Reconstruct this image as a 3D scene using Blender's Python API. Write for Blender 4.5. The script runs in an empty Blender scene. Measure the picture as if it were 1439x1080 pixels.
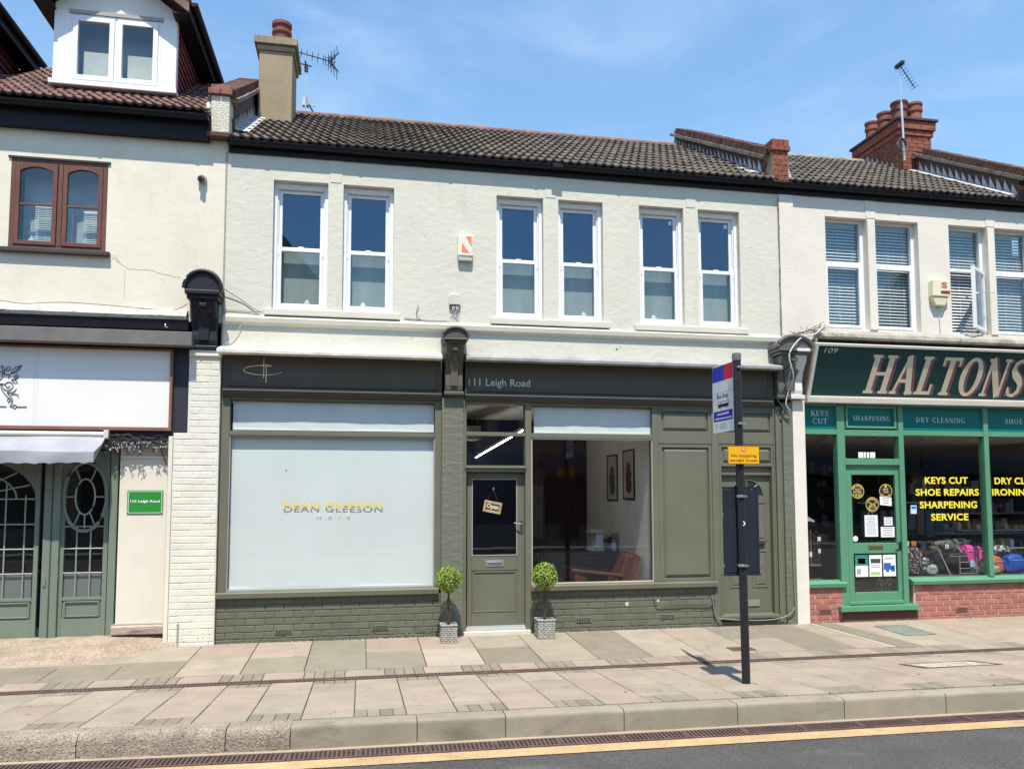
import bpy, math, random
from mathutils import Vector, Matrix
random.seed(7)
SC = bpy.context.scene
COL = SC.collection
R = math.radians
# ------------------------------------------------------------------ camera
cd = bpy.data.cameras.new('camera'); cam = bpy.data.objects.new('camera', cd); COL.objects.link(cam)
yaw, pitch, roll = -.1876, .0708, -.0011
w_ = Vector((-math.sin(yaw)*math.cos(pitch), math.cos(yaw)*math.cos(pitch), math.sin(pitch)))
r_ = Vector((math.cos(yaw), math.sin(yaw), 0)); u_ = r_.cross(w_)
r2 = math.cos(roll)*r_+math.sin(roll)*u_; u2 = -math.sin(roll)*r_+math.cos(roll)*u_
M_ = Matrix((r2, u2, -w_)).transposed().to_4x4(); M_.translation = Vector((0, -10, 1.79))
cam.matrix_world = M_
cd.sensor_width = 36; cd.sensor_fit = 'HORIZONTAL'; cd.lens = 36*1106.46/1439
cd.shift_y = 73/1439; cd.clip_start = .1; cd.clip_end = 2000
SC.camera = cam
# ------------------------------------------------------------------ sky, sun, exposure
SUN_EL = 64.5; SUN_DX = .15
wd = bpy.data.worlds.new('World'); SC.world = wd; wd.use_nodes = True
nt = wd.node_tree; nt.nodes.clear()
def N(t, kind, **kw):
    n = t.nodes.new(kind)
    for k, v in kw.items():
        if k.startswith('i_'): n.inputs[k[2:].replace('_', ' ')].default_value = v
        else: setattr(n, k, v)
    return n
sky = N(nt, 'ShaderNodeTexSky', sky_type='NISHITA'); sky.sun_disc = False
sky.sun_elevation = R(SUN_EL); sky.sun_rotation = R(180+math.degrees(math.atan(SUN_DX)))
sky.altitude = 10; sky.air_density = 2.0; sky.dust_density = 0.1; sky.ozone_density = 10
tc = N(nt, 'ShaderNodeTexCoord'); mp = N(nt, 'ShaderNodeMapping'); mp.inputs['Scale'].default_value = (1.6, 1.4, 4.2); mp.inputs['Rotation'].default_value = (0, R(-9), R(35))
nz = N(nt, 'ShaderNodeTexNoise'); nz.inputs['Scale'].default_value = 1.6; nz.inputs['Detail'].default_value = 7; nz.inputs['Roughness'].default_value = .55; nz.inputs['Distortion'].default_value = .6
rp = N(nt, 'ShaderNodeMapRange'); rp.inputs[1].default_value = .45; rp.inputs[2].default_value = .80; rp.inputs[3].default_value = 0.0; rp.inputs[4].default_value = .30; rp.interpolation_type = 'SMOOTHSTEP'
mx = N(nt, 'ShaderNodeMix', data_type='RGBA'); mx.inputs[7].default_value = (5.2, 5.9, 6.8, 1)
bg = N(nt, 'ShaderNodeBackground'); bg.inputs['Strength'].default_value = .145
ow = N(nt, 'ShaderNodeOutputWorld')
L = nt.links.new
L(tc.outputs['Generated'], mp.inputs[0]); L(mp.outputs[0], nz.inputs[0]); L(nz.outputs[0], rp.inputs[0])
L(rp.outputs[0], mx.inputs[0]); L(sky.outputs[0], mx.inputs[6]); L(mx.outputs[2], bg.inputs[0]); L(bg.outputs[0], ow.inputs[0])
sd = bpy.data.lights.new('sun', 'SUN'); sd.energy = 5.0; sd.angle = R(.5); sd.color = (1, .915, .78)
so = bpy.data.objects.new('sun', sd); COL.objects.link(so)
dirv = Vector((SUN_DX, 1, -math.tan(R(SUN_EL)))).normalized()
so.rotation_euler = dirv.to_track_quat('-Z', 'Y').to_euler(); so.location = (0, -20, 40)
SC.view_settings.view_transform = 'Standard'; SC.view_settings.look = 'None'
SC.view_settings.exposure = 0.47; SC.view_settings.gamma = 1
SC.view_settings.use_curve_mapping = False
SC.cycles.max_bounces = 8; SC.cycles.transparent_max_bounces = 16
SC.cycles.caustics_reflective = False; SC.cycles.caustics_refractive = False
# ------------------------------------------------------------------ materials
MATS = {}
def pm(name, col, rough=.7, var=.1, vs=2.0, fine=.05, bs=90, bump=.25, bd=.004, rnd=0, spec=.35, metal=0, dirt=None, stretch=(1, 1, 1), coat=0, low=0, ls=6, emit=None):
    if name in MATS: return MATS[name]
    m = bpy.data.materials.new(name); m.use_nodes = True; t = m.node_tree; l = t.links.new
    b = t.nodes['Principled BSDF']
    b.inputs['Roughness'].default_value = rough; b.inputs['Metallic'].default_value = metal
    b.inputs['Specular IOR Level'].default_value = spec; b.inputs['Coat Weight'].default_value = coat
    g = N(t, 'ShaderNodeNewGeometry'); mpn = N(t, 'ShaderNodeMapping'); mpn.inputs['Scale'].default_value = stretch
    l(g.outputs['Position'], mpn.inputs[0])
    n1 = N(t, 'ShaderNodeTexNoise'); n1.inputs['Scale'].default_value = vs; n1.inputs['Detail'].default_value = 5; l(mpn.outputs[0], n1.inputs[0])
    n2 = N(t, 'ShaderNodeTexNoise'); n2.inputs['Scale'].default_value = bs; n2.inputs['Detail'].default_value = 3; l(mpn.outputs[0], n2.inputs[0])
    a = N(t, 'ShaderNodeMapRange'); a.inputs[1].default_value = .3; a.inputs[2].default_value = .7; a.inputs[3].default_value = 1-var; a.inputs[4].default_value = 1+var; l(n1.outputs[0], a.inputs[0])
    c = N(t, 'ShaderNodeMapRange'); c.inputs[1].default_value = .3; c.inputs[2].default_value = .7; c.inputs[3].default_value = 1-fine; c.inputs[4].default_value = 1+fine; l(n2.outputs[0], c.inputs[0])
    mu = N(t, 'ShaderNodeMath', operation='MULTIPLY'); l(a.outputs[0], mu.inputs[0]); l(c.outputs[0], mu.inputs[1]); val = mu.outputs[0]
    if rnd:
        oi = N(t, 'ShaderNodeObjectInfo'); e = N(t, 'ShaderNodeMapRange'); e.inputs[3].default_value = 1-rnd; e.inputs[4].default_value = 1+rnd; l(oi.outputs['Random'], e.inputs[0])
        m2 = N(t, 'ShaderNodeMath', operation='MULTIPLY'); l(val, m2.inputs[0]); l(e.outputs[0], m2.inputs[1]); val = m2.outputs[0]
    src = None
    if dirt:
        dc, th, ds, dst = dirt
        mp2 = N(t, 'ShaderNodeMapping'); mp2.inputs['Scale'].default_value = dst; l(g.outputs['Position'], mp2.inputs[0])
        n3 = N(t, 'ShaderNodeTexNoise'); n3.inputs['Scale'].default_value = ds; n3.inputs['Detail'].default_value = 8; n3.inputs['Roughness'].default_value = .65; l(mp2.outputs[0], n3.inputs[0])
        q = N(t, 'ShaderNodeMapRange'); q.inputs[1].default_value = th; q.inputs[2].default_value = th+.16; q.inputs[3].default_value = 0; q.inputs[4].default_value = .85; l(n3.outputs[0], q.inputs[0])
        x = N(t, 'ShaderNodeMix', data_type='RGBA'); x.inputs[6].default_value = (*col, 1); x.inputs[7].default_value = (*dc, 1); l(q.outputs[0], x.inputs[0]); src = x.outputs[2]
    v = N(t, 'ShaderNodeVectorMath', operation='SCALE')
    if src: l(src, v.inputs[0])
    else: v.inputs[0].default_value = col
    l(val, v.inputs['Scale']); l(v.outputs[0], b.inputs['Base Color'])
    if bump:
        bn = N(t, 'ShaderNodeBump'); bn.inputs['Strength'].default_value = bump; bn.inputs['Distance'].default_value = bd
        if low:
            n4 = N(t, 'ShaderNodeTexNoise'); n4.inputs['Scale'].default_value = ls; n4.inputs['Detail'].default_value = 4; l(mpn.outputs[0], n4.inputs[0])
            ad = N(t, 'ShaderNodeMath', operation='MULTIPLY_ADD'); ad.inputs[1].default_value = low; l(n4.outputs[0], ad.inputs[0]); l(n2.outputs[0], ad.inputs[2]); l(ad.outputs[0], bn.inputs['Height'])
        else: l(n2.outputs[0], bn.inputs['Height'])
        l(bn.outputs[0], b.inputs['Normal'])
    if emit:
        b.inputs['Emission Color'].default_value = (*emit[0], 1); b.inputs['Emission Strength'].default_value = emit[1]
    MATS[name] = m; return m
def glassmat(name, tint=(.96, .975, .97), ior=1.5, rough=.0, wav=.0, gcol=(1, 1, 1)):
    m = bpy.data.materials.new(name); m.use_nodes = True; t = m.node_tree; t.nodes.clear(); l = t.links.new
    o = N(t, 'ShaderNodeOutputMaterial'); f = N(t, 'ShaderNodeFresnel'); f.inputs[0].default_value = ior
    tr = N(t, 'ShaderNodeBsdfTransparent'); tr.inputs[0].default_value = (*tint, 1)
    gl = N(t, 'ShaderNodeBsdfGlossy'); gl.inputs['Color'].default_value = (*gcol, 1); gl.inputs['Roughness'].default_value = rough
    x = N(t, 'ShaderNodeMixShader'); mu = N(t, 'ShaderNodeMath', operation='MULTIPLY'); mu.inputs[1].default_value = 1.15
    gb = N(t, 'ShaderNodeNewGeometry'); io = N(t, 'ShaderNodeMath', operation='MULTIPLY_ADD'); io.inputs[1].default_value = 1/ior-ior; io.inputs[2].default_value = ior
    l(gb.outputs['Backfacing'], io.inputs[0]); l(io.outputs[0], f.inputs[0]); l(f.outputs[0], mu.inputs[0]); l(mu.outputs[0], x.inputs[0]); l(tr.outputs[0], x.inputs[1]); l(gl.outputs[0], x.inputs[2]); l(x.outputs[0], o.inputs[0])
    if wav:
        g = N(t, 'ShaderNodeNewGeometry'); n = N(t, 'ShaderNodeTexNoise'); n.inputs['Scale'].default_value = 1.3; l(g.outputs['Position'], n.inputs[0])
        b = N(t, 'ShaderNodeBump'); b.inputs['Strength'].default_value = wav; b.inputs['Distance'].default_value = .01; l(n.outputs[0], b.inputs['Height']); l(b.outputs[0], gl.inputs['Normal']); l(b.outputs[0], f.inputs['Normal'])
    MATS[name] = m; return m
glass = glassmat('window_glass', wav=.06)
glass_clear = glassmat('upstairs_glass', (.93, .96, .96), 1.5, wav=.12, gcol=(.7, .85, 1.0))
glass_blue = glassmat('double_glazing', (.82, .90, .96), 1.72, wav=.15, gcol=(.56, .74, 1.0))
wall111 = pm('pale_green_render', (.60, .585, .50), .85, .04, 1.3, .02, 38, .30, .010, low=2.2, ls=9, dirt=((.49, .475, .39), .57, 2.2, (2.0, 1, .45)), stretch=(1, 1, 1.5))
trim111 = pm('pale_stone_paint', (.60, .585, .49), .7, .05, 3, .02, 60, .3, .003)
wall115 = pm('cream_render', (.70, .66, .55), .9, .06, 1.2, .03, 70, .45, .006, low=1.6, ls=8, dirt=((.59, .52, .42), .56, 2.0, (1.6, 1, .5)))
wall109 = pm('offwhite_roughcast', (.68, .64, .56), .9, .05, 1.6, .03, 60, .5, .008, low=.8, ls=12, dirt=((.52, .48, .43), .66, 2.5, (1, 1, .6)))
cream = pm('cream_paint', (.69, .645, .55), .6, .05, 2.5, .02, 70, .2, .002, dirt=((.56, .49, .41), .66, 5, (2, 2, .6)))
white_upvc = pm('white_upvc', (.76, .77, .80), .35, .02, 3, .01, 60, 0, spec=.5)
white_brick = pm('white_painted_brick', (.67, .65, .56), .75, .06, 4, .04, 90, .6, .005, rnd=.03, dirt=((.42, .40, .34), .69, 7, (1, 1, 1)))
mortar_w = pm('white_painted_mortar', (.65, .63, .54), .9, .1, 8, .08, 90, .5, .005)
olive = pm('olive_paint', (.135, .138, .100), .5, .07, 2, .03, 110, .15, .002, spec=.3, dirt=((.20, .20, .155), .64, 6, (1.5, 1.5, .5)))
olive_br = pm('olive_painted_brick', (.125, .13, .095), .65, .07, 3, .06, 90, .55, .005, rnd=.07, dirt=((.19, .195, .15), .66, 9, (1, 1, 1)))
olive_mo = pm('olive_painted_mortar', (.118, .122, .09), .9, .1, 8, .06, 90, .5, .005)
dkolive = pm('dark_fascia_paint', (.092, .082, .064), .55, .06, 2, .04, 80, .15, .002, dirt=((.14, .14, .12), .72, 6, (1, 1, 1)))
lead = pm('grey_lead', (.42, .44, .46), .6, .18, 5, .08, 60, .6, .006, dirt=((.22, .22, .22), .6, 6, (1, 1, 1)))
dirty_white = pm('flaking_white_paint', (.68, .67, .61), .8, .12, 5, .1, 60, .9, .01, dirt=((.27, .26, .23), .63, 9, (.5, 1, 1)))
black_pl = pm('black_plastic_gutter', (.009, .009, .013), .5, .1, 3, .05, 60, .1, .002, spec=.22)
black_pt = pm('black_gloss_paint', (.012, .012, .018), .5, .12, 4, .06, 60, .35, .006, low=1, ls=18, dirt=((.08, .08, .09), .72, 9, (1, 1, 1)))
grey_pt = pm('weathered_grey_paint', (.15, .145, .14), .7, .15, 4, .08, 80, .4, .004, dirt=((.07, .07, .075), .6, 5, (.4, 1, 1)))
brown_wd = pm('redbrown_stained_wood', (.14, .058, .042), .5, .18, 5, .12, 90, .3, .003, stretch=(1, 1, .35), dirt=((.05, .03, .025), .64, 9, (1, 1, .5)))
wd_frame = pm('brown_sign_frame', (.22, .11, .07), .5, .15, 5, .1, 90, .2, .002)
redbrick = pm('red_brick', (.37, .15, .115), .85, .14, 8, .1, 120, .6, .005, rnd=.16, dirt=((.19, .10, .09), .62, 11, (1, 1, 1)))
pinkmortar = pm('pinkish_mortar', (.60, .44, .38), .95, .08, 9, .08, 120, .4, .003)
chimbrick = pm('orange_red_chimney_brick', (.25, .082, .055), .9, .3, 14, .15, 110, .6, .006, dirt=((.09, .05, .04), .51, 9, (1, 1, 3)))
chimmortar = pm('chimney_mortar', (.40, .27, .20), .95, .15, 9, .1, 120, .4, .003)
oldbrick = pm('sooty_old_brick', (.13, .065, .05), .9, .4, 12, .2, 110, .7, .008, dirt=((.35, .31, .27), .66, 9, (1, 1, 1)))
darkmortar = pm('dark_mortar', (.09, .075, .065), .95, .2, 9, .1, 120, .4, .003)
tile_m = pm('brown_grey_concrete_tile', (.105, .086, .070), .85, .25, 2.5, .2, 140, .6, .005, rnd=.17, dirt=((.30, .27, .22), .60, 10, (1, 1, 1)))
tile_r = pm('red_brown_concrete_tile', (.145, .082, .068), .85, .22, 3, .2, 140, .6, .005, rnd=.15, dirt=((.34, .28, .24), .62, 10, (1, 1, 1)))
tile_hang = pm('maroon_hanging_tile', (.21, .065, .068), .8, .2, 5, .1, 140, .5, .004, rnd=.15)
terracotta = pm('terracotta', (.22, .075, .055), .8, .2, 8, .1, 110, .4, .004, rnd=.1, dirt=((.15, .08, .06), .58, 8, (1, 1, 1)))
roofdark = pm('roofing_felt', (.03, .028, .025), .9)
chim_r = pm('tan_roughcast', (.34, .27, .18), .95, .12, 3, .12, 120, .9, .008, dirt=((.22, .18, .12), .62, 4, (1, 1, .5)))
asphalt = pm('asphalt', (.072, .070, .066), .9, .14, 1.5, .42, 75, .9, .008, dirt=((.115, .108, .098), .58, 4, (.4, 1, 1)))
concrete = pm('kerb_concrete', (.265, .235, .18), .9, .12, 3, .1, 110, .6, .005, rnd=.08, dirt=((.15, .135, .10), .54, 3, (.6, 1, 1.5)))
exposed = pm('exposed_aggregate_concrete', (.30, .255, .205), .9, .2, 5, .35, 70, 1, .015, rnd=.06, dirt=((.12, .095, .075), .52, 30, (1, 1, 1)))
channel = pm('channel_concrete', (.34, .29, .21), .9, .1, 3, .15, 130, .5, .004, dirt=((.30, .26, .2), .6, 6, (.4, 1, 1)))
rust = pm('rusty_cast_iron', (.115, .070, .060), .75, .25, 8, .2, 120, .5, .004, dirt=((.22, .16, .13), .62, 14, (1, 1, 1)))
yellowl = pm('faded_yellow_road_paint', (.44, .31, .165), .8, .14, 4, .2, 70, .5, .004, dirt=((.35, .28, .17), .63, 9, (.4, 1, 1)))
SLAB = [pm('buff_slab', (.305, .262, .202), .9, .10, 3.2, .13, 95, .45, .004, rnd=.07, dirt=((.25, .22, .18), .55, 2.6, (.7, 1, 1))),
        pm('pinkish_slab', (.315, .252, .20), .9, .10, 3.2, .13, 95, .45, .004, rnd=.06, dirt=((.255, .21, .175), .55, 2.6, (.7, 1, 1))),
        pm('grey_slab', (.215, .188, .142), .9, .10, 3.2, .14, 95, .45, .004, rnd=.08, dirt=((.17, .16, .135), .56, 3.2, (.7, 1, 1))),
        pm('greenish_slab', (.24, .218, .162), .9, .10, 3.2, .13, 95, .45, .004, rnd=.06, dirt=((.19, .185, .15), .56, 3.2, (.7, 1, 1))),
        pm('pale_slab', (.37, .325, .26), .9, .07, 3.2, .10, 95, .45, .004, rnd=.04)]
sett_m = pm('grey_brown_sett', (.225, .198, .152), .9, .1, 6, .12, 130, .5, .004, rnd=.12)
joint_m = pm('dark_sandy_joint', (.11, .095, .075), .95, .2, 8, .2, 120, .5, .004)
gravel_m = pm('cemented_gravel', (.36, .29, .22), .9, .2, 6, .3, 55, 1, .02, dirt=((.30, .24, .19), .52, 42, (1, 1, 1)))
sage = pm('sage_green_paint', (.165, .205, .16), .5, .06, 3, .03, 90, .15, .002, dirt=((.24, .30, .23), .70, 7, (1, 1, 1)))
sage_br = pm('sage_glazing_bar', (.30, .34, .30), .5, .06, 3)
green = pm('mid_green_paint', (.095, .265, .155), .42, .05, 3, .02, 80, .1, .002, spec=.5)
teal = pm('dark_green_sign', (.004, .045, .045), .3, .05, 2, .02, 60, 0, spec=.5)
teal2 = pm('teal_window_panel', (.004, .155, .145), .25, .04, 2, .02, 60, 0, spec=.5)
cream_l = pm('cream_lettering', (.66, .57, .40), .5, .03)
maroon_l = pm('maroon_letter_shade', (.20, .085, .10), .5, .03)
white_l = pm('white_lettering', (.75, .77, .76), .5, .03)
yellow_l = pm('yellow_lettering', (.86, .72, .05), .45, .03, bump=0)
gold = pm('gold_lettering', (.92, .68, .08), .3, .05, metal=.25, bump=0)
champagne = pm('champagne_metal', (.72, .62, .46), .35, .05, metal=.3, bump=0)
bronze_l = pm('bronze_lettering', (.12, .10, .07), .4, .05, metal=.3, bump=0)
black_l = pm('black_print', (.02, .02, .025), .5, .05, bump=0)
blind_m = pm('pale_roller_blind', (.84, .88, .87), .8, .035, 1.2, .02, 200, .25, .004, low=2, ls=3)
paper = pm('white_paper', (.78, .79, .80), .7, .03, bump=0)
dark_in = pm('dark_interior', (.035, .035, .045), .8, .2, 2)
pale_in = pm('pale_interior_wall', (.50, .47, .42), .85, .05, 2)
ceil_in = pm('interior_ceiling', (.75, .70, .62), .85, .05, 2)
chrome = pm('chrome', (.7, .7, .72), .18, .03, metal=1, bump=0)
frosted = pm('frosted_privacy_film', (.135, .165, .155), .22, .05, 1.2, .01, 60, 0, spec=.6)
slat_m = pm('white_blind_slat', (.80, .82, .82), .5, .03, bump=0)
brass = pm('tarnished_brass', (.28, .19, .10), .4, .1, metal=.8, bump=0)
leaf_m = pm('box_leaf_green', (.13, .22, .025), .5, .35, 30, .2, 200, 0, spec=.4)
leaf_y = pm('box_leaf_yellowgreen', (.36, .46, .06), .5, .25, 30, .2, 200, 0, spec=.4)
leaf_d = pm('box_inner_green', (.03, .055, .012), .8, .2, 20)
bark = pm('brown_twisted_stem', (.09, .045, .028), .8, .2, 20, .2, 90, .4, .003)
wicker = pm('grey_woven_basket', (.36, .35, .32), .8, .25, 30, .25, 120, .6, .004)
pole_m = pm('black_pole_paint', (.018, .018, .024), .45, .15, 6, .1, 120, .25, .002, dirt=((.07, .07, .075), .66, 14, (1, 1, .5)))
navy = pm('navy_grey_case', (.018, .022, .036), .5, .1, 5, .05, 80, .15, .002)
steel = pm('galvanised_steel', (.45, .45, .45), .4, .1, 8, metal=.8, bump=0)
cable_m = pm('grey_cable', (.16, .155, .14), .6, .1, bump=0)
cable_w = pm('offwhite_cable', (.55, .53, .48), .6, .1, bump=0)
alu = pm('pale_aluminium_mast', (.6, .6, .6), .35, .05, metal=.6, bump=0)
redwood = pm('polished_red_wood', (.13, .042, .03), .35, .15, 6, .1, 60, 0, spec=.5, stretch=(.4, 1, 2))
leather = pm('dark_red_leather', (.10, .035, .028), .4, .12, 8, .08, 120, .3, .003)
charcoal = pm('charcoal_lacquer', (.05, .052, .06), .4, .06, 3, bump=0)
def flat(name, col, rough=.55, **k): return pm(name, col, rough, .05, 4, .02, 80, 0, **k)
# ------------------------------------------------------------------ mesh helpers
WLOC = {}
class MB:
    def __init__(s): s.v = []; s.f = []
    def add(s, vs, fs):
        o = len(s.v); s.v += [tuple(p) for p in vs]; s.f += [tuple(o+i for i in q) for q in fs]; return s
    def box(s, x0, x1, y0, y1, z0, z1):
        return s.add([(x0,y0,z0),(x1,y0,z0),(x1,y1,z0),(x0,y1,z0),(x0,y0,z1),(x1,y0,z1),(x1,y1,z1),(x0,y1,z1)],
              [(0,1,5,4),(1,2,6,5),(2,3,7,6),(3,0,4,7),(4,5,6,7),(3,2,1,0)])
    def fb(s, x0, x1, z0, z1, y0, y1):
        a, b = sx(x0, y0), sx(x1, y0); c, d = sz(z0, y0), sz(z1, y0)
        return s.box(a, b, y0, y1, c, d)
    def cbox(s, x0, x1, y0, y1, z0, z1, c):   # box with chamfered front (-Y) edges
        vs = [(x0,y1,z0),(x1,y1,z0),(x1,y1,z1),(x0,y1,z1),(x0,y0+c,z0),(x1,y0+c,z0),(x1,y0+c,z1),(x0,y0+c,z1),
              (x0+c,y0,z0+c),(x1-c,y0,z0+c),(x1-c,y0,z1-c),(x0+c,y0,z1-c)]
        return s.add(vs, [(4,5,1,0),(5,6,2,1),(6,7,3,2),(7,4,0,3),(8,9,5,4),(9,10,6,5),(10,11,7,6),(11,8,4,7),(8,11,10,9)][:8]+[(8,9,10,11)])
    def frame(s, x0, x1, z0, z1, w, y0, y1, wb=None, wt=None):
        wb = w if wb is None else wb; wt = w if wt is None else wt
        s.fb(x0, x0+w, z0, z1, y0, y1); s.fb(x1-w, x1, z0, z1, y0, y1)
        s.fb(x0+w, x1-w, z0, z0+wb, y0, y1); s.fb(x0+w, x1-w, z1-wt, z1, y0, y1); return s
    def xz(s, pts, y0, y1):      # polygon in XZ (counter-clockwise seen from -Y), extruded in Y
        n = len(pts)
        return s.add([(p[0], y0, p[1]) for p in pts]+[(p[0], y1, p[1]) for p in pts],
              [tuple(range(n)), tuple(range(2*n-1, n-1, -1))]+[(i, i+n, (i+1) % n+n, (i+1) % n) for i in range(n)])
    def yz(s, pts, x0, x1):
        n = len(pts)
        return s.add([(x0, p[0], p[1]) for p in pts]+[(x1, p[0], p[1]) for p in pts],
              [tuple(range(n)), tuple(range(2*n-1, n-1, -1))]+[(i, i+n, (i+1) % n+n, (i+1) % n) for i in range(n)])
    def tube(s, pts, r, n=6):
        pts = [Vector(p) for p in pts]; rs = r if isinstance(r, (list, tuple)) else [r]*len(pts); vs = []
        for i, p in enumerate(pts):
            d = (pts[min(i+1, len(pts)-1)]-pts[max(i-1, 0)]).normalized()
            a = d.cross(Vector((0, 0, 1)) if abs(d.z) < .9 else Vector((1, 0, 0))).normalized(); b = d.cross(a)
            vs += [p+rs[i]*(math.cos(2*math.pi*k/n)*a+math.sin(2*math.pi*k/n)*b) for k in range(n)]
        fs = [(i*n+k, i*n+(k+1) % n, (i+1)*n+(k+1) % n, (i+1)*n+k) for i in range(len(pts)-1) for k in range(n)]
        fs += [tuple(range(n-1, -1, -1)), tuple((len(pts)-1)*n+k for k in range(n))]
        return s.add(vs, fs)
    def lathe(s, cx, cy, prof, n=20):
        vs = [(cx+r*math.cos(2*math.pi*k/n), cy+r*math.sin(2*math.pi*k/n), z) for r, z in prof for k in range(n)]
        fs = [(i*n+k, i*n+(k+1) % n, (i+1)*n+(k+1) % n, (i+1)*n+k) for i in range(len(prof)-1) for k in range(n)]
        fs += [tuple(range(n-1, -1, -1)), tuple((len(prof)-1)*n+k for k in range(n))]
        return s.add(vs, fs)
    def xform(s, fn): s.v = [tuple(fn(Vector(p))) for p in s.v]; return s
    def build(s, name, mat, parent=None, smooth=False, bevel=0, kind=None, label=None, origin=None, seg=2):
        if not s.v: return None
        lo = [min(p[i] for p in s.v) for i in range(3)]; hi = [max(p[i] for p in s.v) for i in range(3)]
        c = Vector(origin) if origin else Vector([(lo[i]+hi[i])/2 for i in range(3)])
        me = bpy.data.meshes.new(name); me.from_pydata([tuple(Vector(p)-c) for p in s.v], [], s.f); me.materials.append(mat)
        if smooth:
            me.polygons.foreach_set('use_smooth', [True]*len(me.polygons))
            if smooth == 'auto': me.set_sharp_from_angle(angle=R(40))
        me.update()
        o = bpy.data.objects.new(name, me); COL.objects.link(o); WLOC[o] = c
        if parent: o.parent = parent; o.location = c-WLOC[parent]
        else: o.location = c
        if bevel:
            bm = o.modifiers.new('bevel', 'BEVEL'); bm.width = bevel; bm.segments = seg; bm.limit_method = 'ANGLE'; bm.harden_normals = False
        if kind: o['kind'] = kind
        if label: o['label'] = label
        return o
def sx(x, y): return x*(10+y)/10       # facade survey (taken on the plane y=0) carried to a member standing y in front of or behind it
def sz(z, y): return 1.79+(z-1.79)*(10+y)/10
def inst(src, name, loc, parent=None, rot=None, scale=None, mat=None):
    o = bpy.data.objects.new(name, src if isinstance(src, bpy.types.Mesh) else src.data); COL.objects.link(o)
    loc = Vector(loc); WLOC[o] = loc; o.parent = parent; o.location = loc-WLOC[parent] if parent else loc
    if rot: o.rotation_euler = rot
    if scale: o.scale = scale
    return o
def thing(name, label, cat, loc, group=None):
    o = bpy.data.objects.new(name, None); o.empty_display_size = .1; COL.objects.link(o); o.location = loc; WLOC[o] = Vector(loc)
    o['label'] = label; o['category'] = cat
    if group: o['group'] = group
    return o
def tag(o, label, cat, group=None):
    o['label'] = label; o['category'] = cat
    if group: o['group'] = group
    return o
def struct(o): o['kind'] = 'structure'; return o
_tmp = {}
def text(s, x0, x1, z0, z1, y, bold=0, spacing=1, depth=.0, keep=False, origin=None):
    """lettering as a mesh, fitted to a rectangle of the plane y; returns an MB"""
    cu = bpy.data.curves.new('t', 'FONT'); cu.body = s; cu.size = 1; cu.offset = bold; cu.space_character = spacing; cu.resolution_u = 3
    cu.align_x = 'CENTER'; cu.extrude = 0; cu.space_line = .95
    ob = bpy.data.objects.new('t', cu); COL.objects.link(ob); bpy.context.view_layer.update()
    me = bpy.data.meshes.new_from_object(ob.evaluated_get(bpy.context.evaluated_depsgraph_get()))
    vs = [v.co.copy() for v in me.vertices]; fs = [tuple(p.vertices) for p in me.polygons]
    bpy.data.objects.remove(ob); bpy.data.curves.remove(cu); bpy.data.meshes.remove(me)
    a = min(v.x for v in vs); b = max(v.x for v in vs); c = min(v.y for v in vs); d = max(v.y for v in vs)
    m = MB()
    if keep:      # keep proportions, fit the width
        k = (x1-x0)/(b-a); zc = (z0+z1)/2
        pts = [(x0+(v.x-a)*k, y, zc+(v.y-(c+d)/2)*k) for v in vs]
    else: pts = [(x0+(v.x-a)/(b-a)*(x1-x0), y, z0+(v.y-c)/(d-c)*(z1-z0)) for v in vs]
    n = len(pts)
    if depth:
        m.add(pts+[(p[0], p[1]+depth, p[2]) for p in pts], fs+[tuple(i+n for i in reversed(f)) for f in fs])
        ec = {}
        for f in fs:
            for i in range(len(f)):
                e = (f[i], f[(i+1) % len(f)]); ec[e] = 1
        m.add(pts+[(p[0], p[1]+depth, p[2]) for p in pts], [(b_, a_, a_+n, b_+n) for (a_, b_) in ec if (b_, a_) not in ec])
    else: m.add(pts, fs)
    return m
def ribbon(pts, ws):
    out = []; n = len(pts)
    for i in range(n):
        a = pts[max(i-1, 0)]; b = pts[min(i+1, n-1)]; dx, dy = b[0]-a[0], b[1]-a[1]; l = math.hypot(dx, dy) or 1
        nx, ny = -dy/l, dx/l; w = ws[i]/2 if isinstance(ws, list) else ws/2
        out.append(((pts[i][0]+nx*w, pts[i][1]+ny*w), (pts[i][0]-nx*w, pts[i][1]-ny*w)))
    return [[out[i][1], out[i+1][1], out[i+1][0], out[i][0]] for i in range(n-1)]
def rc(x0, x1, y0, y1): return [[(x0, y0), (x1, y0), (x1, y1), (x0, y1)]]
def ring(cx, cy, rx, ry, t, s, a0=0, a1=360, n=22):   # letter bowl: t side thickness, s top thickness
    q = []
    for i in range(n):
        A = [R(a0+(a1-a0)*(i+k)/n) for k in (0, 1)]
        q.append([(cx+rx*math.cos(A[0]), cy+ry*math.sin(A[0])), (cx+rx*math.cos(A[1]), cy+ry*math.sin(A[1])),
                  (cx+(rx-t)*math.cos(A[1]), cy+(ry-s)*math.sin(A[1])), (cx+(rx-t)*math.cos(A[0]), cy+(ry-s)*math.sin(A[0]))])
    return q
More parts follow.
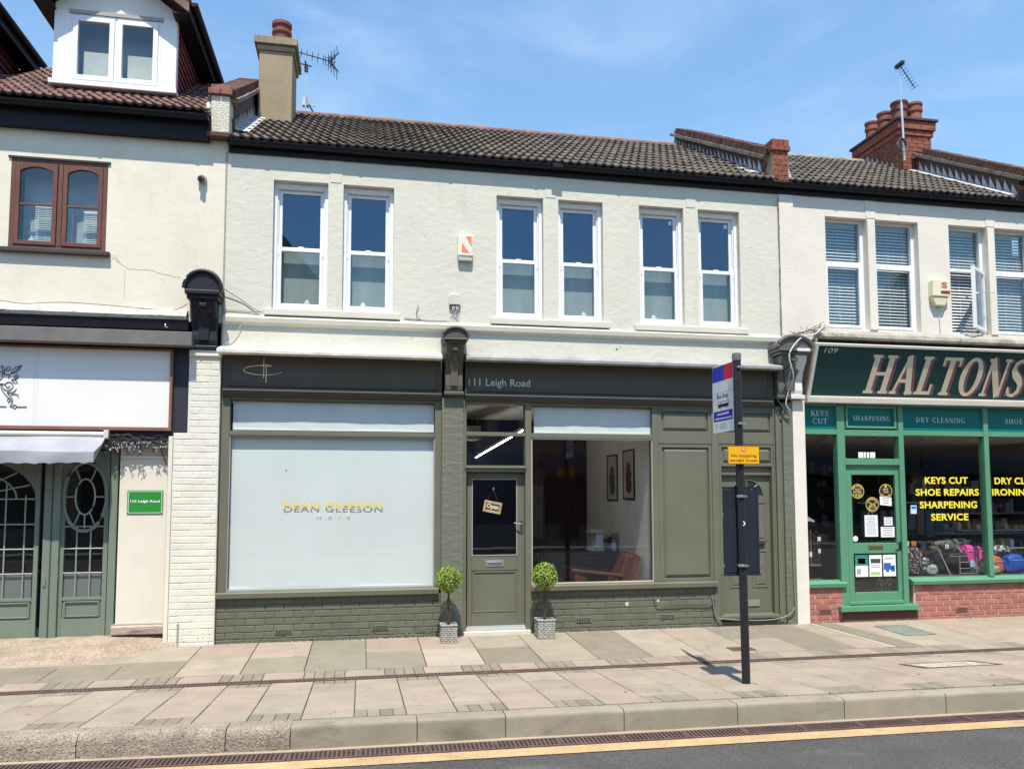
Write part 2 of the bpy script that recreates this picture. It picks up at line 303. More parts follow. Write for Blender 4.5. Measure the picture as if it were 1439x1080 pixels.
def glyph(ch, T=.16, t=.06):
    def stem(x, y0=0, y1=1, w=T, sb=True, st=True):
        g = rc(x-w/2, x+w/2, y0, y1)
        if sb: g += rc(x-w/2-.08, x+w/2+.08, y0, y0+t*.8)
        if st: g += rc(x-w/2-.08, x+w/2+.08, y1-t*.8, y1)
        return g
    S = lambda a, b, w: ribbon([a, b], w)
    if ch == 'H': return stem(.17)+stem(.73)+rc(.25, .65, .47, .47+t), .9
    if ch == 'A': return S((.12, 0), (.42, 1), t*1.1)+S((.40, 1), (.74, 0), T)+rc(.2, .62, .3, .3+t)+rc(.0, .25, 0, t*.8)+rc(.58, .88, 0, t*.8), .88
    if ch == 'L': return stem(.17)+rc(.17, .62, 0, t)+rc(.62-t, .62, 0, .28), .68
    if ch == 'T': return stem(.38, st=False)+rc(.02, .74, 1-t, 1)+rc(.02, .02+t, .76, 1)+rc(.74-t, .74, .76, 1), .76
    if ch == 'O': return ring(.43, .5, .43, .52, T, t), .9
    if ch == 'N': return stem(.12, w=t*1.1)+S((.12, 1), (.72, 0), T)+stem(.76, w=t*1.1, sb=False), .9
    if ch == 'S':
        p = [(.55, .78), (.5, .92), (.3, .97), (.12, .88), (.1, .72), (.22, .58), (.42, .46), (.54, .33), (.52, .14), (.36, .03), (.18, .05), (.07, .24)]
        return ribbon(p, [t, t, t, T*.6, T*.9, T, T, T*.9, T*.7, t, t, t])+rc(.53, .56, .72, .98)+rc(.05, .08, .03, .28), .62
    if ch == 'K': return stem(.17)+S((.25, .42), (.68, 1), t)+S((.36, .56), (.74, 0), T)+rc(.56, .82, 1-t*.8, 1)+rc(.62, .9, 0, t*.8), .88
    if ch == 'E': return stem(.17)+rc(.17, .62, 0, t)+rc(.17, .6, 1-t, 1)+rc(.17, .5, .48, .48+t)+rc(.62-t, .62, 0, .26)+rc(.6-t, .6, .76, 1)+rc(.5-t, .5, .38, .64), .68
    if ch == 'Y': return stem(.4, 0, .5, st=False)+S((.4, .45), (.12, 1), T)+S((.4, .45), (.7, 1), t)+rc(0, .28, 1-t*.8, 1)+rc(.56, .84, 1-t*.8, 1), .82
    if ch == 'C': return ring(.45, .5, .45, .52, T, t, 45, 318)+rc(.74, .77, .68, .98), .84
    if ch == 'U': return stem(.17, .3, sb=False)+stem(.72, .3, w=t*1.1, sb=False)+ring(.43, .3, .33, .32, T*.8, t, 180, 360, 12), .9
    if ch == 'R': return stem(.17)+ring(.3, .74, .34, .26, T, t, -90, 90, 12)+rc(.17, .32, 1-t, 1)+rc(.17, .32, .48, .48+t)+S((.36, .5), (.7, 0), T)+rc(.62, .86, 0, t*.8), .84
    if ch == 'P': return stem(.17)+ring(.3, .72, .36, .28, T, t, -90, 90, 12)+rc(.17, .32, 1-t, 1)+rc(.17, .32, .44, .44+t), .72
    if ch == 'I': return stem(.17), .36
    if ch == 'G': return ring(.45, .5, .45, .52, T, t, 45, 330)+stem(.76, .02, .42, w=T*.8, sb=False), .92
    if ch == 'D': return stem(.17)+ring(.3, .5, .52, .5, T, t, -90, 90, 16)+rc(.17, .32, 1-t, 1)+rc(.17, .32, 0, t), .9
    return [], .4
def serif(s, x0, x1, z0, z1, y, shear=0, T=.16, t=.06, gap=.1):
    polys = []; x = 0
    for i, ch in enumerate(s):
        g, w = glyph(ch, T, t)
        for k, q in enumerate(g): polys.append([(px+x+shear*py, py, k) for px, py in q])
        x += w+gap
    a = min(p[0] for q in polys for p in q); b = max(p[0] for q in polys for p in q)
    m = MB()
    for q in polys:
        m.add([(x0+(p[0]-a)/(b-a)*(x1-x0), y-p[2]*.00006, z0+p[1]*(z1-z0)) for p in q], [tuple(range(len(q)))])
    return m
def bricks(parent, x0, x1, z0, z1, y, mat, mort, course=.075, Lb=.225, jt=.010, depth=.10, chamf=.004, jit=.0015, first=0, name='brick'):
    """one brick one object; the mortar bed is the parent's mesh"""
    cache = bricks.cache; r = 0; z = z0
    nc = max(1, round((z1-z0)/course)); course = (z1-z0)/nc
    for r in range(nc):
        x = x0-(Lb/2 if (r+first) % 2 else 0)
        while x < x1-.02:
            a = max(x, x0); b = min(x+Lb, x1)
            if b-a > .03:
                Lr = round((b-a-jt)*100)/100; key = (mat.name, Lr, round(course, 4))
                if key not in cache:
                    h = course-jt; m = MB().cbox(-Lr/2, Lr/2, 0, depth, -h/2, h/2, chamf)
                    me = bpy.data.meshes.new('brick'); me.from_pydata(m.v, [], m.f); me.materials.append(mat); cache[key] = me
                inst(cache[key], name, ((a+b)/2, y+random.uniform(-jit, jit), z+(r+.5)*course), parent, (random.uniform(-.01, .01), random.uniform(-.006, .006), 0))
            x += Lb
bricks.cache = {}
def brickface(m, O, U, V, w, h, course=.075, Lb=.225, jt=.01, d=.012):
    """joined small bricks standing proud of a face; O corner, U,V unit directions"""
    U = Vector(U); V = Vector(V); Nn = U.cross(V); nc = round(h/course)
    for r in range(nc):
        x = -(Lb/2 if r % 2 else 0)
        while x < w-.02:
            a = max(x, 0)+jt/2; b = min(x+Lb, w)-jt/2
            if b-a > .03:
                p = [Vector(O)+U*a+V*(r*course+jt/2), Vector(O)+U*b+V*(r*course+jt/2), Vector(O)+U*b+V*((r+1)*course-jt/2), Vector(O)+U*a+V*((r+1)*course-jt/2)]
                dd = d+random.uniform(-.004, .004)
                q = [v+Nn*dd for v in p]
                m.add(p+q, [(4, 5, 6, 7), (0, 1, 5, 4), (1, 2, 6, 5), (2, 3, 7, 6), (3, 0, 4, 7)])
            x += Lb
def wallholes(m, x0, x1, z0, z1, y0, y1, holes):
    xs = sorted({x0, x1, *[h[0] for h in holes], *[h[1] for h in holes]}); zs = sorted({z0, z1, *[h[2] for h in holes], *[h[3] for h in holes]})
    inh = lambda x, z: any(h[0] < x < h[1] and h[2] < z < h[3] for h in holes)
    for i in range(len(xs)-1):
        for j in range(len(zs)-1):
            a, b, c, d = xs[i], xs[i+1], zs[j], zs[j+1]
            if inh((a+b)/2, (c+d)/2): continue
            m.add([(a, y0, c), (b, y0, c), (b, y0, d), (a, y0, d)], [(0, 1, 2, 3)]); m.add([(a, y1, c), (b, y1, c), (b, y1, d), (a, y1, d)], [(3, 2, 1, 0)])
    for (a, b, c, d) in holes+[(x0, x1, z0, z1)]:
        m.add([(a, y0, c), (b, y0, c), (b, y0, d), (a, y0, d), (a, y1, c), (b, y1, c), (b, y1, d), (a, y1, d)], [(0, 4, 5, 1), (1, 5, 6, 2), (2, 6, 7, 3), (3, 7, 4, 0)])
    return m
# ------------------------------------------------------------------ ground, road, pavement
def gz(y):       # pavement surface height
    if y > -1.82: return .025*y
    if y > -1.94: return -.046
    return -.046+(-1.94-y)*.069
SL1 = math.atan(.025); SL2 = math.atan(-.069)
def yk(x): return -3.86-.016*(x+.5) if x > -.5 else -3.86+.055*(-.5-x)
struct(MB().add([(-300, -400, -.62), (300, -400, -.62), (300, 300, -.62), (-300, 300, -.62)], [(0, 1, 2, 3)]).build('ground', asphalt))
m = MB(); ys = [None, -4.6, -7, -9, -11.5, -14.5]; zs = [-.104, -.098, -.05, -.03, -.05, -.12]
X = [-40+i*2 for i in range(41)]
for i in range(len(X)-1):
    for j in range(len(ys)-1):
        y = lambda k, x: yk(x)+.02 if k == 0 else ys[k]
        m.add([(X[i], y(j+1, X[i]), zs[j+1]), (X[i+1], y(j+1, X[i+1]), zs[j+1]), (X[i+1], y(j, X[i+1]), zs[j]), (X[i], y(j, X[i]), zs[j])], [(0, 1, 2, 3)])
struct(m.build('road', asphalt))
m = MB().add([(-40, 0.3, gz(0)-.03), (-40, -1.82, gz(-1.82)-.03), (40, -1.82, gz(-1.82)-.03), (40, .3, gz(0)-.03), (-40, -1.94, -.076), (40, -1.94, -.076)], [(0, 1, 2, 3), (1, 4, 5, 2)])
for i in range(40):
    a, b = -40+i*2, -38+i*2
    m.add([(a, -1.94, -.072), (a, yk(a)+.12, .048), (b, yk(b)+.12, .048), (b, -1.94, -.072)], [(0, 1, 2, 3)])
pav = struct(m.build('pavement', joint_m, origin=(0, -2, 0)))
slabc = {}
def slab(w, d, mat, x, y, sl, name='slab', gap=.008, dz=0):
    """flagstone centred at x,y"""
    key = (round(w, 3), round(d, 3), mat.name)
    if name == 'sett': gap = .0045
    if key not in slabc:
        a, b, c = w/2-gap/2, d/2-gap*.85, .004
        me = bpy.data.meshes.new(name); me.from_pydata([(-a,-b,-.03),(a,-b,-.03),(a,b,-.03),(-a,b,-.03),(-a,-b,-c),(a,-b,-c),(a,b,-c),(-a,b,-c),(-a+c,-b+c,0),(a-c,-b+c,0),(a-c,b-c,0),(-a+c,b-c,0)],
            [], [(0,1,5,4),(1,2,6,5),(2,3,7,6),(3,0,4,7),(4,5,9,8),(5,6,10,9),(6,7,11,10),(7,4,8,11),(8,9,10,11)]); me.materials.append(mat); slabc[key] = me
    inst(slabc[key], name, (x, y, gz(y)+random.uniform(-.0015, .0015)+dz), pav, (sl+random.uniform(-.002, .002), random.uniform(-.0025, .0025), 0))
# front zone: 400 mm columns between the slot drain and the kerb
for k in range(-14, 27):
    x = .16+.4*k; yc = -1.945; yend = yk(x)+.185
    if k % 2 == 0:
        lens = random.choice([[.5, .55], [.4, .5, .4], [.6, .35, .4], [.45, .45, .3]])
        ye = yend+.25
    else:
        for q in range(4): slab(.1, .18, sett_m, x-.15+.1*q, yc-.09, SL2, 'sett')
        yc -= .18; lens = random.choice([[.4, .5, .4], [.5, .5, .3], [.33, .45, .4], [.4, .35, .5]]); ye = yend
    for n_, Ln in enumerate(lens+[9]):
        a = yc; b = max(yc-Ln, ye)
        if ye-(yc-Ln) > -.16: b = ye
        if a-b < .03: break
        mat = random.choice([SLAB[0]]*5+[SLAB[1]]*4+[SLAB[4]]*0)
        slab(.4, round(a-b, 2), mat, x, (a+b)/2, SL2*1)
        yc = b
        if b == ye: break
    if k % 2 == 0:
        for q in range(4): slab(.1, .25, sett_m, x-.15+.1*q, ye-.125, SL2, 'sett')
# strip behind the drain
for k in range(-7, 14):
    x = -.5+.8*k
    for q in range(4): slab(.1, .29, sett_m, x+.1*q, -1.67, SL1, 'sett')
    slab(.4, .29, SLAB[1] if k % 3 else SLAB[0], x+.55, -1.67, SL1)
# back zone, mixed reset slabs
pal = {-2: (1, 0), -1: (1, 3), 0: (3, 3), 1: (1, 3), 2: (1, 4), 3: (0, 2), 4: (0, 0), 5: (2, 2), 6: (0, 0), 7: (0, 0), 8: (2, 0), 9: (2, 2), 10: (0, 1), 11: (1, 0), 12: (0, 0), 13: (1, 1), 14: (0, 0), 15: (0, 0), -3: (0, 2), -4: (2, 2), -5: (2, 2), -6: (2, 2), -7: (2, 2)}
for k in range(-7, 16):
    w = .63; x = -.25+w*k
    if k <= -4:
        slab(w, .68, SLAB[2], x, -1.18, SL1); 
        slab(w, .32, SLAB[0], x, -.66, SL1, dz=-.002)
        continue
    sp = -.76+random.choice([-.06, 0, .05])
    A, B = pal.get(k, (0, 1))
    if A == B and random.random() < .3 and k > 3:
        slab(w, 1.50, SLAB[A], x, -.77, SL1); continue
    slab(w, round(-.02-sp, 2), SLAB[A], x, (sp-.02)/2, SL1); slab(w, round(sp+1.52, 2), SLAB[B], x, (sp-1.52)/2, SL1)
# pale concrete strip across the back zone near the next shop
slabc.clear()
m = MB().add([(6.0, -.06, gz(-.06)+.003), (6.07, -.06, gz(-.06)+.003), (6.24, -1.55, gz(-1.55)+.003), (6.16, -1.55, gz(-1.55)+.003)], [(0, 3, 2, 1)])
m.add([(6.2, -.06, gz(-.06)+.003), (6.42, -.06, gz(-.06)+.003), (6.75, -1.6, gz(-1.6)+.003), (6.5, -1.6, gz(-1.6)+.003)], [])
m.build('concrete_strip', SLAB[4], pav)
m = MB().add([(6.10, -.05, gz(-.05)+.004), (6.36, -.05, gz(-.05)+.004), (6.60, -1.6, gz(-1.6)+.004), (6.27, -1.6, gz(-1.6)+.004)], [(0, 3, 2, 1)])
m.build('mortar_patch', sett_m, pav)
# slot drain
dr = thing('slot_drain', 'narrow rusty slotted drain running along the middle of the pavement', 'drain', (0, -1.88, -.04))
m = MB()
for i in range(13): a = -4.6+i*1.0; m.box(a, a+.99, -1.935, -1.905, -.08, -.040); m.box(a, a+.99, -1.855, -1.825, -.08, -.040)
m.build('rail', rust, dr); m = MB()
x = -4.6
while x < 8.4:
    m.box(x, x+.022, -1.905, -1.855, -.07, -.043); x += .036
m.build('bar', rust, dr, kind='stuff')
MB().box(-40, 40, -1.94, -1.82, -.12, -.072).build('channel', roofdark, dr)
# kerb stones
kerb = struct(MB().add([(-40, yk(-40)+.17, -.1), (-.5, yk(-.5)+.17, -.1), (40, yk(40)+.17, -.1), (40, yk(40)+.05, -.1), (-.5, yk(-.5)+.05, -.1), (-40, yk(-40)+.05, -.1)], [(0, 5, 4, 1), (1, 4, 3, 2)]).build('kerb', joint_m))
kx = [-6.6, -5.7, -4.8, -3.9, -2.9, -1.98, -.96, -.5+.0, .43, 1.11, 2.06, 3.02, 3.97, 4.92, 5.85, 6.8, 7.75, 8.7, 9.6, 10.5]
for i in range(len(kx)-1):
    a, b = kx[i]+.0035, kx[i+1]-.0035; old = b < -.4
    ya, yb = yk(a), yk(b); Lk = math.hypot(b-a, yb-ya); g = Lk/2; zt = .074 if not old else .074
    prof = [(0, -.16), (0, zt-.030), (.003, zt-.013), (.010, zt-.004), (.020, zt), (.17, zt-.004), (.17, -.16)]
    if old: prof = [(0, -.16), (-.004, zt-.07), (.012, zt-.028), (.03, zt-.010), (.055, zt), (.18, zt-.002), (.18, -.16)]
    m = MB()
    nseg = 14 if old else 5
    for s_ in range(nseg+1):
        xx = -g+2*g*s_/nseg; e = .004 if s_ in (0, nseg) else 0
        j = .006 if old else .0012
        m.v += [(xx, p[0]+(random.uniform(-j, j) if 0 < q < 5 else 0)+e, p[1]-e+(random.uniform(-j, j)*.6 if 1 < q < 5 else 0)) for q, p in enumerate(prof)]
    n = len(prof)
    for s_ in range(nseg):
        m.f += [(s_*n+q, (s_+1)*n+q, (s_+1)*n+q+1, s_*n+q+1) for q in range(n-1)]
    m.f += [tuple(range(n)), tuple(nseg*n+q for q in reversed(range(n)))]
    o = m.build('kerb_stone', exposed if old else concrete, kerb, smooth='auto', origin=(0, 0, 0))
    o.location = Vector(((a+b)/2, (ya+yb)/2, 0))-WLOC[kerb]; o.rotation_euler = (0, 0, math.atan2(yb-ya, b-a))
# channel, gratings, yellow line
def ribbonx(x0, x1, o0, o1, z, n=30):
    m = MB()
    for i in range(n):
        a, b = x0+(x1-x0)*i/n, x0+(x1-x0)*(i+1)/n
        m.add([(a, yk(a)+o1, z), (b, yk(b)+o1, z), (b, yk(b)+o0, z), (a, yk(a)+o0, z)], [(0, 1, 2, 3)])
    return m
struct(ribbonx(-8, 14, .03, -.08, -.096).build('gutter_channel', channel))
struct(ribbonx(-8, 14, -.265, -.43, -.094).build('yellow_line', yellowl))
dk = thing('kerb_drain', 'line of rusty iron drain gratings set between kerb and yellow line', 'drain', (1, yk(1)-.16, -.1))
ribbonx(-8, 14, -.08, -.26, -.0955).build('channel', roofdark, dk)
x = -5.5; gm = None; GL = .5
while x < 9.5:
    if gm is None:
        m = MB().box(0, GL-.006, -.09, -.072, -.03, 0).box(0, GL-.006, .072, .09, -.03, 0)
        for q in range(15):
            a = .008+q*(GL-.02)/14.6; m.box(a, a+.015, -.072, .072, -.02, -.001)
        for q in (0, GL-.022): m.box(q, q+.016, -.072, .072, -.03, .0005)
        gm = m.build('grating', rust, dk, origin=(0, 0, 0)); o = gm
    else: o = inst(gm, 'grating', (0, 0, 0), dk)
    o.location = Vector((x, yk(x)-.170, -.086))-WLOC[dk]; o.rotation_euler = (0, 0, math.atan2(yk(x+GL)-yk(x), GL))
    x += GL
# covers
def cover(name, label, pts, m1, m2, z=.004, fr=.05):
    t = thing(name, label, 'cover', (sum(p[0] for p in pts)/4, sum(p[1] for p in pts)/4, gz(pts[0][1])))
    c = Vector((sum(p[0] for p in pts)/4, sum(p[1] for p in pts)/4)); P = [Vector(p) for p in pts]
    sc = lambda p, k: p+(c-p).normalized()*k
    o = [(*p, gz(p.y)+z) for p in P]; i_ = [(*sc(p, fr*1.4), gz(sc(p, fr).y)+z) for p in P]
    MB().add(o+i_, [(0, 1, 5, 4), (1, 2, 6, 5), (2, 3, 7, 6), (3, 0, 4, 7)]).build('frame', m1, t)
    MB().add([(a, b, c_-.002) for a, b, c_ in i_], [(0, 1, 2, 3)]).build('lid', m2, t); return t
green_iron = pm('green_grey_iron_lid', (.17, .20, .17), .7, .2, 6, .3, 60, .8, .006)
cover('chamber_cover', 'greenish iron chamber cover flush in slabs before the green shop door', [(6.78, -.98), (7.24, -.98), (7.24, -.34), (6.78, -.34)], green_iron, green_iron, .005, .02)
brick_in = pm('gravelly_inlay', (.42, .35, .30), .9, .25, 10, .4, 45, .9, .01)
cover('inlaid_cover', 'rust framed manhole cover filled with gravelly concrete near the kerb', [(5.60, -2.83), (6.52, -2.83), (6.40, -2.52), (5.52, -2.52)], rust, brick_in, .005, .05)
cover('stopcock_cover', 'small dark square stopcock lid beside the slot drain', [(4.22, -1.42), (4.52, -1.42), (4.50, -1.22), (4.22, -1.22)], rust, rust, .005, .02)
# concrete apron in front of the sage green shopfront
m = MB(); nx, ny = 70, 16; pts = {}
for i in range(nx+1):
    for j in range(ny+1):
        x = -7+i*(4.9)/nx; f = j/ny
        edge = -.80+.07*math.sin(x*1.7)+(.55*max(0, x+3.2) if x < -2.5 else .385+1.1*(x+2.5)); y = .12+(min(edge, -.1)-.12)*f
        z = .125*(1-f)**.8+gz(y)*f+.004-.012*(f > .97)+random.uniform(-.006, .006)*(f > .25)*(f < .98)
        if f < .22: z = .125
        pts[i, j] = len(m.v); m.v.append((x, y, z))
m.f = [(pts[i, j], pts[i, j+1], pts[i+1, j+1], pts[i+1, j]) for i in range(nx) for j in range(ny)]
struct(m.build('gravel_apron', gravel_m, smooth=True))
MB().add([(-9, -.95, gz(-.95)-.0035), (-1.9, -.95, gz(-.95)-.0035), (-1.9, -.0, gz(0)-.0035), (-9, .0, gz(0)-.0035)], [(0, 1, 2, 3)]).build('mortar_bed', gravel_m, pav)
# loose grit and crumbs along the foot of the walls
m = MB()
for i in range(420):
    x = random.uniform(-1.7, 9); y = -abs(random.gauss(0, .05))-.02; s_ = random.uniform(.003, .009); z = gz(y)
    m.add([(x-s_, y-s_, z), (x+s_, y-s_*.7, z), (x+s_*.8, y+s_, z), (x-s_*.7, y+s_, z), (x, y, z+s_*1.3)], [(0, 1, 4), (1, 2, 4), (2, 3, 4), (3, 0, 4)])
m.build('grit', SLAB[4], kind='stuff', label='pale grit and crumbs along the foot of the shop walls')
m = MB()
for i in range(60):
    x = random.choice([random.gauss(-1.45, .14), random.gauss(2.2, .08)]); y = -.03-abs(random.gauss(0, .03)); z = gz(y)
    a = random.uniform(0, 6.28); l_ = random.uniform(.012, .03)
    m.add([(x, y, z+.002), (x+l_*math.cos(a), y-.01, z+.008), (x+l_*math.cos(a+.5), y-.012, z+.012)], [(0, 1, 2)])
m.build('dry_moss', pm('dry_yellow_moss', (.42, .30, .10), .9, .2, 20), kind='stuff', label='dry yellow moss tufts at the foot of the olive wall')
m = MB()
for i in range(260):
    x = random.uniform(-4, 8); y = random.uniform(yk(x)+.15, -.2); s_ = random.uniform(.004, .016); a = random.uniform(0, 3); z = gz(y)+.003
    m.add([(x+s_*math.cos(a+q*1.047)*random.uniform(.6, 1.2)*1.2, y+s_*math.sin(a+q*1.047)*random.uniform(.6, 1.1), z) for q in range(6)], [tuple(range(6))])
m.build('gum_spots', pm('dark_gum', (.20, .18, .155), .8, bump=0), pav, kind='stuff')
# ------------------------------------------------------------------ middle building
W = thing('shop_house', 'pale green rendered shop house with olive shopfront and six white sash windows', 'building', (2.0, 1.5, 0))
H111 = [(-1.135, -.468), (-.28, .357), (1.694, 2.325), (2.532, 3.15), (3.666, 4.308), (4.522, 5.138)]
holes = [(a, b, 4.065, 5.70) for a, b in H111]
m = MB(); wallholes(m, -1.70, 5.725, 3.50, 6.12, 0, .28, holes); m.build('front_wall', wall111, W)
m = MB().box(-1.70, 5.72, .3, 5.9, 3.2, 3.28).box(-1.70, -1.6, .3, 6.2, 0, 6.1).box(5.65, 5.72, .3, 6.2, 0, 6.1).box(-1.7, 5.72, 6.2, 6.3, 0, 6.1)
m.build('inner_wall', dark_in, W)
MB().box(-1.6, 5.65, .3, 6.2, 6.0, 6.05).build('loft_floor', dark_in, W)
for a, b in ((-.468, -.28), (2.325, 2.532), (4.308, 4.522)):
    c = (a+b)/2
    MB().xz([(c-.065, 5.712), (c+.065, 5.712), (c+.095, 6.0), (c-.095, 6.0)], -.006, .0).build('keystone', trim111, W, bevel=.003)
for i, (a, b) in enumerate(((-1.222, .444), (1.62, 3.244), (3.594, 5.253))):
    z = (3.985, 3.982, 3.972)[i]
    MB().box(sx(a, -.05), sx(b, -.05), -.055, .12, sz(z, -.05), sz(z+.078, -.05)).build('window_sill', trim111, W, bevel=.006)
m = MB().yz([(0, 3.84), (-.05, 3.872), (-.06, 3.93), (-.035, 3.955), (0, 3.97)], -1.7, 5.72); m.build('string_course', trim111, W, bevel=.004)
# sash windows
net_m = pm('grey_green_net', (.31, .345, .325), .8, .14, 2.2, .04, 160, .2, .003, stretch=(2.5, 1, .6))
def sash(Wp, x0, x1, z0, z1, vent=True, knob=False):
    fy = .085; x1i = x1
    m = MB()
    m.box(x0, x0+.045, fy, fy+.09, z0, z1).box(x1-.045, x1, fy, fy+.09, z0, z1).box(x0+.045, x1-.045, fy, fy+.09, z1-.075, z1).box(x0+.045, x1-.045, fy, fy+.09, z0, z0+.035)
    m.box(x0+.045, x0+.06, fy+.02, fy+.07, z0+.035, z1-.075).box(x1-.06, x1-.045, fy+.02, fy+.07, z0+.035, z1-.075)
    w = m.build('window', white_upvc, Wp, bevel=.004)
    zm = z0+.78; a, b = x0+.06, x1-.06
    def fr(nm, za, zb, y, wd=.04, wb=.04, wt=.04):
        q = MB(); q.box(a, a+wd, y, y+.035, za, zb).box(b-wd, b, y, y+.035, za, zb).box(a+wd, b-wd, y, y+.035, za, za+wb).box(a+wd, b-wd, y, y+.035, zb-wt, zb)
        return q.build(nm, white_upvc, w, bevel=.003)
    fr('upper_sash', zm-.02, z1-.08, fy+.05, wb=.045); fr('lower_sash', z0+.036, zm+.03, fy+.012, wb=.055, wt=.05)
    for s_ in (a-.004, b-.010): MB().box(s_, s_+.014, fy+.005, fy+.045, zm-.075, zm-.022).build('sash_horn', white_upvc, w)
    c = (a+b)/2
    MB().box(c-.035, c+.035, fy+.02, fy+.05, zm+.03, zm+.045).build('catch', white_upvc, w, bevel=.004)
    MB().box(a+.04, b-.04, fy+.070, fy+.072, zm+.025, z1-.12).build('pane', glass_blue, w)
    MB().box(a+.04, b-.04, fy+.030, fy+.034, z0+.09, zm-.02).build('pane', glass_clear, w)
    MB().box(x0-.02, x1+.02, .245, .25, z0-.02, zm+.03).build('net_screen', net_m, w)
    if vent: MB().box(c-.13, c+.13, fy-.012, fy, z1-.055, z1-.03).build('trickle_vent', white_upvc, w, bevel=.004)
    if knob: MB().box(b-.10, b-.055, fy+.064, fy+.069, z1-.20, z1-.145).build('glazing_sticker', paper, w)
    return w
for i, (a, b) in enumerate(H111): sash(W, a, b, 4.065, 5.70, knob=i > 3)
# dark sheets behind the sash windows, coloured to stand in for dark rooms
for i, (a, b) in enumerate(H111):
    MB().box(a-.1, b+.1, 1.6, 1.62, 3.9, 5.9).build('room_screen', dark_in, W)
# eaves: fascia board, gutter
MB().box(-1.68, 5.69, -.026, .0, 6.0, 6.13).build('fascia_board', black_pl, W)
def gutter(par, x0, x1, yc, zc, r=.056, step=1.15, first=.4, mat=black_pl):
    prof = [(yc+r*math.cos(R(a)), zc+r*math.sin(R(a))) for a in range(180, 361, 20)]
    inn = [(yc+(r-.006)*math.cos(R(a)), zc+.001+(r-.006)*math.sin(R(a))) for a in range(360, 179, -20)]
    g = MB(); n = len(prof)
    g.add([(x, p[0], p[1]) for x in (x0, x1) for p in prof+inn], [(i, i+1, i+1+2*n, i+2*n) for i in range(2*n-1)]+[(2*n-1, 0, 2*n, 4*n-1)])
    g.yz([(yc+r*math.cos(R(a)), zc+r*math.sin(R(a))) for a in range(180, 361, 30)], x0-.006, x0); g.yz([(yc+r*math.cos(R(a)), zc+r*math.sin(R(a))) for a in range(180, 361, 30)], x1, x1+.006)
    o = g.build('gutter', mat, par, smooth='auto')
    x = x0+first
    while x < x1-.1:
        q = MB(); rr = r+.007; P = [(yc+rr*math.cos(R(a)), zc+.004+rr*math.sin(R(a))) for a in range(180, 361, 20)]
        q.yz(P, x, x+.045).build('gutter_bracket', mat, o); x += step
    return o
gutter(W, -1.66, 5.70, -.086, 6.125)
# roof
def tilemesh(name, mat, w=.30, Lt=.42, rolls=2, h=.038, seg=12):
    me = bpy.data.meshes.new(name); v = []; f = []
    for k in range(seg+1):
        x = w*k/seg; ph = (k/seg*rolls) % 1
        z = h*max(0, math.sin(math.pi*min(1, ph/.62)))**.8 if ph < .62 else 0
        if k == seg: z = 0
        v += [(x, 0, z+.042), (x, Lt, z+.008), (x, .003, z+.010)]
    for k in range(seg): f += [(3*k, 3*k+3, 3*k+4, 3*k+1), (3*k+2, 3*k+5, 3*k+3, 3*k)]
    me.from_pydata(v, [], f); me.materials.append(mat); me.polygons.foreach_set('use_smooth', [k % 2 == 0 for k in range(len(f))]); me.set_sharp_from_angle(angle=R(50)); me.update(); return me
def roof(par, x0, x1, y0, z0, slope, Lr, mesh, gauge=.345, w=.30, skip=None, name='tile', mat=None):
    ang = math.atan(slope); nr = int(Lr/gauge); nc = math.ceil((x1-x0)/w-.01)
    cnt = 0; far = MB()
    for r in range(nr):
        for c in range(nc):
            x = x0+c*w; d = r*gauge
            if skip and skip(x+w/2, y0+d*math.cos(ang)): continue
            cnt += 1
            if cnt > 285:
                q = Matrix.Translation((x, y0+d*math.cos(ang), z0+d*math.sin(ang)+random.uniform(-.002, .002))) @ Matrix.Rotation(ang+random.uniform(-.008, .008), 4, 'X') @ Matrix.Scale(min(1, (x1-x)/w), 4, (1, 0, 0))
                far.add([q @ v.co for v in mesh.vertices], [tuple(p.vertices) for p in mesh.polygons]); continue
            inst(mesh, name, (x, y0+d*math.cos(ang)+random.uniform(-.004, .004), z0+d*math.sin(ang)+random.uniform(-.002, .002)), par, (ang+random.uniform(-.008, .008), random.uniform(-.006, .006), random.uniform(-.008, .008)), (min(1, (x1-x)/w), 1, 1))
    if far.v: far.build('upper_tiles', mesh.materials[0], par, smooth='auto', kind='stuff')
SLP = .59; RY, RZ = 3.32, 8.13
ridge_m = pm('dull_brown_ridge', (.20, .105, .075), .9, .25, 6, .2, 100, .5, .005, rnd=.12, dirt=((.30, .25, .2), .58, 8, (1, 1, 1)))
rf = MB().add([(-1.69, -.10, 6.115), (5.66, -.10, 6.115), (5.66, RY, RZ), (-1.69, RY, RZ), (-1.69, 6.8, 6.1), (5.66, 6.8, 6.1)], [(0, 1, 2, 3), (3, 2, 5, 4)]).build('roof', roofdark, W)
tm = tilemesh('tile', tile_m, w=.232, h=.026, seg=10)
chx0, chx1, chy0, chy1 = -1.60, -1.115, 1.9, 2.62
roof(rf, -1.66, 5.68, -.115, 6.13, SLP, 3.95, tm, gauge=.345, w=.232)
for i in range(17):
    x = -1.66+i*.44
    if x > 5.5: break
    m = MB(); n = 8; A = [(RY+.10*math.cos(R(a)), RZ-.005+.085*math.sin(R(a))) for a in range(-10, 191, 25)]
    m.yz(A, x, min(x+.432, 5.66)); m.build('ridge_tile', ridge_m, rf)
# downpipe clip on the gutter centre
MB().box(2.42, 2.56, -.16, -.13, 6.07, 6.13).build('gutter_union', black_pl, W, bevel=.004)
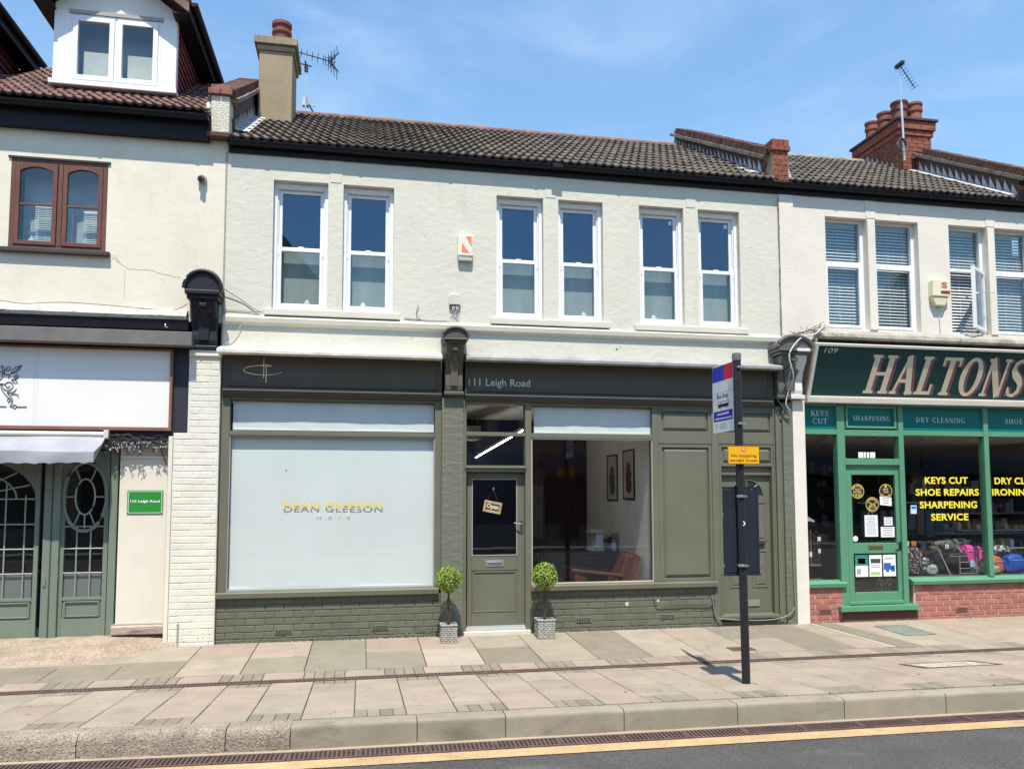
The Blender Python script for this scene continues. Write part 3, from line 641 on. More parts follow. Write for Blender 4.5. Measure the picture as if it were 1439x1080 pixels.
# left party wall and rendered chimney
def parapet(par, X0, X1, y0, y1, zf, label, course=True, top=.42, n0=None, flashside=-1):
    """sloping brick party wall standing above the roof; brick-on-edge coping in two oversailing courses"""
    zr = lambda y: RZ-(RY-y)*SLP if y < RY else RZ
    b = MB().yz([(y0, zr(y0)-.3), (y1, zr(y1)-.3), (y1, zr(y1)+top), (y0, zr(y0)+top)], X0, X1).build('party_wall', darkmortar, par)
    m = MB(); L_ = math.hypot(y1-y0, zr(y1)-zr(y0)); d = Vector((0, (y1-y0)/L_, (zr(y1)-zr(y0))/L_)); u = Vector((0, -d.z, d.y))
    base = Vector((0, y0, zr(y0)))
    def course_(h0, h1, ext, pitch, mm):
        s = 0
        while s < L_-.02:
            e = random.uniform(-.006, .006); j = random.uniform(-.004, .004)
            pts = []
            for (ss, hh) in ((s+.005, h0), (s+pitch-.005, h0), (s+pitch-.005, h1+j), (s+.005, h1+j)):
                p = base+d*ss+u*hh; pts.append((p.y, p.z))
            mm.yz(pts, X0-ext-e, X1+ext+e); s += pitch
    course_(top-.10, top+.0, .05, .075, m); m.build('coping_course', oldbrick, b, kind='stuff'); m = MB()
    course_(top-.155, top-.105, .085, .23, m); m.build('tile_creasing', pm('weathered_creasing', (.24, .19, .16), .9, .3, 9, .2, 100, .6, .006, dirt=((.12, .08, .07), .5, 8, (1, 1, 1))), b, kind='stuff'); m = MB()
    for h in (.0, .075, .15): 
        if h+.07 < top-.15: course_(h, h+.065, .004+h*.02, .225, m)
    m.build('brick_course', oldbrick, b, kind='stuff')
    # stepped lead flashing
    X = X0-.014 if flashside < 0 else X1+.014; m = MB(); s = 0
    while s < L_-.1:
        p0 = base+d*s; p1 = base+d*(s+.165); p2 = base+d*(s+.08)+Vector((0, 0, .30+random.uniform(-.04, .02)))
        a, b2, c2 = (X, p0.y, p0.z+.085), (X, p1.y, p1.z+.085), (X, p2.y+.05, p2.z)
        m.add([a, b2, c2, (X, p0.y, p0.z-.02), (X, p1.y, p1.z-.02)], [(0, 1, 2), (3, 4, 1, 0)]); s += .165
    q0, q1 = base, base+d*L_; o_ = .17*flashside
    m.add([(X, q0.y, q0.z+.10), (X, q1.y, q1.z+.10), (X+o_, q1.y, q1.z+.085), (X+o_, q0.y, q0.z+.085)], [(0, 1, 2, 3)])
    m.build('lead_flashing', lead, b)
    return b
# chimney stack on the left
ck = MB().box(chx0, chx1, chy0, chy1, 6.8, 8.50).build('chimney', chim_r, W, bevel=.01)
m = MB().box(chx0-.03, chx1+.03, chy0-.03, chy1+.03, 8.42, 8.50).box(chx0-.07, chx1+.07, chy0-.07, chy1+.07, 8.503, 8.62); m.build('chimney_cap', pm('mossy_cement', (.27, .24, .18), .95, .2, 6, .2, 100, .8, .006, dirt=((.12, .11, .09), .55, 8, (1, 1, 1))), ck, bevel=.01)
m = MB().lathe(-1.31, 2.2, [(.13, 8.62), (.125, 8.84), (.15, 8.86), (.15, 8.90), (.125, 8.92), (.125, 8.96), (.15, 8.98), (.15, 9.03), (.12, 9.04), (.10, 9.0)], 20); m.build('chimney_pot', terracotta, ck, smooth='auto')
MB().box(chx1-.10, chx1+.12, chy0-.1, chy0+.12, 7.25, 7.27).xform(lambda p: Vector((p.x, p.y, p.z+(p.y-chy0)*.5))).build('mortar_fillet', dirty_white, ck)
# ---------------- shopfront
# cornice
m = MB().yz([(0, 3.47), (-.20, 3.445), (-.26, 3.455), (-.262, 3.492), (-.20, 3.52), (0, 3.575)], -1.72, .965); m.build('cornice', dirty_white, W, bevel=.003)
m = MB().yz([(0, 3.47), (-.20, 3.445), (-.26, 3.455), (-.262, 3.492), (-.20, 3.52), (0, 3.575)], 1.27, 5.60)
m.build('cornice', pm('grey_flaking_lead_paint', (.30, .30, .30), .6, .2, 4, .1, 60, .7, .008, dirt=((.62, .62, .60), .60, 8, (.35, 1, 1))), W, bevel=.003)
def fasciaboard(x0, x1):
    b = MB().fb(x0, x1, 3.02, 3.48, -.02, .1)
    b = b.build('fascia', dkolive, W)
    m = MB(); m.frame(x0+.06, x1-.06, 3.09, 3.46, .02, -.034, -.02); m.build('fascia_moulding', dkolive, b, bevel=.003)
    m = MB(); 
    for (z, d_) in ((3.03, .07), (3.0, .055), (2.975, .035)): m.fb(x0, x1, z, z+.024, -.02-d_, -.0202+.05)
    m.build('fascia_ledge', dkolive, b, bevel=.003); return b
f1 = fasciaboard(-1.69, .985); f2 = fasciaboard(1.285, 5.60)
# logo: a stylised mark
m = MB()
el = [(-1.10+.25*math.cos(R(a))*.9-.14, -.026, 3.285+.06*math.sin(R(a))) for a in range(60, 318, 8)]
el = [(-1.215+.225*math.cos(R(a)), -.026, 3.285+.058*math.sin(R(a))) for a in range(62, 322, 8)]+[(-.985, -.026, 3.262)]
m.tube(el, [.004+.003*min(1, abs(i-len(el))/12) for i in range(len(el))], 5)
m.tube([(-1.205, -.026, 3.43), (-1.205, -.026, 3.19)], .0055, 5); m.tube([(-1.175, -.026, 3.36), (-1.175, -.026, 3.13)], .0055, 5); m.tube([(-1.235, -.026, 3.352), (-1.12, -.026, 3.352)], .004, 5)
m.build('logo', champagne, f1, label='thin pale gold oval line mark with two upright strokes')
text('111 Leigh Road', sx(1.335, -.03), sx(2.14, -.03), 3.13, 3.255, -.028, bold=.004, depth=.006).build('lettering', champagne, f2, label='pale gold lettering 111 Leigh Road')
# frames
FY = -.0
m = MB(); m.fb(-1.69, -1.59, .60, 2.975, FY, .14).fb(.90, .985, .60, 2.975, FY, .14).fb(-1.59, .90, 2.925, 2.975, FY, .14).fb(-1.59, .90, 2.485, 2.54, FY, .12).fb(-1.59, .90, .585, .61, FY+.01, .14)
wl = m.build('shop_window', olive, W, bevel=.005, label='left shop window frame filled by a white blind')
m = MB(); m.frame(-1.59, .90, .61, 2.485, .014, FY+.012, FY+.05); m.build('glazing_bead', flat('grey_bead', (.30, .32, .30)), wl)
pn = MB().fb(-1.59, .90, .60, 2.49, .06, .066).build('pane', glass, wl); MB().fb(-1.59, .90, 2.53, 2.93, .06, .066).build('pane', glass, wl)
text('DEAN GLEESON', sx(-.942, .057), sx(.248, .057), sz(1.592, .057), sz(1.668, .057), .057, bold=.006, spacing=1.12, depth=.002).build('lettering', gold, wl, label='gold window lettering DEAN GLEESON')
text('HAIR', sx(-.55, .057), sx(-.14, .057), sz(1.50, .057), sz(1.545, .057), .057, bold=-.012, spacing=2.6, depth=.001).build('lettering', flat('pale_gold_letters', (.70, .68, .52)), wl, label='thin pale gold window lettering HAIR')
m = MB().yz([(.02, .515), (-.06, .53), (-.065, .59), (-.05, .60), (.1, .607), (.1, .515)], -1.715, .955); m.build('shop_sill', olive, W, bevel=.004)
m = MB().yz([(.02, .515), (-.06, .53), (-.065, .59), (-.05, .60), (.1, .607), (.1, .515)], 2.14, 4.70); m.build('shop_sill', olive, W, bevel=.004)
sr = MB().box(-1.70, .985, .007, .14, -.1, .52).build('stall_riser', olive_mo, W); bricks(sr, -1.70, .985, -.04, .525, 0, olive_br, None, course=.08)
sr2 = MB().box(2.12, 4.75, .007, .14, -.1, .52).build('stall_riser', olive_mo, W); bricks(sr2, 2.12, 4.75, -.04, .525, 0, olive_br, None, course=.08, first=1)
def airbrick(par, x, z, mat, w=.215, h=.065):
    o = MB().box(x-w/2, x+w/2, -.008, .01, z-h/2, z+h/2).build('air_brick', mat, par, bevel=.003)
    m = MB()
    for i in range(6):
        for j in range(3):
            a = x-w/2+.018+i*(w-.03)/6; b = z-h/2+.010+j*(h-.012)/3; m.box(a, a+.02, -.0095, -.0081, b, b+.011)
    m.build('vent_slots', roofdark, o)
airbrick(sr, -.91, .115, olive_br); airbrick(sr, .243, .125, olive_br); airbrick(sr2, 2.84, .14, olive_br); airbrick(sr2, 3.99, .15, olive_br)
# middle pilaster with corbel
rough_olive = pm('olive_paint_on_grained_wood', (.145, .152, .112), .55, .06, 3, .04, 110, .8, .006, low=2.5, ls=7, stretch=(1, 1, 2.4))
MB().box(.985, 1.262, -.045, .14, 0, 2.99).build('pilaster', rough_olive, W, bevel=.006)
def corbel(par, x0, x1, zb, zc, zt, mat, name='corbel', lab=None):
    """scrolled console: moulded base, tapering body with shield, round-headed cap"""
    c = (x0+x1)/2; w = (x1-x0)/2; bw = w*.68
    b = MB(); prof = [(0, zb), (-.10, zb), (-.11, zb+.12*(zc-zb)), (-.10, zb+.35*(zc-zb)), (-.14, zb+.6*(zc-zb)), (-.22, zb+.85*(zc-zb)), (-.24, zc), (0, zc)]
    b.yz(prof, c-bw, c+bw); o = b.build(name, mat, par, bevel=.012, seg=3)
    if lab: o['label'] = lab
    MB().box(c-bw-.015, c+bw+.015, -.125, .0, zb-.055, zb-.004).build('base_moulding', mat, o, bevel=.012)
    m = MB(); hh = zc-zb
    sh = [(c-bw*.38, zb+.10*hh), (c+bw*.38, zb+.10*hh), (c+bw*.42, zb+.40*hh), (c+bw*.62, zb+.62*hh), (c+bw*.30, zb+.66*hh), (c+bw*.24, zb+.80*hh), (c-bw*.24, zb+.80*hh), (c-bw*.30, zb+.66*hh), (c-bw*.62, zb+.62*hh), (c-bw*.42, zb+.40*hh)]
    def fy(z):
        t_ = (z-zb)/hh; P = [(0, -.10), (.12, -.11), (.35, -.10), (.6, -.14), (.85, -.22), (1, -.24)]
        for (a, ya), (b_, yb) in zip(P, P[1:]):
            if t_ <= b_: return ya+(yb-ya)*(t_-a)/(b_-a)
        return -.24
    n = len(sh); vs = [(x, fy(z)-.022, z) for x, z in sh]+[(x, fy(z)+.01, z) for x, z in sh]
    m.add(vs, [(0, 1, 2, 9), (9, 2, 3, 8), (8, 3, 4, 7), (7, 4, 5, 6)]+[(i, i+n, (i+1) % n+n, (i+1) % n) for i in range(n)]); m.build('shield', mat, o, bevel=.006)
    m = MB().box(c-bw*.30, c+bw*.30, fy(zb+.86*hh)-.03, fy(zb+.9*hh)+.02, zb+.84*hh, zb+.93*hh); m.build('drop', mat, o, bevel=.008)
    rz = zt-zc; k = .34
    zz = zc+rz*k
    m = MB().box(c-w*.86, c+w*.86, -.27, .02, zc+.002, zc+rz*.16).box(c-w*.95, c+w*.95, -.30, .02, zc+rz*.16+.002, zz); m.build('cap_moulding', mat, o, bevel=.012)
    arc = [(c+w*math.cos(R(a)), zz+.002+(zt-zz)*math.sin(R(a))) for a in range(0, 181, 12)]
    m = MB().xz(arc, -.27, .02); m.build('cap', mat, o, bevel=.008)
    m = MB(); P = [(c+w*1.0*math.cos(R(a)), -.28, zz+.012+(zt-zz)*math.sin(R(a))) for a in range(0, 181, 12)]; m.tube(P, min(.028, w*.12), 8); m.build('cap_roll', mat, o, smooth='auto')
    return o
corbel(W, .965, 1.295, 3.075, 3.66, 3.845, dkolive, lab='dark olive scrolled console between the two shop fascias')
# door and its frame
m = MB(); m.fb(1.262, 1.305, 0, 2.975, FY-.01, .14).fb(2.075, 2.155, 0, 2.975, FY-.01, .14).fb(1.305, 2.075, 2.925, 2.975, FY-.01, .14).fb(1.305, 2.075, 2.515, 2.565, FY, .12).fb(1.305, 2.075, 2.055, 2.135, FY-.015, .12)
m.fb(1.29, 2.09, 2.10, 2.12, FY-.035, FY)
df = m.build('door_frame', olive, W, bevel=.004)
MB().fb(1.305, 2.075, 2.13, 2.52, .05, .056).build('pane', glass, df); MB().fb(1.305, 2.075, 2.56, 2.93, .05, .056).build('pane', glass, df)
DY = .075
m = MB(); q = lambda a, b, c_, d: m.fb(a, b, c_, d, DY, DY+.045)
q(1.318, 1.375, .095, 2.04); q(1.965, 2.07, .095, 2.04); q(1.375, 1.965, 1.965, 2.04); q(1.375, 1.965, .80, .985); q(1.375, 1.965, .095, .265)
m.fb(1.375, 1.965, .265, .80, DY+.012, DY+.04)
dl = m.build('door', olive, W, bevel=.004, label='olive half glazed shop door with brass letter plate and chrome handle')
m = MB(); m.frame(1.385, 1.955, .275, .79, .02, DY+.0, DY+.014); m.build('door_panel_moulding', olive, dl, bevel=.004)
MB().fb(1.375, 1.965, .98, 1.97, DY+.02, DY+.025).build('door_glass', glass, dl)
m = MB(); m.frame(1.375, 1.965, .985, 1.965, .012, DY-.006, DY); m.build('glazing_bead', flat('grey_bead', (.30, .32, .30)), dl)
m = MB().fb(1.555, 1.79, .845, .925, DY-.008, DY); lb = m.build('letter_plate', steel, dl, bevel=.004)
MB().fb(1.585, 1.76, .865, .905, DY-.014, DY-.0085).build('letter_flap', chrome, dl, bevel=.003)
m = MB().fb(2.005, 2.045, 1.26, 1.43, DY-.008, DY).tube([(2.04, DY-.012, 1.385), (2.04, DY-.05, 1.385), (2.0, DY-.055, 1.387), (1.93, DY-.052, 1.397)], .009, 8); m.build('door_handle', chrome, dl, bevel=.002)
MB().fb(1.318, 2.07, .06, .10, .035, DY+.04).build('weather_bar', flat('pale_grey_alu', (.36, .38, .38), .4), dl, bevel=.004)
MB().box(1.27, 2.13, -.07, .14, -.02, .045).build('threshold', pm('worn_white_step', (.60, .57, .50), .8, .1, 5, .08, 90, .5, .004, dirt=((.3, .28, .24), .6, 7, (1, 1, 1))), W, bevel=.006)
MB().box(1.27, 2.08, .0, .075, .045, .075).build('door_sill', flat('grey_sill', (.40, .41, .40)), W, bevel=.004)
# right window
m = MB(); m.fb(3.815, 3.90, .60, 2.975, FY, .14).fb(2.155, 3.815, 2.925, 2.975, FY, .14).fb(2.155, 3.815, 2.495, 2.56, FY, .12).fb(2.155, 3.815, .590, .612, FY+.01, .14)
wr = m.build('shop_window', olive, W, bevel=.005, label='right shop window showing the seating corner')
m = MB(); m.frame(2.155, 3.815, .612, 2.495, .012, FY+.012, FY+.05); m.fb(2.167, 3.803, 2.478, 2.4949, FY+.01, FY+.012); m.build('glazing_bead', flat('cream_bead', (.55, .48, .38)), wr)
MB().fb(2.155, 3.815, .61, 2.50, .06, .066).build('pane', glass, wr); MB().fb(2.155, 3.815, 2.55, 2.93, .06, .066).build('pane', glass, wr)
# panelled woodwork
def panel(par, x0, x1, z0, z1, name='wood_panel', inset=.07, bz=.11, raised=True):
    o = MB().fb(x0, x1, z0, z1, FY+.03, .12).build(name, olive, par)
    m = MB(); a, b, c, d = x0, x1, z0, z1; i_ = inset
    m.frame(a, b, c, d, i_, FY+.004, FY+.0295)
    m.build('rail_frame', olive, o, bevel=.004)
    Y1 = FY+.024; m = MB(); a, b, c, d = a+i_+.012, b-i_-.012, c+i_+.012, d-i_-.012; k = .035
    P = lambda x, z, y: (sx(x, y), y, sz(z, y))
    if raised: m.add([P(a, c, FY+.0295), P(b, c, FY+.0295), P(b, d, FY+.0295), P(a, d, FY+.0295), P(a+k, c+k, FY+.008), P(b-k, c+k, FY+.008), P(b-k, d-k, FY+.008), P(a+k, d-k, FY+.008)], [(0, 1, 5, 4), (1, 2, 6, 5), (2, 3, 7, 6), (3, 0, 4, 7), (4, 5, 6, 7)]); m.build('raised_field', olive, o)
    return o
panel(W, 3.90, 4.66, 2.565, 2.92, inset=.045); panel(W, 3.90, 4.665, .60, 2.44, inset=.05)
m = MB(); m.fb(3.90, 4.665, 2.44, 2.565, FY-.002, .12).fb(3.90, 4.665, 2.92, 2.975, FY-.002, .12).fb(4.665, 4.765, .50, 2.975, FY-.012, .13).fb(4.75, 4.765, .0, .5, FY-.012, .13)
m.fb(4.665, 4.75, .0, .5, FY-.012, .13); m.fb(4.765, 5.58, 2.92, 2.975, FY-.002, .12).fb(4.765, 5.58, 2.445, 2.56, FY-.002, .12).fb(5.58, 5.60, 0, 2.975, FY-.012, .12)
m.build('mullion_posts', olive, W, bevel=.005)
panel(W, 4.765, 5.58, 2.56, 2.92, inset=.045); panel(W, 4.765, 5.58, 2.14, 2.445, inset=.045)
m = MB(); m.fb(4.765, 4.80, .06, 2.14, FY-.0, .16).fb(5.545, 5.58, .06, 2.14, FY-.0, .16).fb(4.80, 5.545, 2.02, 2.14, FY+.045, .16); m.build('door_frame', olive, W, bevel=.005)
# flat entrance door with half-round light
D2 = .09; m = MB().fb(4.80, 5.545, .15, 2.02, D2, D2+.045); d2 = m.build('door', olive, W, bevel=.004, label='solid olive panelled flat door with half round top light behind the bus stop')
cx_, cz_ = 5.16, 1.755
m = MB().xz([(sx(cx_, D2)+.235*math.cos(R(a)), sz(cz_, D2)+.20*math.sin(R(a))) for a in range(0, 181, 10)], D2-.004, D2-.001); m.build('fanlight', flat('dark_leaded_glass', (.03, .035, .045), .1), d2)
m = MB()
for a in (45, 90, 135): m.tube([(sx(cx_, D2)+.07*math.cos(R(a)), D2-.006, sz(cz_, D2)+.07*math.sin(R(a))), (sx(cx_, D2)+.235*math.cos(R(a)), D2-.006, sz(cz_, D2)+.20*math.sin(R(a)))], .013, 4)
m.tube([(sx(cx_, D2)+.24*math.cos(R(a)), D2-.006, sz(cz_, D2)+.205*math.sin(R(a))) for a in range(0, 181, 12)], .010, 5); m.build('fanlight_bars', olive, d2)
for a, b, c, d in ((4.89, 5.12, 1.12, 1.66), (5.22, 5.45, 1.12, 1.66), (4.89, 5.12, .50, 1.0), (5.22, 5.45, .50, 1.0)):
    m = MB(); m.frame(a, b, c, d, .022, D2-.008, D2); m.fb(a+.045, b-.045, c+.045, d-.045, D2-.007, D2); m.build('door_panel_moulding', olive, d2, bevel=.004)
MB().fb(5.05, 5.32, .25, .335, D2-.012, D2).build('letter_plate', flat('olive_grey_plate', (.22, .23, .19), .3), d2, bevel=.003)
MB().fb(5.0, 5.42, 1.07, 1.10, D2-.03, D2).build('door_knocker', black_l, d2, bevel=.004)
m = MB().yz([(.09, .08), (-.03, .09), (-.03, .135), (.09, .15)], 4.74, 5.60); m.build('door_sill', olive, W, bevel=.005)
MB().box(4.75, 5.62, -.01, .12, -.08, .08).build('door_step', roofdark, W)
m = MB().box(5.60, 5.655, -.03, .14, 0, 2.975).box(5.655, 5.70, -.012, .14, 0, 2.975); m.build('door_architrave', olive, W, bevel=.006)
MB().box(5.70, 5.845, -.045, .14, 0, 3.03).build('pilaster', rough_olive, W, bevel=.006)
# ---- interior of the salon
MB().box(-1.6, 3.98, .3, 6.2, 3.02, 3.06).build('salon_ceiling', ceil_in, W)
MB().box(-1.6, 5.65, .14, 6.2, -.02, .02).build('salon_floor', pm('salon_floor_vinyl', (.30, .27, .24), .4, .1), W)
MB().box(3.832, 3.90, .13, 3.35, .02, 3.02).build('side_wall', pm('salon_side_wall_plaster', (.80, .74, .64), .85, .08, 3, .04, 30, .2, .004), W)
MB().box(1.22, 2.78, 3.16, 3.2, .02, 3.02).build('back_wall', pm('navy_back_wall', (.012, .018, .05), .6), W)
sw = MB().box(.9, 3.98, 3.25, 3.3, .02, 3.02).build('slatted_wall', pm('dark_blue_backing', (.012, .012, .018), .7), W)
m = MB(); x = 2.80
while x < 3.80: m.box(x, x+.022, 3.20, 3.249, .02, 3.0); x += .045
m.build('slat', pm('dark_red_walnut_slat', (.075, .022, .018), .5, .2, 6), sw, kind='stuff')
MB().box(1.20, 1.22, .3, 3.2, .02, 3.0).build('partition', dark_in, W)
# radiator and unit on the far wall
m = MB(); x = 2.72
for i in range(7): m.box(x+i*.045, x+i*.045+.034, 3.12, 3.17, 1.0, 1.9)
m.build('column_radiator', flat('grey_radiator', (.13, .13, .14)), W, bevel=.006)
# ------------------------------------------------------------------ left building (115)
A = thing('shop_house', 'cream rendered shop house with white dormer, brown casement and sage green shopfront', 'building', (-4.5, 1.5, 0))
m = MB(); wallholes(m, -8.0, -1.70, 3.86, 6.25, 0, .3, [(-4.12, -3.058, 4.655, 5.74)]); wa = m.build('front_wall', wall115, A)
MB().box(-8, -1.705, 1.6, 1.7, 0, 6.2).box(-8, -7.9, .3, 1.6, 0, 6.2).box(-1.79, -1.705, .3, 1.6, 0, 6.2).box(-7.9, -1.79, .3, 1.6, 6.15, 6.2).box(-7.9, -1.79, .32, 1.6, 3.3, 3.4).build('inner_wall', dark_in, A)
# hairline cracks
m = MB()
def crack(pts):
    P = []
    for a, b in zip(pts, pts[1:]):
        for i in range(6): t_ = i/6; P.append((a[0]+(b[0]-a[0])*t_+random.uniform(-.008, .008), -.0015, a[1]+(b[1]-a[1])*t_+random.uniform(-.008, .008)))
    P.append((pts[-1][0], -.0015, pts[-1][1]))
    for q in ribbon([(p[0], p[2]) for p in P], .0045): m.add([(x, -.0015, z) for x, z in q], [(0, 1, 2, 3)])
crack([(-2.98, 4.60), (-2.80, 4.47), (-2.55, 4.47), (-2.4, 4.42), (-2.2, 4.40)]); crack([(-2.83, 4.46), (-2.83, 4.1)]); crack([(-2.9, 4.55), (-2.95, 4.62)])
m.build('wall_crack', flat('crack_brown', (.36, .29, .23), .9), wa)
MB().box(-1.712, -1.692, -.006, .002, 3.55, 6.0).build('wall_joint', flat('joint_grey', (.33, .30, .27), .9), wa)
# brown casement
m = MB(); x0, x1, z0, z1 = -4.12, -3.058, 4.655, 5.74
m.box(x0, x0+.05, .0, .09, z0, z1).box(x1-.055, x1, .0, .09, z0, z1).box(x0+.05, x1-.055, .0, .09, z1-.05, z1).box(x0+.05, x1-.055, .0, .09, z0, z0+.05).box(-3.605, -3.555, -.004, .09, z0+.05, z1-.05)
cw = m.build('window', brown_wd, A, bevel=.004, label='twin brown stained timber casement with arched heads')
def casement(a, b, nm='casement'):
    m = MB(); c, d = z0+.052, z1-.052; w = .048; y0, y1 = -.012, .035
    m.box(a, a+w, y0, y1, c, d).box(b-w, b, y0, y1, c, d).box(a+w, b-w, y0, y1, c, c+w)
    zh = d-.095; xm, hw = (a+b)/2, (b-a)/2-w
    for i in range(12):
        t0, t1 = -1+i/6, -1+(i+1)/6
        f = lambda t: zh+.055*(1-t*t)
        m.xz([(xm+hw*t0, f(t0)), (xm+hw*t1, f(t1)), (xm+hw*t1, d), (xm+hw*t0, d)], y0, y1)
    m.box(a+w, b-w, y0+.01, y1-.01, c+.475, c+.50)
    o = m.build(nm, brown_wd, cw, bevel=.003)
    MB().box(a+w-.01, b-w+.01, .010, .014, c+w-.01, d-.03).build('pane', glass_clear, cw)
casement(-4.066, -3.612); casement(-3.548, -3.112)
MB().box(-4.22, -3.0, -.07, .0, 4.605, 4.655).build('window_sill', flat('black_sill', (.05, .042, .04), .6), A, bevel=.006)
MB().box(-4.15, -3.03, -.02, .0, 5.742, 5.765).build('drip_strip', flat('black_drip', (.03, .028, .03), .6), A)
# eaves
MB().box(-8, -1.90, -.10, .0, 6.10, 6.37).build('fascia_board', black_pl, A)
MB().box(-8, -1.90, -.12, -.10, 6.29, 6.36).build('fascia_trim', black_pl, A)
gutter(A, -8, -1.90, -.195, 6.355, step=1.12, first=.3)
MB().box(-1.93, -1.66, -.14, .02, 6.14, 6.20).build('corbel_brick', flat('dark_red_brick', (.10, .045, .035), .9), A, bevel=.008)
# party wall pier with flaking whitewash and brick cap
MB().box(-1.895, -1.675, -.05, .30, 6.20, 6.70).build('party_pier', pm('flaking_whitewash', (.66, .62, .53), .95, .1, 9, .2, 60, 1, .02, dirt=((.36, .27, .20), .60, 14, (1, 1, 1))), A, bevel=.012)
m = MB()
for i in range(2): m.box(-1.925+i*.145, -1.925+i*.145+.138, -.09, .13, 6.703, 6.775)
for i in range(2): m.box(-1.925+i*.145, -1.925+i*.145+.138, .14, .34, 6.703, 6.775)
m.box(-1.90, -1.66, -.05, .33, 6.78, 6.84)
m.build('cap_brick', pm('dull_red_brick', (.24, .11, .085), .9, .2, 9, .15, 100, .6, .006, dirt=((.12, .09, .08), .56, 12, (1, 1, 1))), A, bevel=.006)
# torn lead beside the pier
m = MB().add([(-2.10, .0, 6.50), (-1.98, -.09, 6.47), (-1.90, -.06, 6.55), (-1.89, -.055, 6.42), (-1.885, -.055, 6.36), (-1.90, .12, 6.72), (-1.95, .0, 6.62), (-2.05, .12, 6.58)], [(0, 1, 2, 6, 7), (1, 3, 2), (3, 4, 2), (6, 2, 5)]); m.build('torn_flashing', pm('pale_lead', (.60, .62, .58), .7, .15, 6), A)
# main roof in front of and between dormers
S5 = .66; ry0, rz0 = -.19, 6.40
zr5 = lambda y: rz0+(y-ry0)*S5
r5 = MB().add([(-8, ry0, rz0-.02), (-1.89, ry0, rz0-.02), (-1.89, 2.0, zr5(2.0)-.02), (-8, 2.0, zr5(2.0)-.02), (-8, 4.6, rz0), (-1.89, 4.6, rz0)], [(0, 1, 2, 3), (3, 2, 5, 4)]).build('roof', roofdark, A)
t5 = tilemesh('tile', tile_r, w=.22, h=.024, seg=10)
def skip5(x, y): return (-3.80 < x < -2.45 and y > .55) or (-6.5 < x < -4.85 and y > .55) or x < -6.1 or (x < -4.6 and y > .9)
roof(r5, -6.5, -1.90, ry0-.01, rz0, S5, 2.6, t5, gauge=.20, w=.22, skip=skip5)
# parapet between 115 and the middle roof
pp = parapet(A, -1.86, -1.665, .22, 2.45, 0, '', top=.56, flashside=1)
m = MB(); 
for i in range(22): m.box(-1.662, -1.650, .3+i*.1, .3+i*.1+.09, 0, .01)
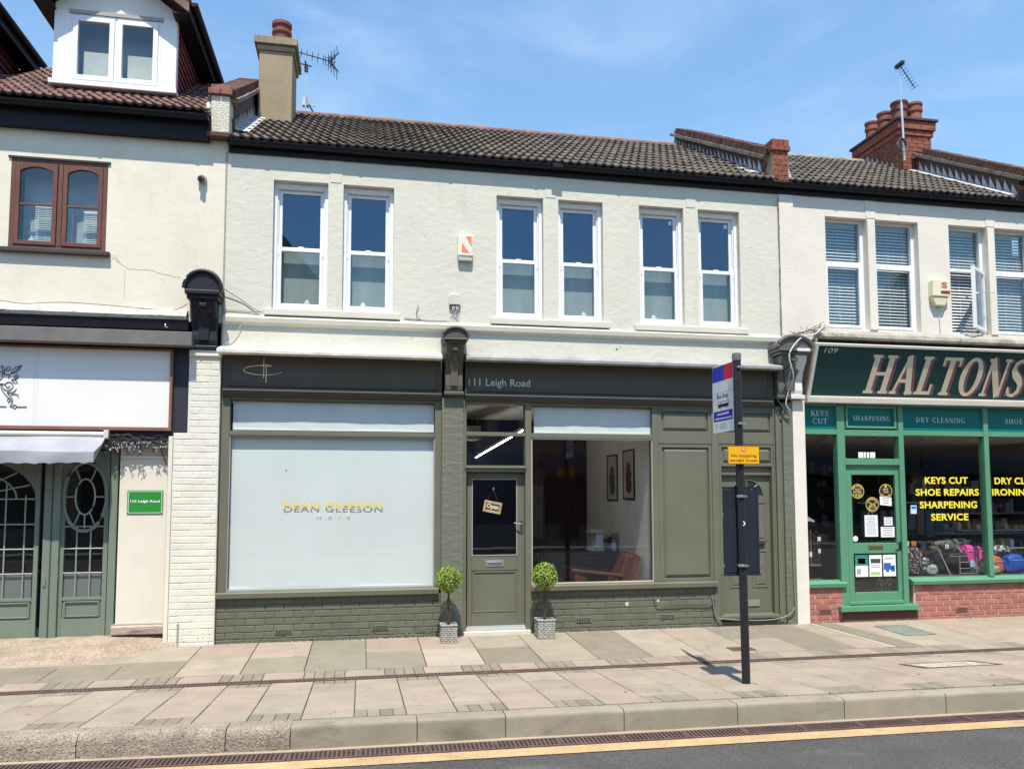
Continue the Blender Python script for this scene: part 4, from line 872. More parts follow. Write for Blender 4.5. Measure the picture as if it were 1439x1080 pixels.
# dormers
barge_m = pm('weathered_brown_barge', (.14, .09, .075), .7, .25, 6, .1, 90, .4, .004, dirt=((.26, .25, .23), .60, 8, (1, 1, 1)))
def dormer(par, cx, yf=.30, win=True):
    hw = .72; zb = 6.875; ze = 7.93
    o = MB().box(cx-hw, cx-hw+.19, yf, yf+.10, zb, ze-.12).build('dormer', white_upvc, par, bevel=.006, label='white clad gabled dormer with twin window' if win else 'dormer at the left edge of the roof')
    MB().box(cx+hw-.19, cx+hw, yf, yf+.10, zb, ze-.12).build('corner_board', white_upvc, o, bevel=.006)
    MB().box(cx-hw-.03, cx+hw+.02, yf-.05, yf+.08, zb-.05, zb+.01).build('dormer_sill', white_upvc, o, bevel=.006)
    yb = 2.0
    for xa_ in (cx+hw-.06, cx-hw+.03): MB().yz([(yf+.1, zb-.1), (1.95, ze-.02), (1.95, ze), (yf+.1, ze)], xa_, xa_+.03).build('cheek', roofdark, o)
    m = MB(); zc = zb
    k = 0; z = zb+.02
    while z < ze:
        ys_ = max(yf+.06, ry0+(z-rz0)/S5)
        for s_ in (1, -1):
            x = cx+s_*(hw-.03)
            y = yf+.06-(.08 if k % 2 else 0); ye_ = min(yb, ys_+.12)
            while y < ye_:
                y2 = min(y+.158, ye_); y1 = max(y, yf+.06)
                if y2-y1 > .02: m.add([(x, y1, z+.11), (x, y2-.006, z+.11), (x+s_*.028, y2-.006, z), (x+s_*.028, y1, z), (x, y1, z), (x, y2-.006, z)], [(0, 1, 2, 3), (0, 3, 4), (1, 5, 2), (3, 2, 5, 4)])
                y += .165
        z += .10; k += 1
    m.build('hanging_tile', tile_hang, o, kind='stuff')
    # gable roof
    pk = ze+.62; ov = .17; ey = yf-.22
    sl_ = (pk-ze)/(hw+ov)
    m = MB()
    for s_ in (1, -1):
        m.add([(cx, ey, pk), (cx+s_*(hw+ov), ey, ze-.02), (cx+s_*(hw+ov), 2.05, ze-.02), (cx, 2.9, pk), (cx, ey, pk+.05), (cx+s_*(hw+ov), ey, ze+.03), (cx+s_*(hw+ov), 2.05, ze+.03), (cx, 2.9, pk+.05)],
              [(0, 1, 2, 3), (4, 5, 6, 7), (0, 4, 5, 1), (1, 5, 6, 2)])
    m.build('dormer_roof', tile_hang, o)
    m = MB()
    for s_ in (1, -1):
        m = MB().box(min(cx+s_*(hw+ov), cx+s_*(hw+ov+.02)), max(cx+s_*(hw+ov), cx+s_*(hw+ov+.02)), ey, 2.05, ze-.14, ze+.02).box(min(cx+s_*(hw-.02), cx+s_*(hw+ov)), max(cx+s_*(hw-.02), cx+s_*(hw+ov)), ey+.02, 2.5, ze-.14, ze-.12)
        m.build('eaves_board', black_pl, o)
    for s_ in (1, -1):
        xg = cx+s_*(hw+ov+.06); m = MB(); prof = [(xg+.05*math.cos(R(a)), ze+.02+.05*math.sin(R(a))) for a in range(180, 361, 30)]
        m.xz(prof, ey+.02, 2.05); m.build('dormer_gutter', black_pl, o)
    m = MB()
    for s_ in (1, -1):
        a, b = (cx, pk+.06), (cx+s_*(hw+ov+.02), ze+.03); q = [a, b, (b[0], b[1]-.17), (a[0], a[1]-.17)]
        if s_ < 0: q = q[::-1]
        m.xz(q[::-1], ey-.03, ey)
    m.build('barge_board', barge_m, o, bevel=.006)
    m = MB()
    for s_ in (1, -1):
        a, b = (cx, pk+.10), (cx+s_*(hw+ov+.03), ze+.065); q = [a, b, (b[0], b[1]-.05), (a[0], a[1]-.05)]
        if s_ < 0: q = q[::-1]
        m.xz(q[::-1], ey-.05, ey+.05)
    m.build('verge_tile', tile_hang, o)
    m = MB().xz([(cx-hw, ze-.12), (cx+hw, ze-.12), (cx+hw, ze-.03), (cx, pk-.10), (cx-hw, ze-.03)], yf+.02, yf+.10)
    m.build('gable_panel', pm('chalky_white_boarding', (.74, .73, .70), .8, .05, 3, .04, 80, .5, .006, low=1, ls=6), o)
    MB().box(cx-hw+.17, cx+hw-.17, yf-.02, yf+.02, ze-.165, ze-.12).build('gable_trim', flat('grey_trim', (.34, .33, .32)), o)
    if win:
        x0, x1, z0, z1 = cx-hw+.19, cx+hw-.19, zb+.01, ze-.165
        m = MB().box(x0, x0+.03, yf+.0, yf+.09, z0, z1).box(x1-.03, x1, yf, yf+.09, z0, z1).box(x0+.03, x1-.03, yf, yf+.09, z1-.03, z1).box(x0+.03, x1-.03, yf, yf+.09, z0, z0+.03).box((x0+x1)/2-.015, (x0+x1)/2+.015, yf, yf+.09, z0+.03, z1-.03)
        m.build('dormer_window', white_upvc, o, bevel=.003)
        for a, b in ((x0+.032, (x0+x1)/2-.017), ((x0+x1)/2+.017, x1-.032)):
            m = MB(); w = .06; c, e = z0+.032, z1-.032
            m.box(a, a+w, yf-.015, yf+.05, c, e).box(b-w, b, yf-.015, yf+.05, c, e).box(a+w, b-w, yf-.015, yf+.05, c, c+w).box(a+w, b-w, yf-.015, yf+.05, e-w, e)
            m.build('dormer_sash', white_upvc, o, bevel=.005)
            MB().box(a+w, b-w, yf+.015, yf+.02, c+w, e-w).build('pane', glass_clear, o)
            MB().box(a+.10, b-w-.0, yf+.10, yf+.11, c+.02, c+.42).build('net_blind', pm('creamy_net_blind', (.62, .60, .52), .8, .1, 5, bump=.3), o)
        MB().box(cx-hw+.1, cx+hw-.1, yf+.35, yf+.37, zb-.1, ze).build('dormer_room', pm('pale_room_grey', (.42, .43, .42), .8), o)
    return o
dormer(A, -3.115); dormer(A, -5.55)
# canopy over the sign
m = MB().yz([(0, 3.86), (-.10, 3.86), (-.12, 3.90), (-.05, 3.985), (0, 3.995)], -8, -2.10); m.build('ledge', pm('mouldy_white_ledge', (.55, .53, .46), .9, .2, 5, .15, 60, .9, .012, dirt=((.16, .14, .11), .53, 10, (.5, 1, 1.6))), A, bevel=.004)
MB().yz([(0, 3.74), (-.06, 3.74), (-.09, 3.855), (0, 3.855)], -8, -2.08).build('canopy_board', black_pt, A, bevel=.004)
MB().box(-8, sx(-2.055, -.26), -.26, .0, sz(3.565, -.26), sz(3.735, -.26)).build('canopy_box', grey_pt, A, bevel=.006)
MB().yz([(0, 3.50), (-.13, 3.52), (-.15, 3.555), (0, 3.555)], -8, -2.06).build('canopy_ledge', black_pt, A, bevel=.004)
MB().box(-8, -2.03, -.035, .3, 2.44, 3.52).build('sign_backing', flat('blue_black_paint', (.030, .030, .042), .5), A)
m = MB().tube([(-2.335, -.095, 3.80), (-2.335, -.11, 3.77), (-2.32, -.12, 3.755), (-2.30, -.12, 3.765)], .007, 6).build('cup_hook', chrome, A)
MB().box(-8, -2.26, -.03, .30, 2.31, 2.44).build('head_board', pm('grubby_head_board', (.20, .18, .155), .8, .25, 4, .1, 60, .3, .004), A)
corbel(A, sx(-2.155, -.25), sx(-1.725, -.25), 3.56, 4.08, 4.41, black_pt, lab='black painted console with round hood between cream and pale green walls')
# white painted brick pier
wp = MB().box(-2.06, -1.70, -.066, .14, -.1, 3.44).box(-2.215, -2.06, -.066, .14, -.1, 2.50).build('brick_pier', mortar_w, A)
bricks(wp, -2.04, -1.705, 2.5, 3.42, -.07, white_brick, None, course=.078)
bricks(wp, -2.21, -1.705, -.04, 2.5, -.07, white_brick, None, course=.078)
MB().box(-2.06, -1.69, -.10, .0, 3.425, 3.505).build('pier_cap', pm('white_cap_paint', (.74, .73, .66), .7, .06, 5), wp, bevel=.012)
MB().box(-2.27, -2.222, -.06, .1, 0.02, 2.46).build('pilaster_strip', cream, A, bevel=.004)
MB().box(-2.265, -2.218, -.03, .1, 0, 2.5).build('pier_edge', white_brick, A)
MB().box(-2.115, -2.095, -.078, -.07, -.05, .26).build('crack_strip', flat('grey_gap', (.3, .29, .26)), wp)
# cream board
BY = .06
b5 = MB().fb(-2.81, -2.285, .26, 2.33, BY, .12).build('infill_board', pm('cream_infill_board', (.66, .62, .53), .7, .05, 2.0, .03, 60, .2, .003, dirt=((.55, .47, .39), .62, 4, (2, 2, .7))), A)
MB().fb(-2.80, -2.29, 2.20, 2.225, BY-.03, BY-.001).build('batten', cream, b5)
MB().fb(-2.86, -2.27, .135, .235, BY-.08, .12).build('timber_sill', pm('bare_weathered_timber', (.40, .33, .27), .9, .3, 5, .2, 60, 1, .012, stretch=(.25, 1, 2), dirt=((.12, .09, .07), .52, 7, (.3, 1, 2))), A, bevel=.01)
MB().fb(-2.84, -2.29, .08, .135, BY-.0, .12).build('sill_gap', roofdark, A)
MB().fb(-2.86, -2.28, .233, .262, BY+.0, .12).build('bottom_rail', flat('cream_grey', (.35, .31, .26)), A)
# sage shopfront
GY = .08
m = MB(); m.fb(-2.915, -2.83, .10, 2.33, GY-.01, .2).fb(-3.62, -3.445, .10, 2.40, GY-.03, .2).fb(-5.6, -5.45, .1, 2.4, GY-.03, .2).fb(-8, -2.83, 2.31, 2.42, GY, .2).fb(-8, -7.4, .1, 2.3, GY, .2)
gp = m.build('door_posts', sage, A, bevel=.008)
m = MB().box(-3.555, -3.54, .046, .05, .12, 2.3); m.build('post_joint', flat('dark_joint', (.05, .06, .05)), gp)
def arched(par, x0, x1, name, lab):
    """glazed leaf: bottom panel, rectangular lights above, arched head"""
    m = MB(); Y0, Y1 = GY+.01, GY+.055
    st = .05
    m.fb(x0, x0+st, .12, 2.30, Y0, Y1).fb(x1-st, x1, .12, 2.30, Y0, Y1).fb(x0+st, x1-st, .12, .34, Y0, Y1).fb(x0+st, x1-st, .34, .55, Y0+.014, Y1).fb(x0+st, x1-st, .55, .585, Y0, Y1)
    c, hw = (x0+x1)/2, (x1-x0)/2-st; zs = 1.72; top = 2.28
    for i in range(16):
        a0, a1 = R(180-i*11.25), R(180-(i+1)*11.25)
        f = lambda a: (sx(c+hw*math.cos(a), Y0), sz(zs+(2.20-zs)*math.sin(a), Y0))
        p, q = f(a0), f(a1); m.xz([p, q, (q[0], sz(top, Y0)), (p[0], sz(top, Y0))], Y0, Y1)
    o = m.build(name, sage, A, bevel=.004, label=lab)
    MB().fb(x0+st-.01, x1-st+.01, .58, 2.22, Y0+.02, Y0+.024).build('door_glass', glass, o)
    MB().fb(x0+st+.01, x1-st-.01, .58, .86, Y0+.034, Y0+.038).build('privacy_film', flat('grey_film', (.20, .22, .21), .4), o)
    m = MB(); m.frame(x0+st+.02, x1-st-.02, .36, .54, .018, Y0-.004, Y0+.013); m.build('panel_moulding', sage, o, bevel=.004)
    return o, c, hw
o1, c1, h1 = arched(A, -3.44, -2.92, 'door', 'narrow sage door leaf with oval light')
bars = MB()
def bar(p, q, r=.008, y=GY+.018): bars.tube([(sx(p[0], y), y, sz(p[1], y)), (sx(q[0], y), y, sz(q[1], y))], r, 4)
ecx, ecz, erx, erz = c1, 1.745, .235, .40
E1 = lambda a, k=1, kz=1: (ecx+erx*k*math.cos(R(a)), ecz+erz*kz*math.sin(R(a)))
for zz in (1.145, .865): bar((c1-h1, zz), (c1+h1, zz))
for xx in (-.075, .075):
    bar((c1+xx, .585), (c1+xx, 1.40))
bar((c1-h1, 1.40), (c1+h1, 1.40))
for a in (0, 60, 120, 180, 240, 300, 270): bar(E1(a, .45, .52), E1(a, .97, .97))
bars.build('glazing_bar', sage_br, o1)
m = MB(); P = lambda a, k, kz, y=GY+.012: (sx(E1(a, k, kz)[0], y), y, sz(E1(a, k, kz)[1], y))
m.tube([P(a, 1, 1) for a in range(0, 361, 12)], .022, 6); m.build('oval_ring', sage, o1, smooth='auto')
m = MB(); m.tube([P(a, .45, .52) for a in range(0, 361, 15)], .010, 5); m.build('inner_oval', sage_br, o1, smooth='auto')
o2, c2, h2 = arched(A, -5.40, -3.66, 'arched_window', 'wide sage arched shop window cut by the left edge')
bars = MB()
for k in range(8): 
    xx = c2-h2+ (k+.5)*(2*h2)/8+.0
    bar((xx, .585), (xx, 1.76 if k in (0, 7) else 1.9))
for zz in (.865, 1.145, 1.43, 1.72): bar((c2-h2, zz), (c2+h2, zz))
for a in range(20, 180, 20): bar((c2+.35*math.cos(R(a)), 1.72+.2*math.sin(R(a))), (c2+h2*.98*math.cos(R(a)), 1.72+.47*math.sin(R(a))))
y = GY+.016
bars.tube([(sx(c2+.62*math.cos(R(a)), y), y, sz(1.72+.34*math.sin(R(a)), y)) for a in range(0, 181, 10)], .009, 4)
bars.tube([(sx(c2+.30*math.cos(R(a)), y), y, sz(1.72+.17*math.sin(R(a)), y)) for a in range(0, 181, 10)], .009, 4)
bars.build('glazing_bar', sage_br, o2)
MB().fb(-3.60, -3.575, .72, .80, GY-.045, GY-.031).build('lock_plate', steel, gp)
MB().box(-8, -2.83, .06, .3, -.1, .11).build('threshold', pm('pale_concrete_step', (.50, .45, .37), .9, .1, 5), A)
# restaurant-like dim things behind the left glass are kept to a table and a shelf
MB().box(-5.2, -3.0, 1.2, 1.5, .9, .94).build('shelf', flat('dark_wood_shelf', (.08, .05, .035)), A)
# ------------------------------------------------------------------ right building (109)
Hn = thing('shop_house', 'off white roughcast shop house with dark green sign and red brick base', 'building', (8.5, 1.5, 0))
H109 = [(6.46, 7.125), (7.25, 7.96), (8.47, 9.12), (9.24, 9.93)]
m = MB(); wallholes(m, 5.728, 13.2, 3.9, 6.12, -.004, .28, [(a, b, 4.10, 5.73) for a, b in H109]+[(10.6, 11.3, 4.1, 5.73)]); wh = m.build('front_wall', wall109, Hn)
MB().box(5.80, 13.2, 2.2, 2.3, 3.2, 6.1).box(5.80, 13.2, .3, 2.2, 3.1, 3.2).build('inner_wall', dark_in, Hn)
MB().box(5.735, 5.955, -.028, .0, 3.95, 5.99).build('party_pilaster', wall109, Hn, bevel=.004)
m = MB()
P = [(5.727+random.uniform(-.004, .004), z*.05+3.9) for z in range(42)]
for q in ribbon(P, [.006+random.uniform(0, .012) for _ in P]): m.add([(x, -.031, z) for x, z in q], [(0, 1, 2, 3)])
m.build('wall_joint', flat('brown_joint', (.20, .13, .10), .95), Hn)
for a, b in ((7.125, 7.25), (9.12, 9.24)):
    m = MB().box(a+.0, b-.0, -.022, -.003, 4.10, 5.72); m.build('mullion_pier', wall109, Hn, bevel=.012)
    c = (a+b)/2; MB().xz([(c-.07, 5.74), (c+.07, 5.74), (c+.095, 6.0), (c-.095, 6.0)], -.012, -.004).build('keystone', wall109, Hn, bevel=.003)
def upvc(par, x0, x1, z0, z1, fixed=True, openleaf=False):
    y = .10; m = MB().box(x0, x0+.045, y, y+.06, z0, z1).box(x1-.05, x1, y, y+.06, z0, z1).box(x0+.045, x1-.05, y, y+.06, z1-.04, z1).box(x0+.045, x1-.05, y, y+.06, z0, z0+.045).box(x0+.045, x1-.05, y, y+.06, z1-.67, z1-.62)
    w = m.build('window', white_upvc, par, bevel=.004, label='white window with its lower leaf swung open' if openleaf else None)
    MB().box(x0+.045, x1-.05, y+.03, y+.034, z1-.62, z1-.04).build('pane', glass_clear, w)
    if not openleaf:
        m = MB(); a, b, c, d = x0+.047, x1-.052, z0+.047, z1-.672
        m.box(a, a+.035, y-.012, y+.03, c, d).box(b-.035, b, y-.012, y+.03, c, d).box(a+.035, b-.035, y-.012, y+.03, c, c+.035).box(a+.035, b-.035, y-.012, y+.03, d-.035, d)
        m.build('casement', white_upvc, w, bevel=.004)
        MB().box(a+.035, b-.035, y+.012, y+.016, c+.035, d-.035).build('pane', glass_clear, w)
    else:
        Lw = x1-x0-.11; hx, hy = x1-.03, y-.03; an = R(34)   # leaf hinged on the right and swung out
        m = MB(); c, d = z0+.047, z1-.672
        m.box(-Lw, -Lw+.05, -.025, .02, c, d).box(-.05, 0, -.025, .02, c, d).box(-Lw+.05, -.05, -.025, .02, c, c+.05).box(-Lw+.05, -.05, -.025, .02, d-.05, d)
        g = MB().box(-Lw+.05, -.05, -.004, 0, c+.05, d-.05)
        rot = lambda p: Vector((hx+p.x*math.cos(an)-p.y*math.sin(an), hy+p.x*math.sin(an)+p.y*math.cos(an), p.z))
        m.xform(rot); g.xform(rot)
        m.build('open_casement', white_upvc, w, bevel=.004); g.build('pane', glass_clear, w)
        MB().tube([(x0+.25, y, z0+.55), (x0+.45, y-.2, z0+.62), (hx, y-.25, z0+.60)], .006, 5).build('window_stay', steel, w)
    return w
for i, (a, b) in enumerate(H109): upvc(Hn, a, b, 4.10, 5.73, openleaf=(i == 2))
upvc(Hn, 10.6, 11.3, 4.1, 5.73)
MB().box(5.70, 13.2, -.026, .0, 6.0, 6.13).build('fascia_board', black_pl, Hn)
gutter(Hn, 5.705, 13.2, -.086, 6.125, step=1.0, first=.9)
r9 = MB().add([(5.86, -.10, 6.115), (13.2, -.10, 6.115), (13.2, RY, RZ), (5.86, RY, RZ), (5.86, 6.8, 6.1), (13.2, 6.8, 6.1)], [(0, 1, 2, 3), (3, 2, 5, 4)]).build('roof', roofdark, Hn)
roof(r9, 5.90, 10.8, -.115, 6.13, SLP, 3.95, tm, gauge=.345, w=.232, skip=lambda x, y: 9.72 < x < 9.99)
m = MB()
for i in range(11): m.yz([(RY+.10*math.cos(R(a)), RZ-.005+.085*math.sin(R(a))) for a in range(-10, 191, 25)], 5.88+i*.44, 5.88+i*.44+.432)
m.build('ridge_tile', pm('grey_ridge', (.24, .215, .18), .9, .2, 6, rnd=.1), r9)
# party wall between 111 and 109
parapet(Hn, 5.665, 5.865, .25, 3.5, 0, '', top=.42, flashside=-1)
pr_ = MB().box(5.675, 5.91, .0, .26, 6.10, 6.70).build('party_pier', chimmortar, Hn)
m = MB(); brickface(m, (5.675, 0, 6.12), (1, 0, 0), (0, 0, 1), .235, .5, .075, .115); m.build('brick', chimbrick, pr_, kind='stuff')
m = MB()
for i in range(3): m.box(5.645+i*.098, 5.645+i*.098+.09, -.04, .28, 6.63, 6.70).box(5.66+i*.09, 5.66+i*.09+.082, -.02, .28, 6.705, 6.80)
m.build('cap_brick', chimbrick, pr_, bevel=.006)
MB().add([(5.91, -.02, 6.10), (5.99, -.02, 6.16), (5.93, .1, 6.25), (5.91, .0, 6.40)], [(0, 1, 2, 3)]).build('lead_apron', lead, Hn)
# far party wall with big brick stack
parapet(Hn, 9.78, 9.98, .05, 2.25, 0, '', top=.45, flashside=-1)
cx0, cx1, cy0, cy1, cz0, cz1 = 9.50, 10.13, 2.30, 3.56, 7.2, 8.56
st = MB().box(cx0, cx1, cy0, cy1, cz0, cz1).build('chimney', chimmortar, Hn)
m = MB(); brickface(m, (cx0, cy0, cz0), (1, 0, 0), (0, 0, 1), cx1-cx0, 1.05); brickface(m, (cx0, cy1, cz0), (0, -1, 0), (0, 0, 1), cy1-cy0, 1.05)
m.build('brick', chimbrick, st, kind='stuff')
for (a, b, e) in ((8.24, 8.34, .035), (8.345, 8.50, .065)):
    m = MB().box(cx0-e, cx1+e, cy0-e, cy1+e, a, b-.002); m.build('oversailing_course', chimbrick, st, bevel=.006)
MB().box(cx0-.10, cx1+.10, cy0-.10, cy1+.10, 8.502, 8.55).build('cap_slab', flat('sooty_slab', (.07, .06, .055), .9), st, bevel=.008)
for (x, y, s_) in ((9.66, 2.50, 1.0), (9.97, 2.50, .95), (9.66, 2.92, .9), (9.66, 3.30, .85)):
    z = 8.55; r = .125*s_
    m = MB().lathe(x, y, [(r*1.08, z), (r*1.02, z+.22), (r*1.2, z+.24), (r*1.2, z+.29), (r*1.08, z+.30), (r*1.1, z+.35), (r*1.22, z+.36), (r*1.22, z+.40), (r*.95, z+.405), (r*.85, z+.36)], 20); m.build('chimney_pot', terracotta, st, smooth='auto')
MB().box(cx0-.02, cx1+.02, cy0-.07, cy0+.02, 7.12, 7.42).build('lead_saddle', lead, Hn, bevel=.01)
m = MB()
for i in range(9):
    y = cy0+i*.14; zz = RZ-(RY-min(y, RY))*SLP
    m.add([(cx0-.016, y, zz+.04), (cx0-.016, y+.14, zz+.04+.08*(y < RY)), (cx0-.014, y+.07, zz+.22)], [(0, 1, 2)])
m.build('lead_flashing', lead, Hn)
# ledge above sign
MB().yz([(0, 3.93), (-.22, 3.90), (-.26, 3.93), (-.24, 3.99), (-.10, 4.05), (0, 4.08)], 6.22, 13.2).build('ledge', pm('dirty_stone_ledge', (.36, .34, .29), .95, .2, 4, .15, 70, .9, .012, dirt=((.15, .14, .12), .52, 6, (1, 1, 1))), Hn, bevel=.01)
# console with cables: half grey, half white
k1 = corbel(Hn, sx(5.66, -.25), sx(6.20, -.25), 3.13, 3.66, 3.90, pm('glossy_grey_olive', (.11, .105, .095), .3, .1, 4, .05, 80, .2, .004, spec=.6, dirt=((.3, .29, .26), .70, 8, (1, 1, 1))), lab='battered console painted grey on one side and white on the other, wrapped in cables')
wh_g = pm('glossy_white_paint', (.66, .66, .62), .3, .06, 4, .04, 80, .2, .004, spec=.6, dirt=((.36, .35, .32), .66, 6, (1, 1, .5)))
m = MB()
z0_, z1_ = 3.13, 3.66
prof = [(.02, z0_), (-.108, z0_-.0), (-.118, z0_+.06), (-.108, z0_+.185), (-.148, z0_+.32), (-.228, z0_+.45), (-.248, z1_), (.02, z1_)]
m.yz(prof, 5.795, 5.972); m.box(5.795, 5.99, -.306, -.27, 3.70, 3.745).box(5.79, 6.0, -.132, .02, 3.07, 3.128)
m.build('white_half', wh_g, k1, bevel=.008)
# sign
sg = thing('shop_sign', 'dark green tilted fascia sign reading HALTONS in cream slanted capitals', 'sign', (8.2, -.15, 3.5))
def tilt(p):      # local (x, depth out of the board, height along it) -> leaning board
    t = (p.z)/.70; return Vector((p.x, -.02-.245*t+p.y*.94, 3.135+.665*t+p.y*.33))
sxl = lambda px: px
m = MB(); B = MB().box(6.13, 12, -.0, .03, 0.0, .70); B.xform(tilt).build('board', teal, sg)
F = MB().box(6.085, 12, -.03, .03, -.045, -.0).box(6.085, 12, -.03, .03, .70, .735).box(6.085, 6.13, -.03, .03, .0, .70); F.xform(tilt).build('frame', pm('cream_sign_frame', (.68, .66, .58), .5, .05, 5), sg, bevel=.003)
MB().box(6.04, 12, -.12, .12, 3.03, 3.10).build('soffit_board', flat('beige_soffit', (.45, .42, .37)), sg, bevel=.004)
MB().yz([(-.02, 3.1), (.1, 3.1), (.1, 3.9), (-.26, 3.9), (-.26, 3.82)], 6.10, 6.13).build('side_board', pm('rotten_brown_board', (.25, .21, .18), .9, .3, 8), sg)
lt = serif('HALTONS', 6.94, 9.53, .055, .60, -.004, shear=.17, T=.21, t=.09, gap=.09)
sh_ = MB(); sh_.v = [(x+.050, y+.002, z-.012) for x, y, z in lt.v]; sh_.f = lt.f
sh2 = MB(); sh2.v = [(x+.028, y+.0012, z-.006) for x, y, z in lt.v]; sh2.f = lt.f
sh_.xform(tilt).build('letter_shade', maroon_l, sg); sh2.xform(tilt).build('letter_shade', maroon_l, sg); lt.xform(tilt).build('lettering', cream_l, sg, label='cream slanted serif capitals HALTONS with maroon shade')
n9 = text('109', 6.235, 6.43, .60, .672, -.003, bold=0); n9.xform(lambda p: Vector((p.x+(p.z-.6)*.3, p.y, p.z))); n9.xform(tilt).build('house_number', flat('grey_cream', (.60, .58, .50)), sg, label='small slanted number 109')
# shopfront frame
m = MB(); Y = -.0
for a, b, c, d in ((6.015, 6.035, .53, 3.02), (6.555, 6.675, .2, 3.02), (7.525, 7.605, .2, 3.02), (8.925, 9.005, .57, 3.02), (10.45, 10.52, .57, 3.02), (6.035, 6.555, 2.595, 2.665), (7.605, 8.925, 2.595, 2.665), (9.005, 10.45, 2.595, 2.665), (6.675, 7.525, 2.58, 2.665), (6.675, 7.525, 2.17, 2.26)):
    m.fb(a, b, c, d, Y+(.004 if b-a > .3 else 0), .12)
fr9 = m.build('shopfront_frame', green, Hn, bevel=.005)
m = MB(); m.frame(6.70, 7.50, 2.69, 3.01, .03, Y-.006, .05); m.fb(6.035, 6.555, 3.0, 3.03, Y, .1).fb(6.675, 12, 3.01, 3.03, Y, .1); m.build('transom_frame', green, fr9, bevel=.004)
for a, b, s_, za, zb in ((6.035, 6.555, 'KEYS\nCUT', 0, 0), (6.73, 7.47, 'SHARPENING', 2.80, 2.865), (7.605, 8.925, 'DRY CLEANING', 2.79, 2.86), (9.005, 10.45, 'SHOE REPAIRS', 2.79, 2.86)):
    p = MB().fb(a, b, 2.66, 3.01, .035, .06).build('transom_panel', teal2, Hn)
    if '\n' in s_:
        serif('KEYS', sx(6.16, .03), sx(6.425, .03), sz(2.855, .03), sz(2.93, .03), .033, T=.13, t=.05).build('lettering', white_l, p, label='white serif lettering KEYS CUT'); serif('CUT', sx(6.185, .03), sx(6.41, .03), sz(2.745, .03), sz(2.82, .03), .033, T=.13, t=.05).build('lettering', white_l, p)
    else:
        w = {'SHARPENING': (6.815, 7.395), 'DRY CLEANING': (7.82, 8.62), 'SHOE REPAIRS': (9.30, 10.15)}[s_]
        serif(s_, sx(w[0], .03), sx(w[1], .03), sz(za, .03), sz(zb, .03), .033, T=.13, t=.05, gap=.22).build('lettering', white_l, p, label='white serif lettering '+s_)
sw_ = MB().fb(6.035, 6.555, .53, 2.60, .055, .061).build('side_pane', glass, Hn)
w2 = MB().fb(7.605, 8.925, .57, 2.60, .055, .061).build('main_pane', glass, Hn); w3 = MB().fb(9.005, 10.45, .57, 2.60, .055, .061).build('main_pane', glass, Hn)
MB().fb(6.675, 7.525, 2.25, 2.59, .055, .061).build('top_light', glass, Hn)
def lines(par, rows, lab):
    for s_, a, b, c, d in rows:
        text(s_, sx(a, .05), sx(b, .05), sz(c, .05), sz(d, .05), .050, bold=.028, spacing=1.05, depth=.002).build('lettering', yellow_l, par, label=lab+s_)
lines(w2, (('KEYS CUT', 7.92, 8.625, 1.905, 2.005), ('SHOE REPAIRS', 7.765, 8.80, 1.735, 1.835), ('SHARPENING', 7.825, 8.76, 1.555, 1.655), ('SERVICE', 8.00, 8.61, 1.38, 1.48)), 'yellow capitals ')
lines(w3, (('DRY CLEANING', 9.07, 10.15, 1.90, 2.00), ('IRONING SERVICE', 8.99+.03, 10.35, 1.735, 1.835)), 'yellow capitals ')
# door
D9 = .04
m = MB(); m.fb(6.675, 6.755, .20, 2.17, D9, D9+.05).fb(7.44, 7.525, .20, 2.17, D9, D9+.05).fb(6.755, 7.44, 2.03, 2.17, D9, D9+.05).fb(6.755, 7.44, .93, 1.075, D9, D9+.05).fb(6.755, 7.44, .20, .395, D9, D9+.05)
dh = m.build('door', green, Hn, bevel=.006, label='green glazed shop door covered in stickers and notices')
MB().fb(6.755, 7.44, 1.07, 2.035, D9+.02, D9+.026).build('door_glass', glass, dh); MB().fb(6.755, 7.44, .39, .935, D9+.02, D9+.026).build('door_glass', glass, dh)
MB().fb(6.99, 7.22, .985, 1.04, D9-.006, D9).build('letter_plate', brass, dh, bevel=.003)
MB().fb(6.62, 7.54, .225, .27, D9-.04, D9).build('weather_board', green, dh, bevel=.006)
m = MB().fb(7.47, 7.50, .98, 1.09, D9-.01, D9).tube([(sx(7.485, D9), D9-.01, 1.07), (sx(7.485, D9), D9-.045, 1.07), (sx(7.40, D9), D9-.05, 1.065)], .009, 6); m.build('door_handle', black_l, dh)
MB().fb(6.545, 7.76, .13, .205, -.08, .12).build('door_sill', green, Hn, bevel=.006)
MB().box(6.56, 7.72, -.02, .1, -.05, .13).build('plinth', flat('brown_stain_plinth', (.12, .055, .045), .9), Hn)
m = MB().yz([(.02, .46), (-.04, .475), (-.05, .53), (.08, .575), (.08, .46)], 6.0, 6.62); m.build('shop_sill', green, Hn, bevel=.004)
m = MB().yz([(.02, .47), (-.05, .485), (-.06, .535), (.08, .585), (.08, .47)], 7.64, 13.2); m.build('shop_sill', green, Hn, bevel=.004)
rb1 = MB().box(6.04, 6.57, .010, .12, -.1, .48).build('stall_riser', pinkmortar, Hn); bricks(rb1, 6.04, 6.57, -.04, .47, 0, redbrick, None, course=.075)
rb2 = MB().box(7.68, 13.2, .010, .12, -.1, .49).build('stall_riser', pinkmortar, Hn); bricks(rb2, 7.70, 10.4, -.04, .48, 0, redbrick, None, course=.075, first=1)
airbrick(rb1, 6.29, .15, flat('brown_airbrick', (.25, .11, .09), .8), .19); airbrick(rb2, 8.44, .115, flat('brown_airbrick', (.25, .11, .09), .8), .19)
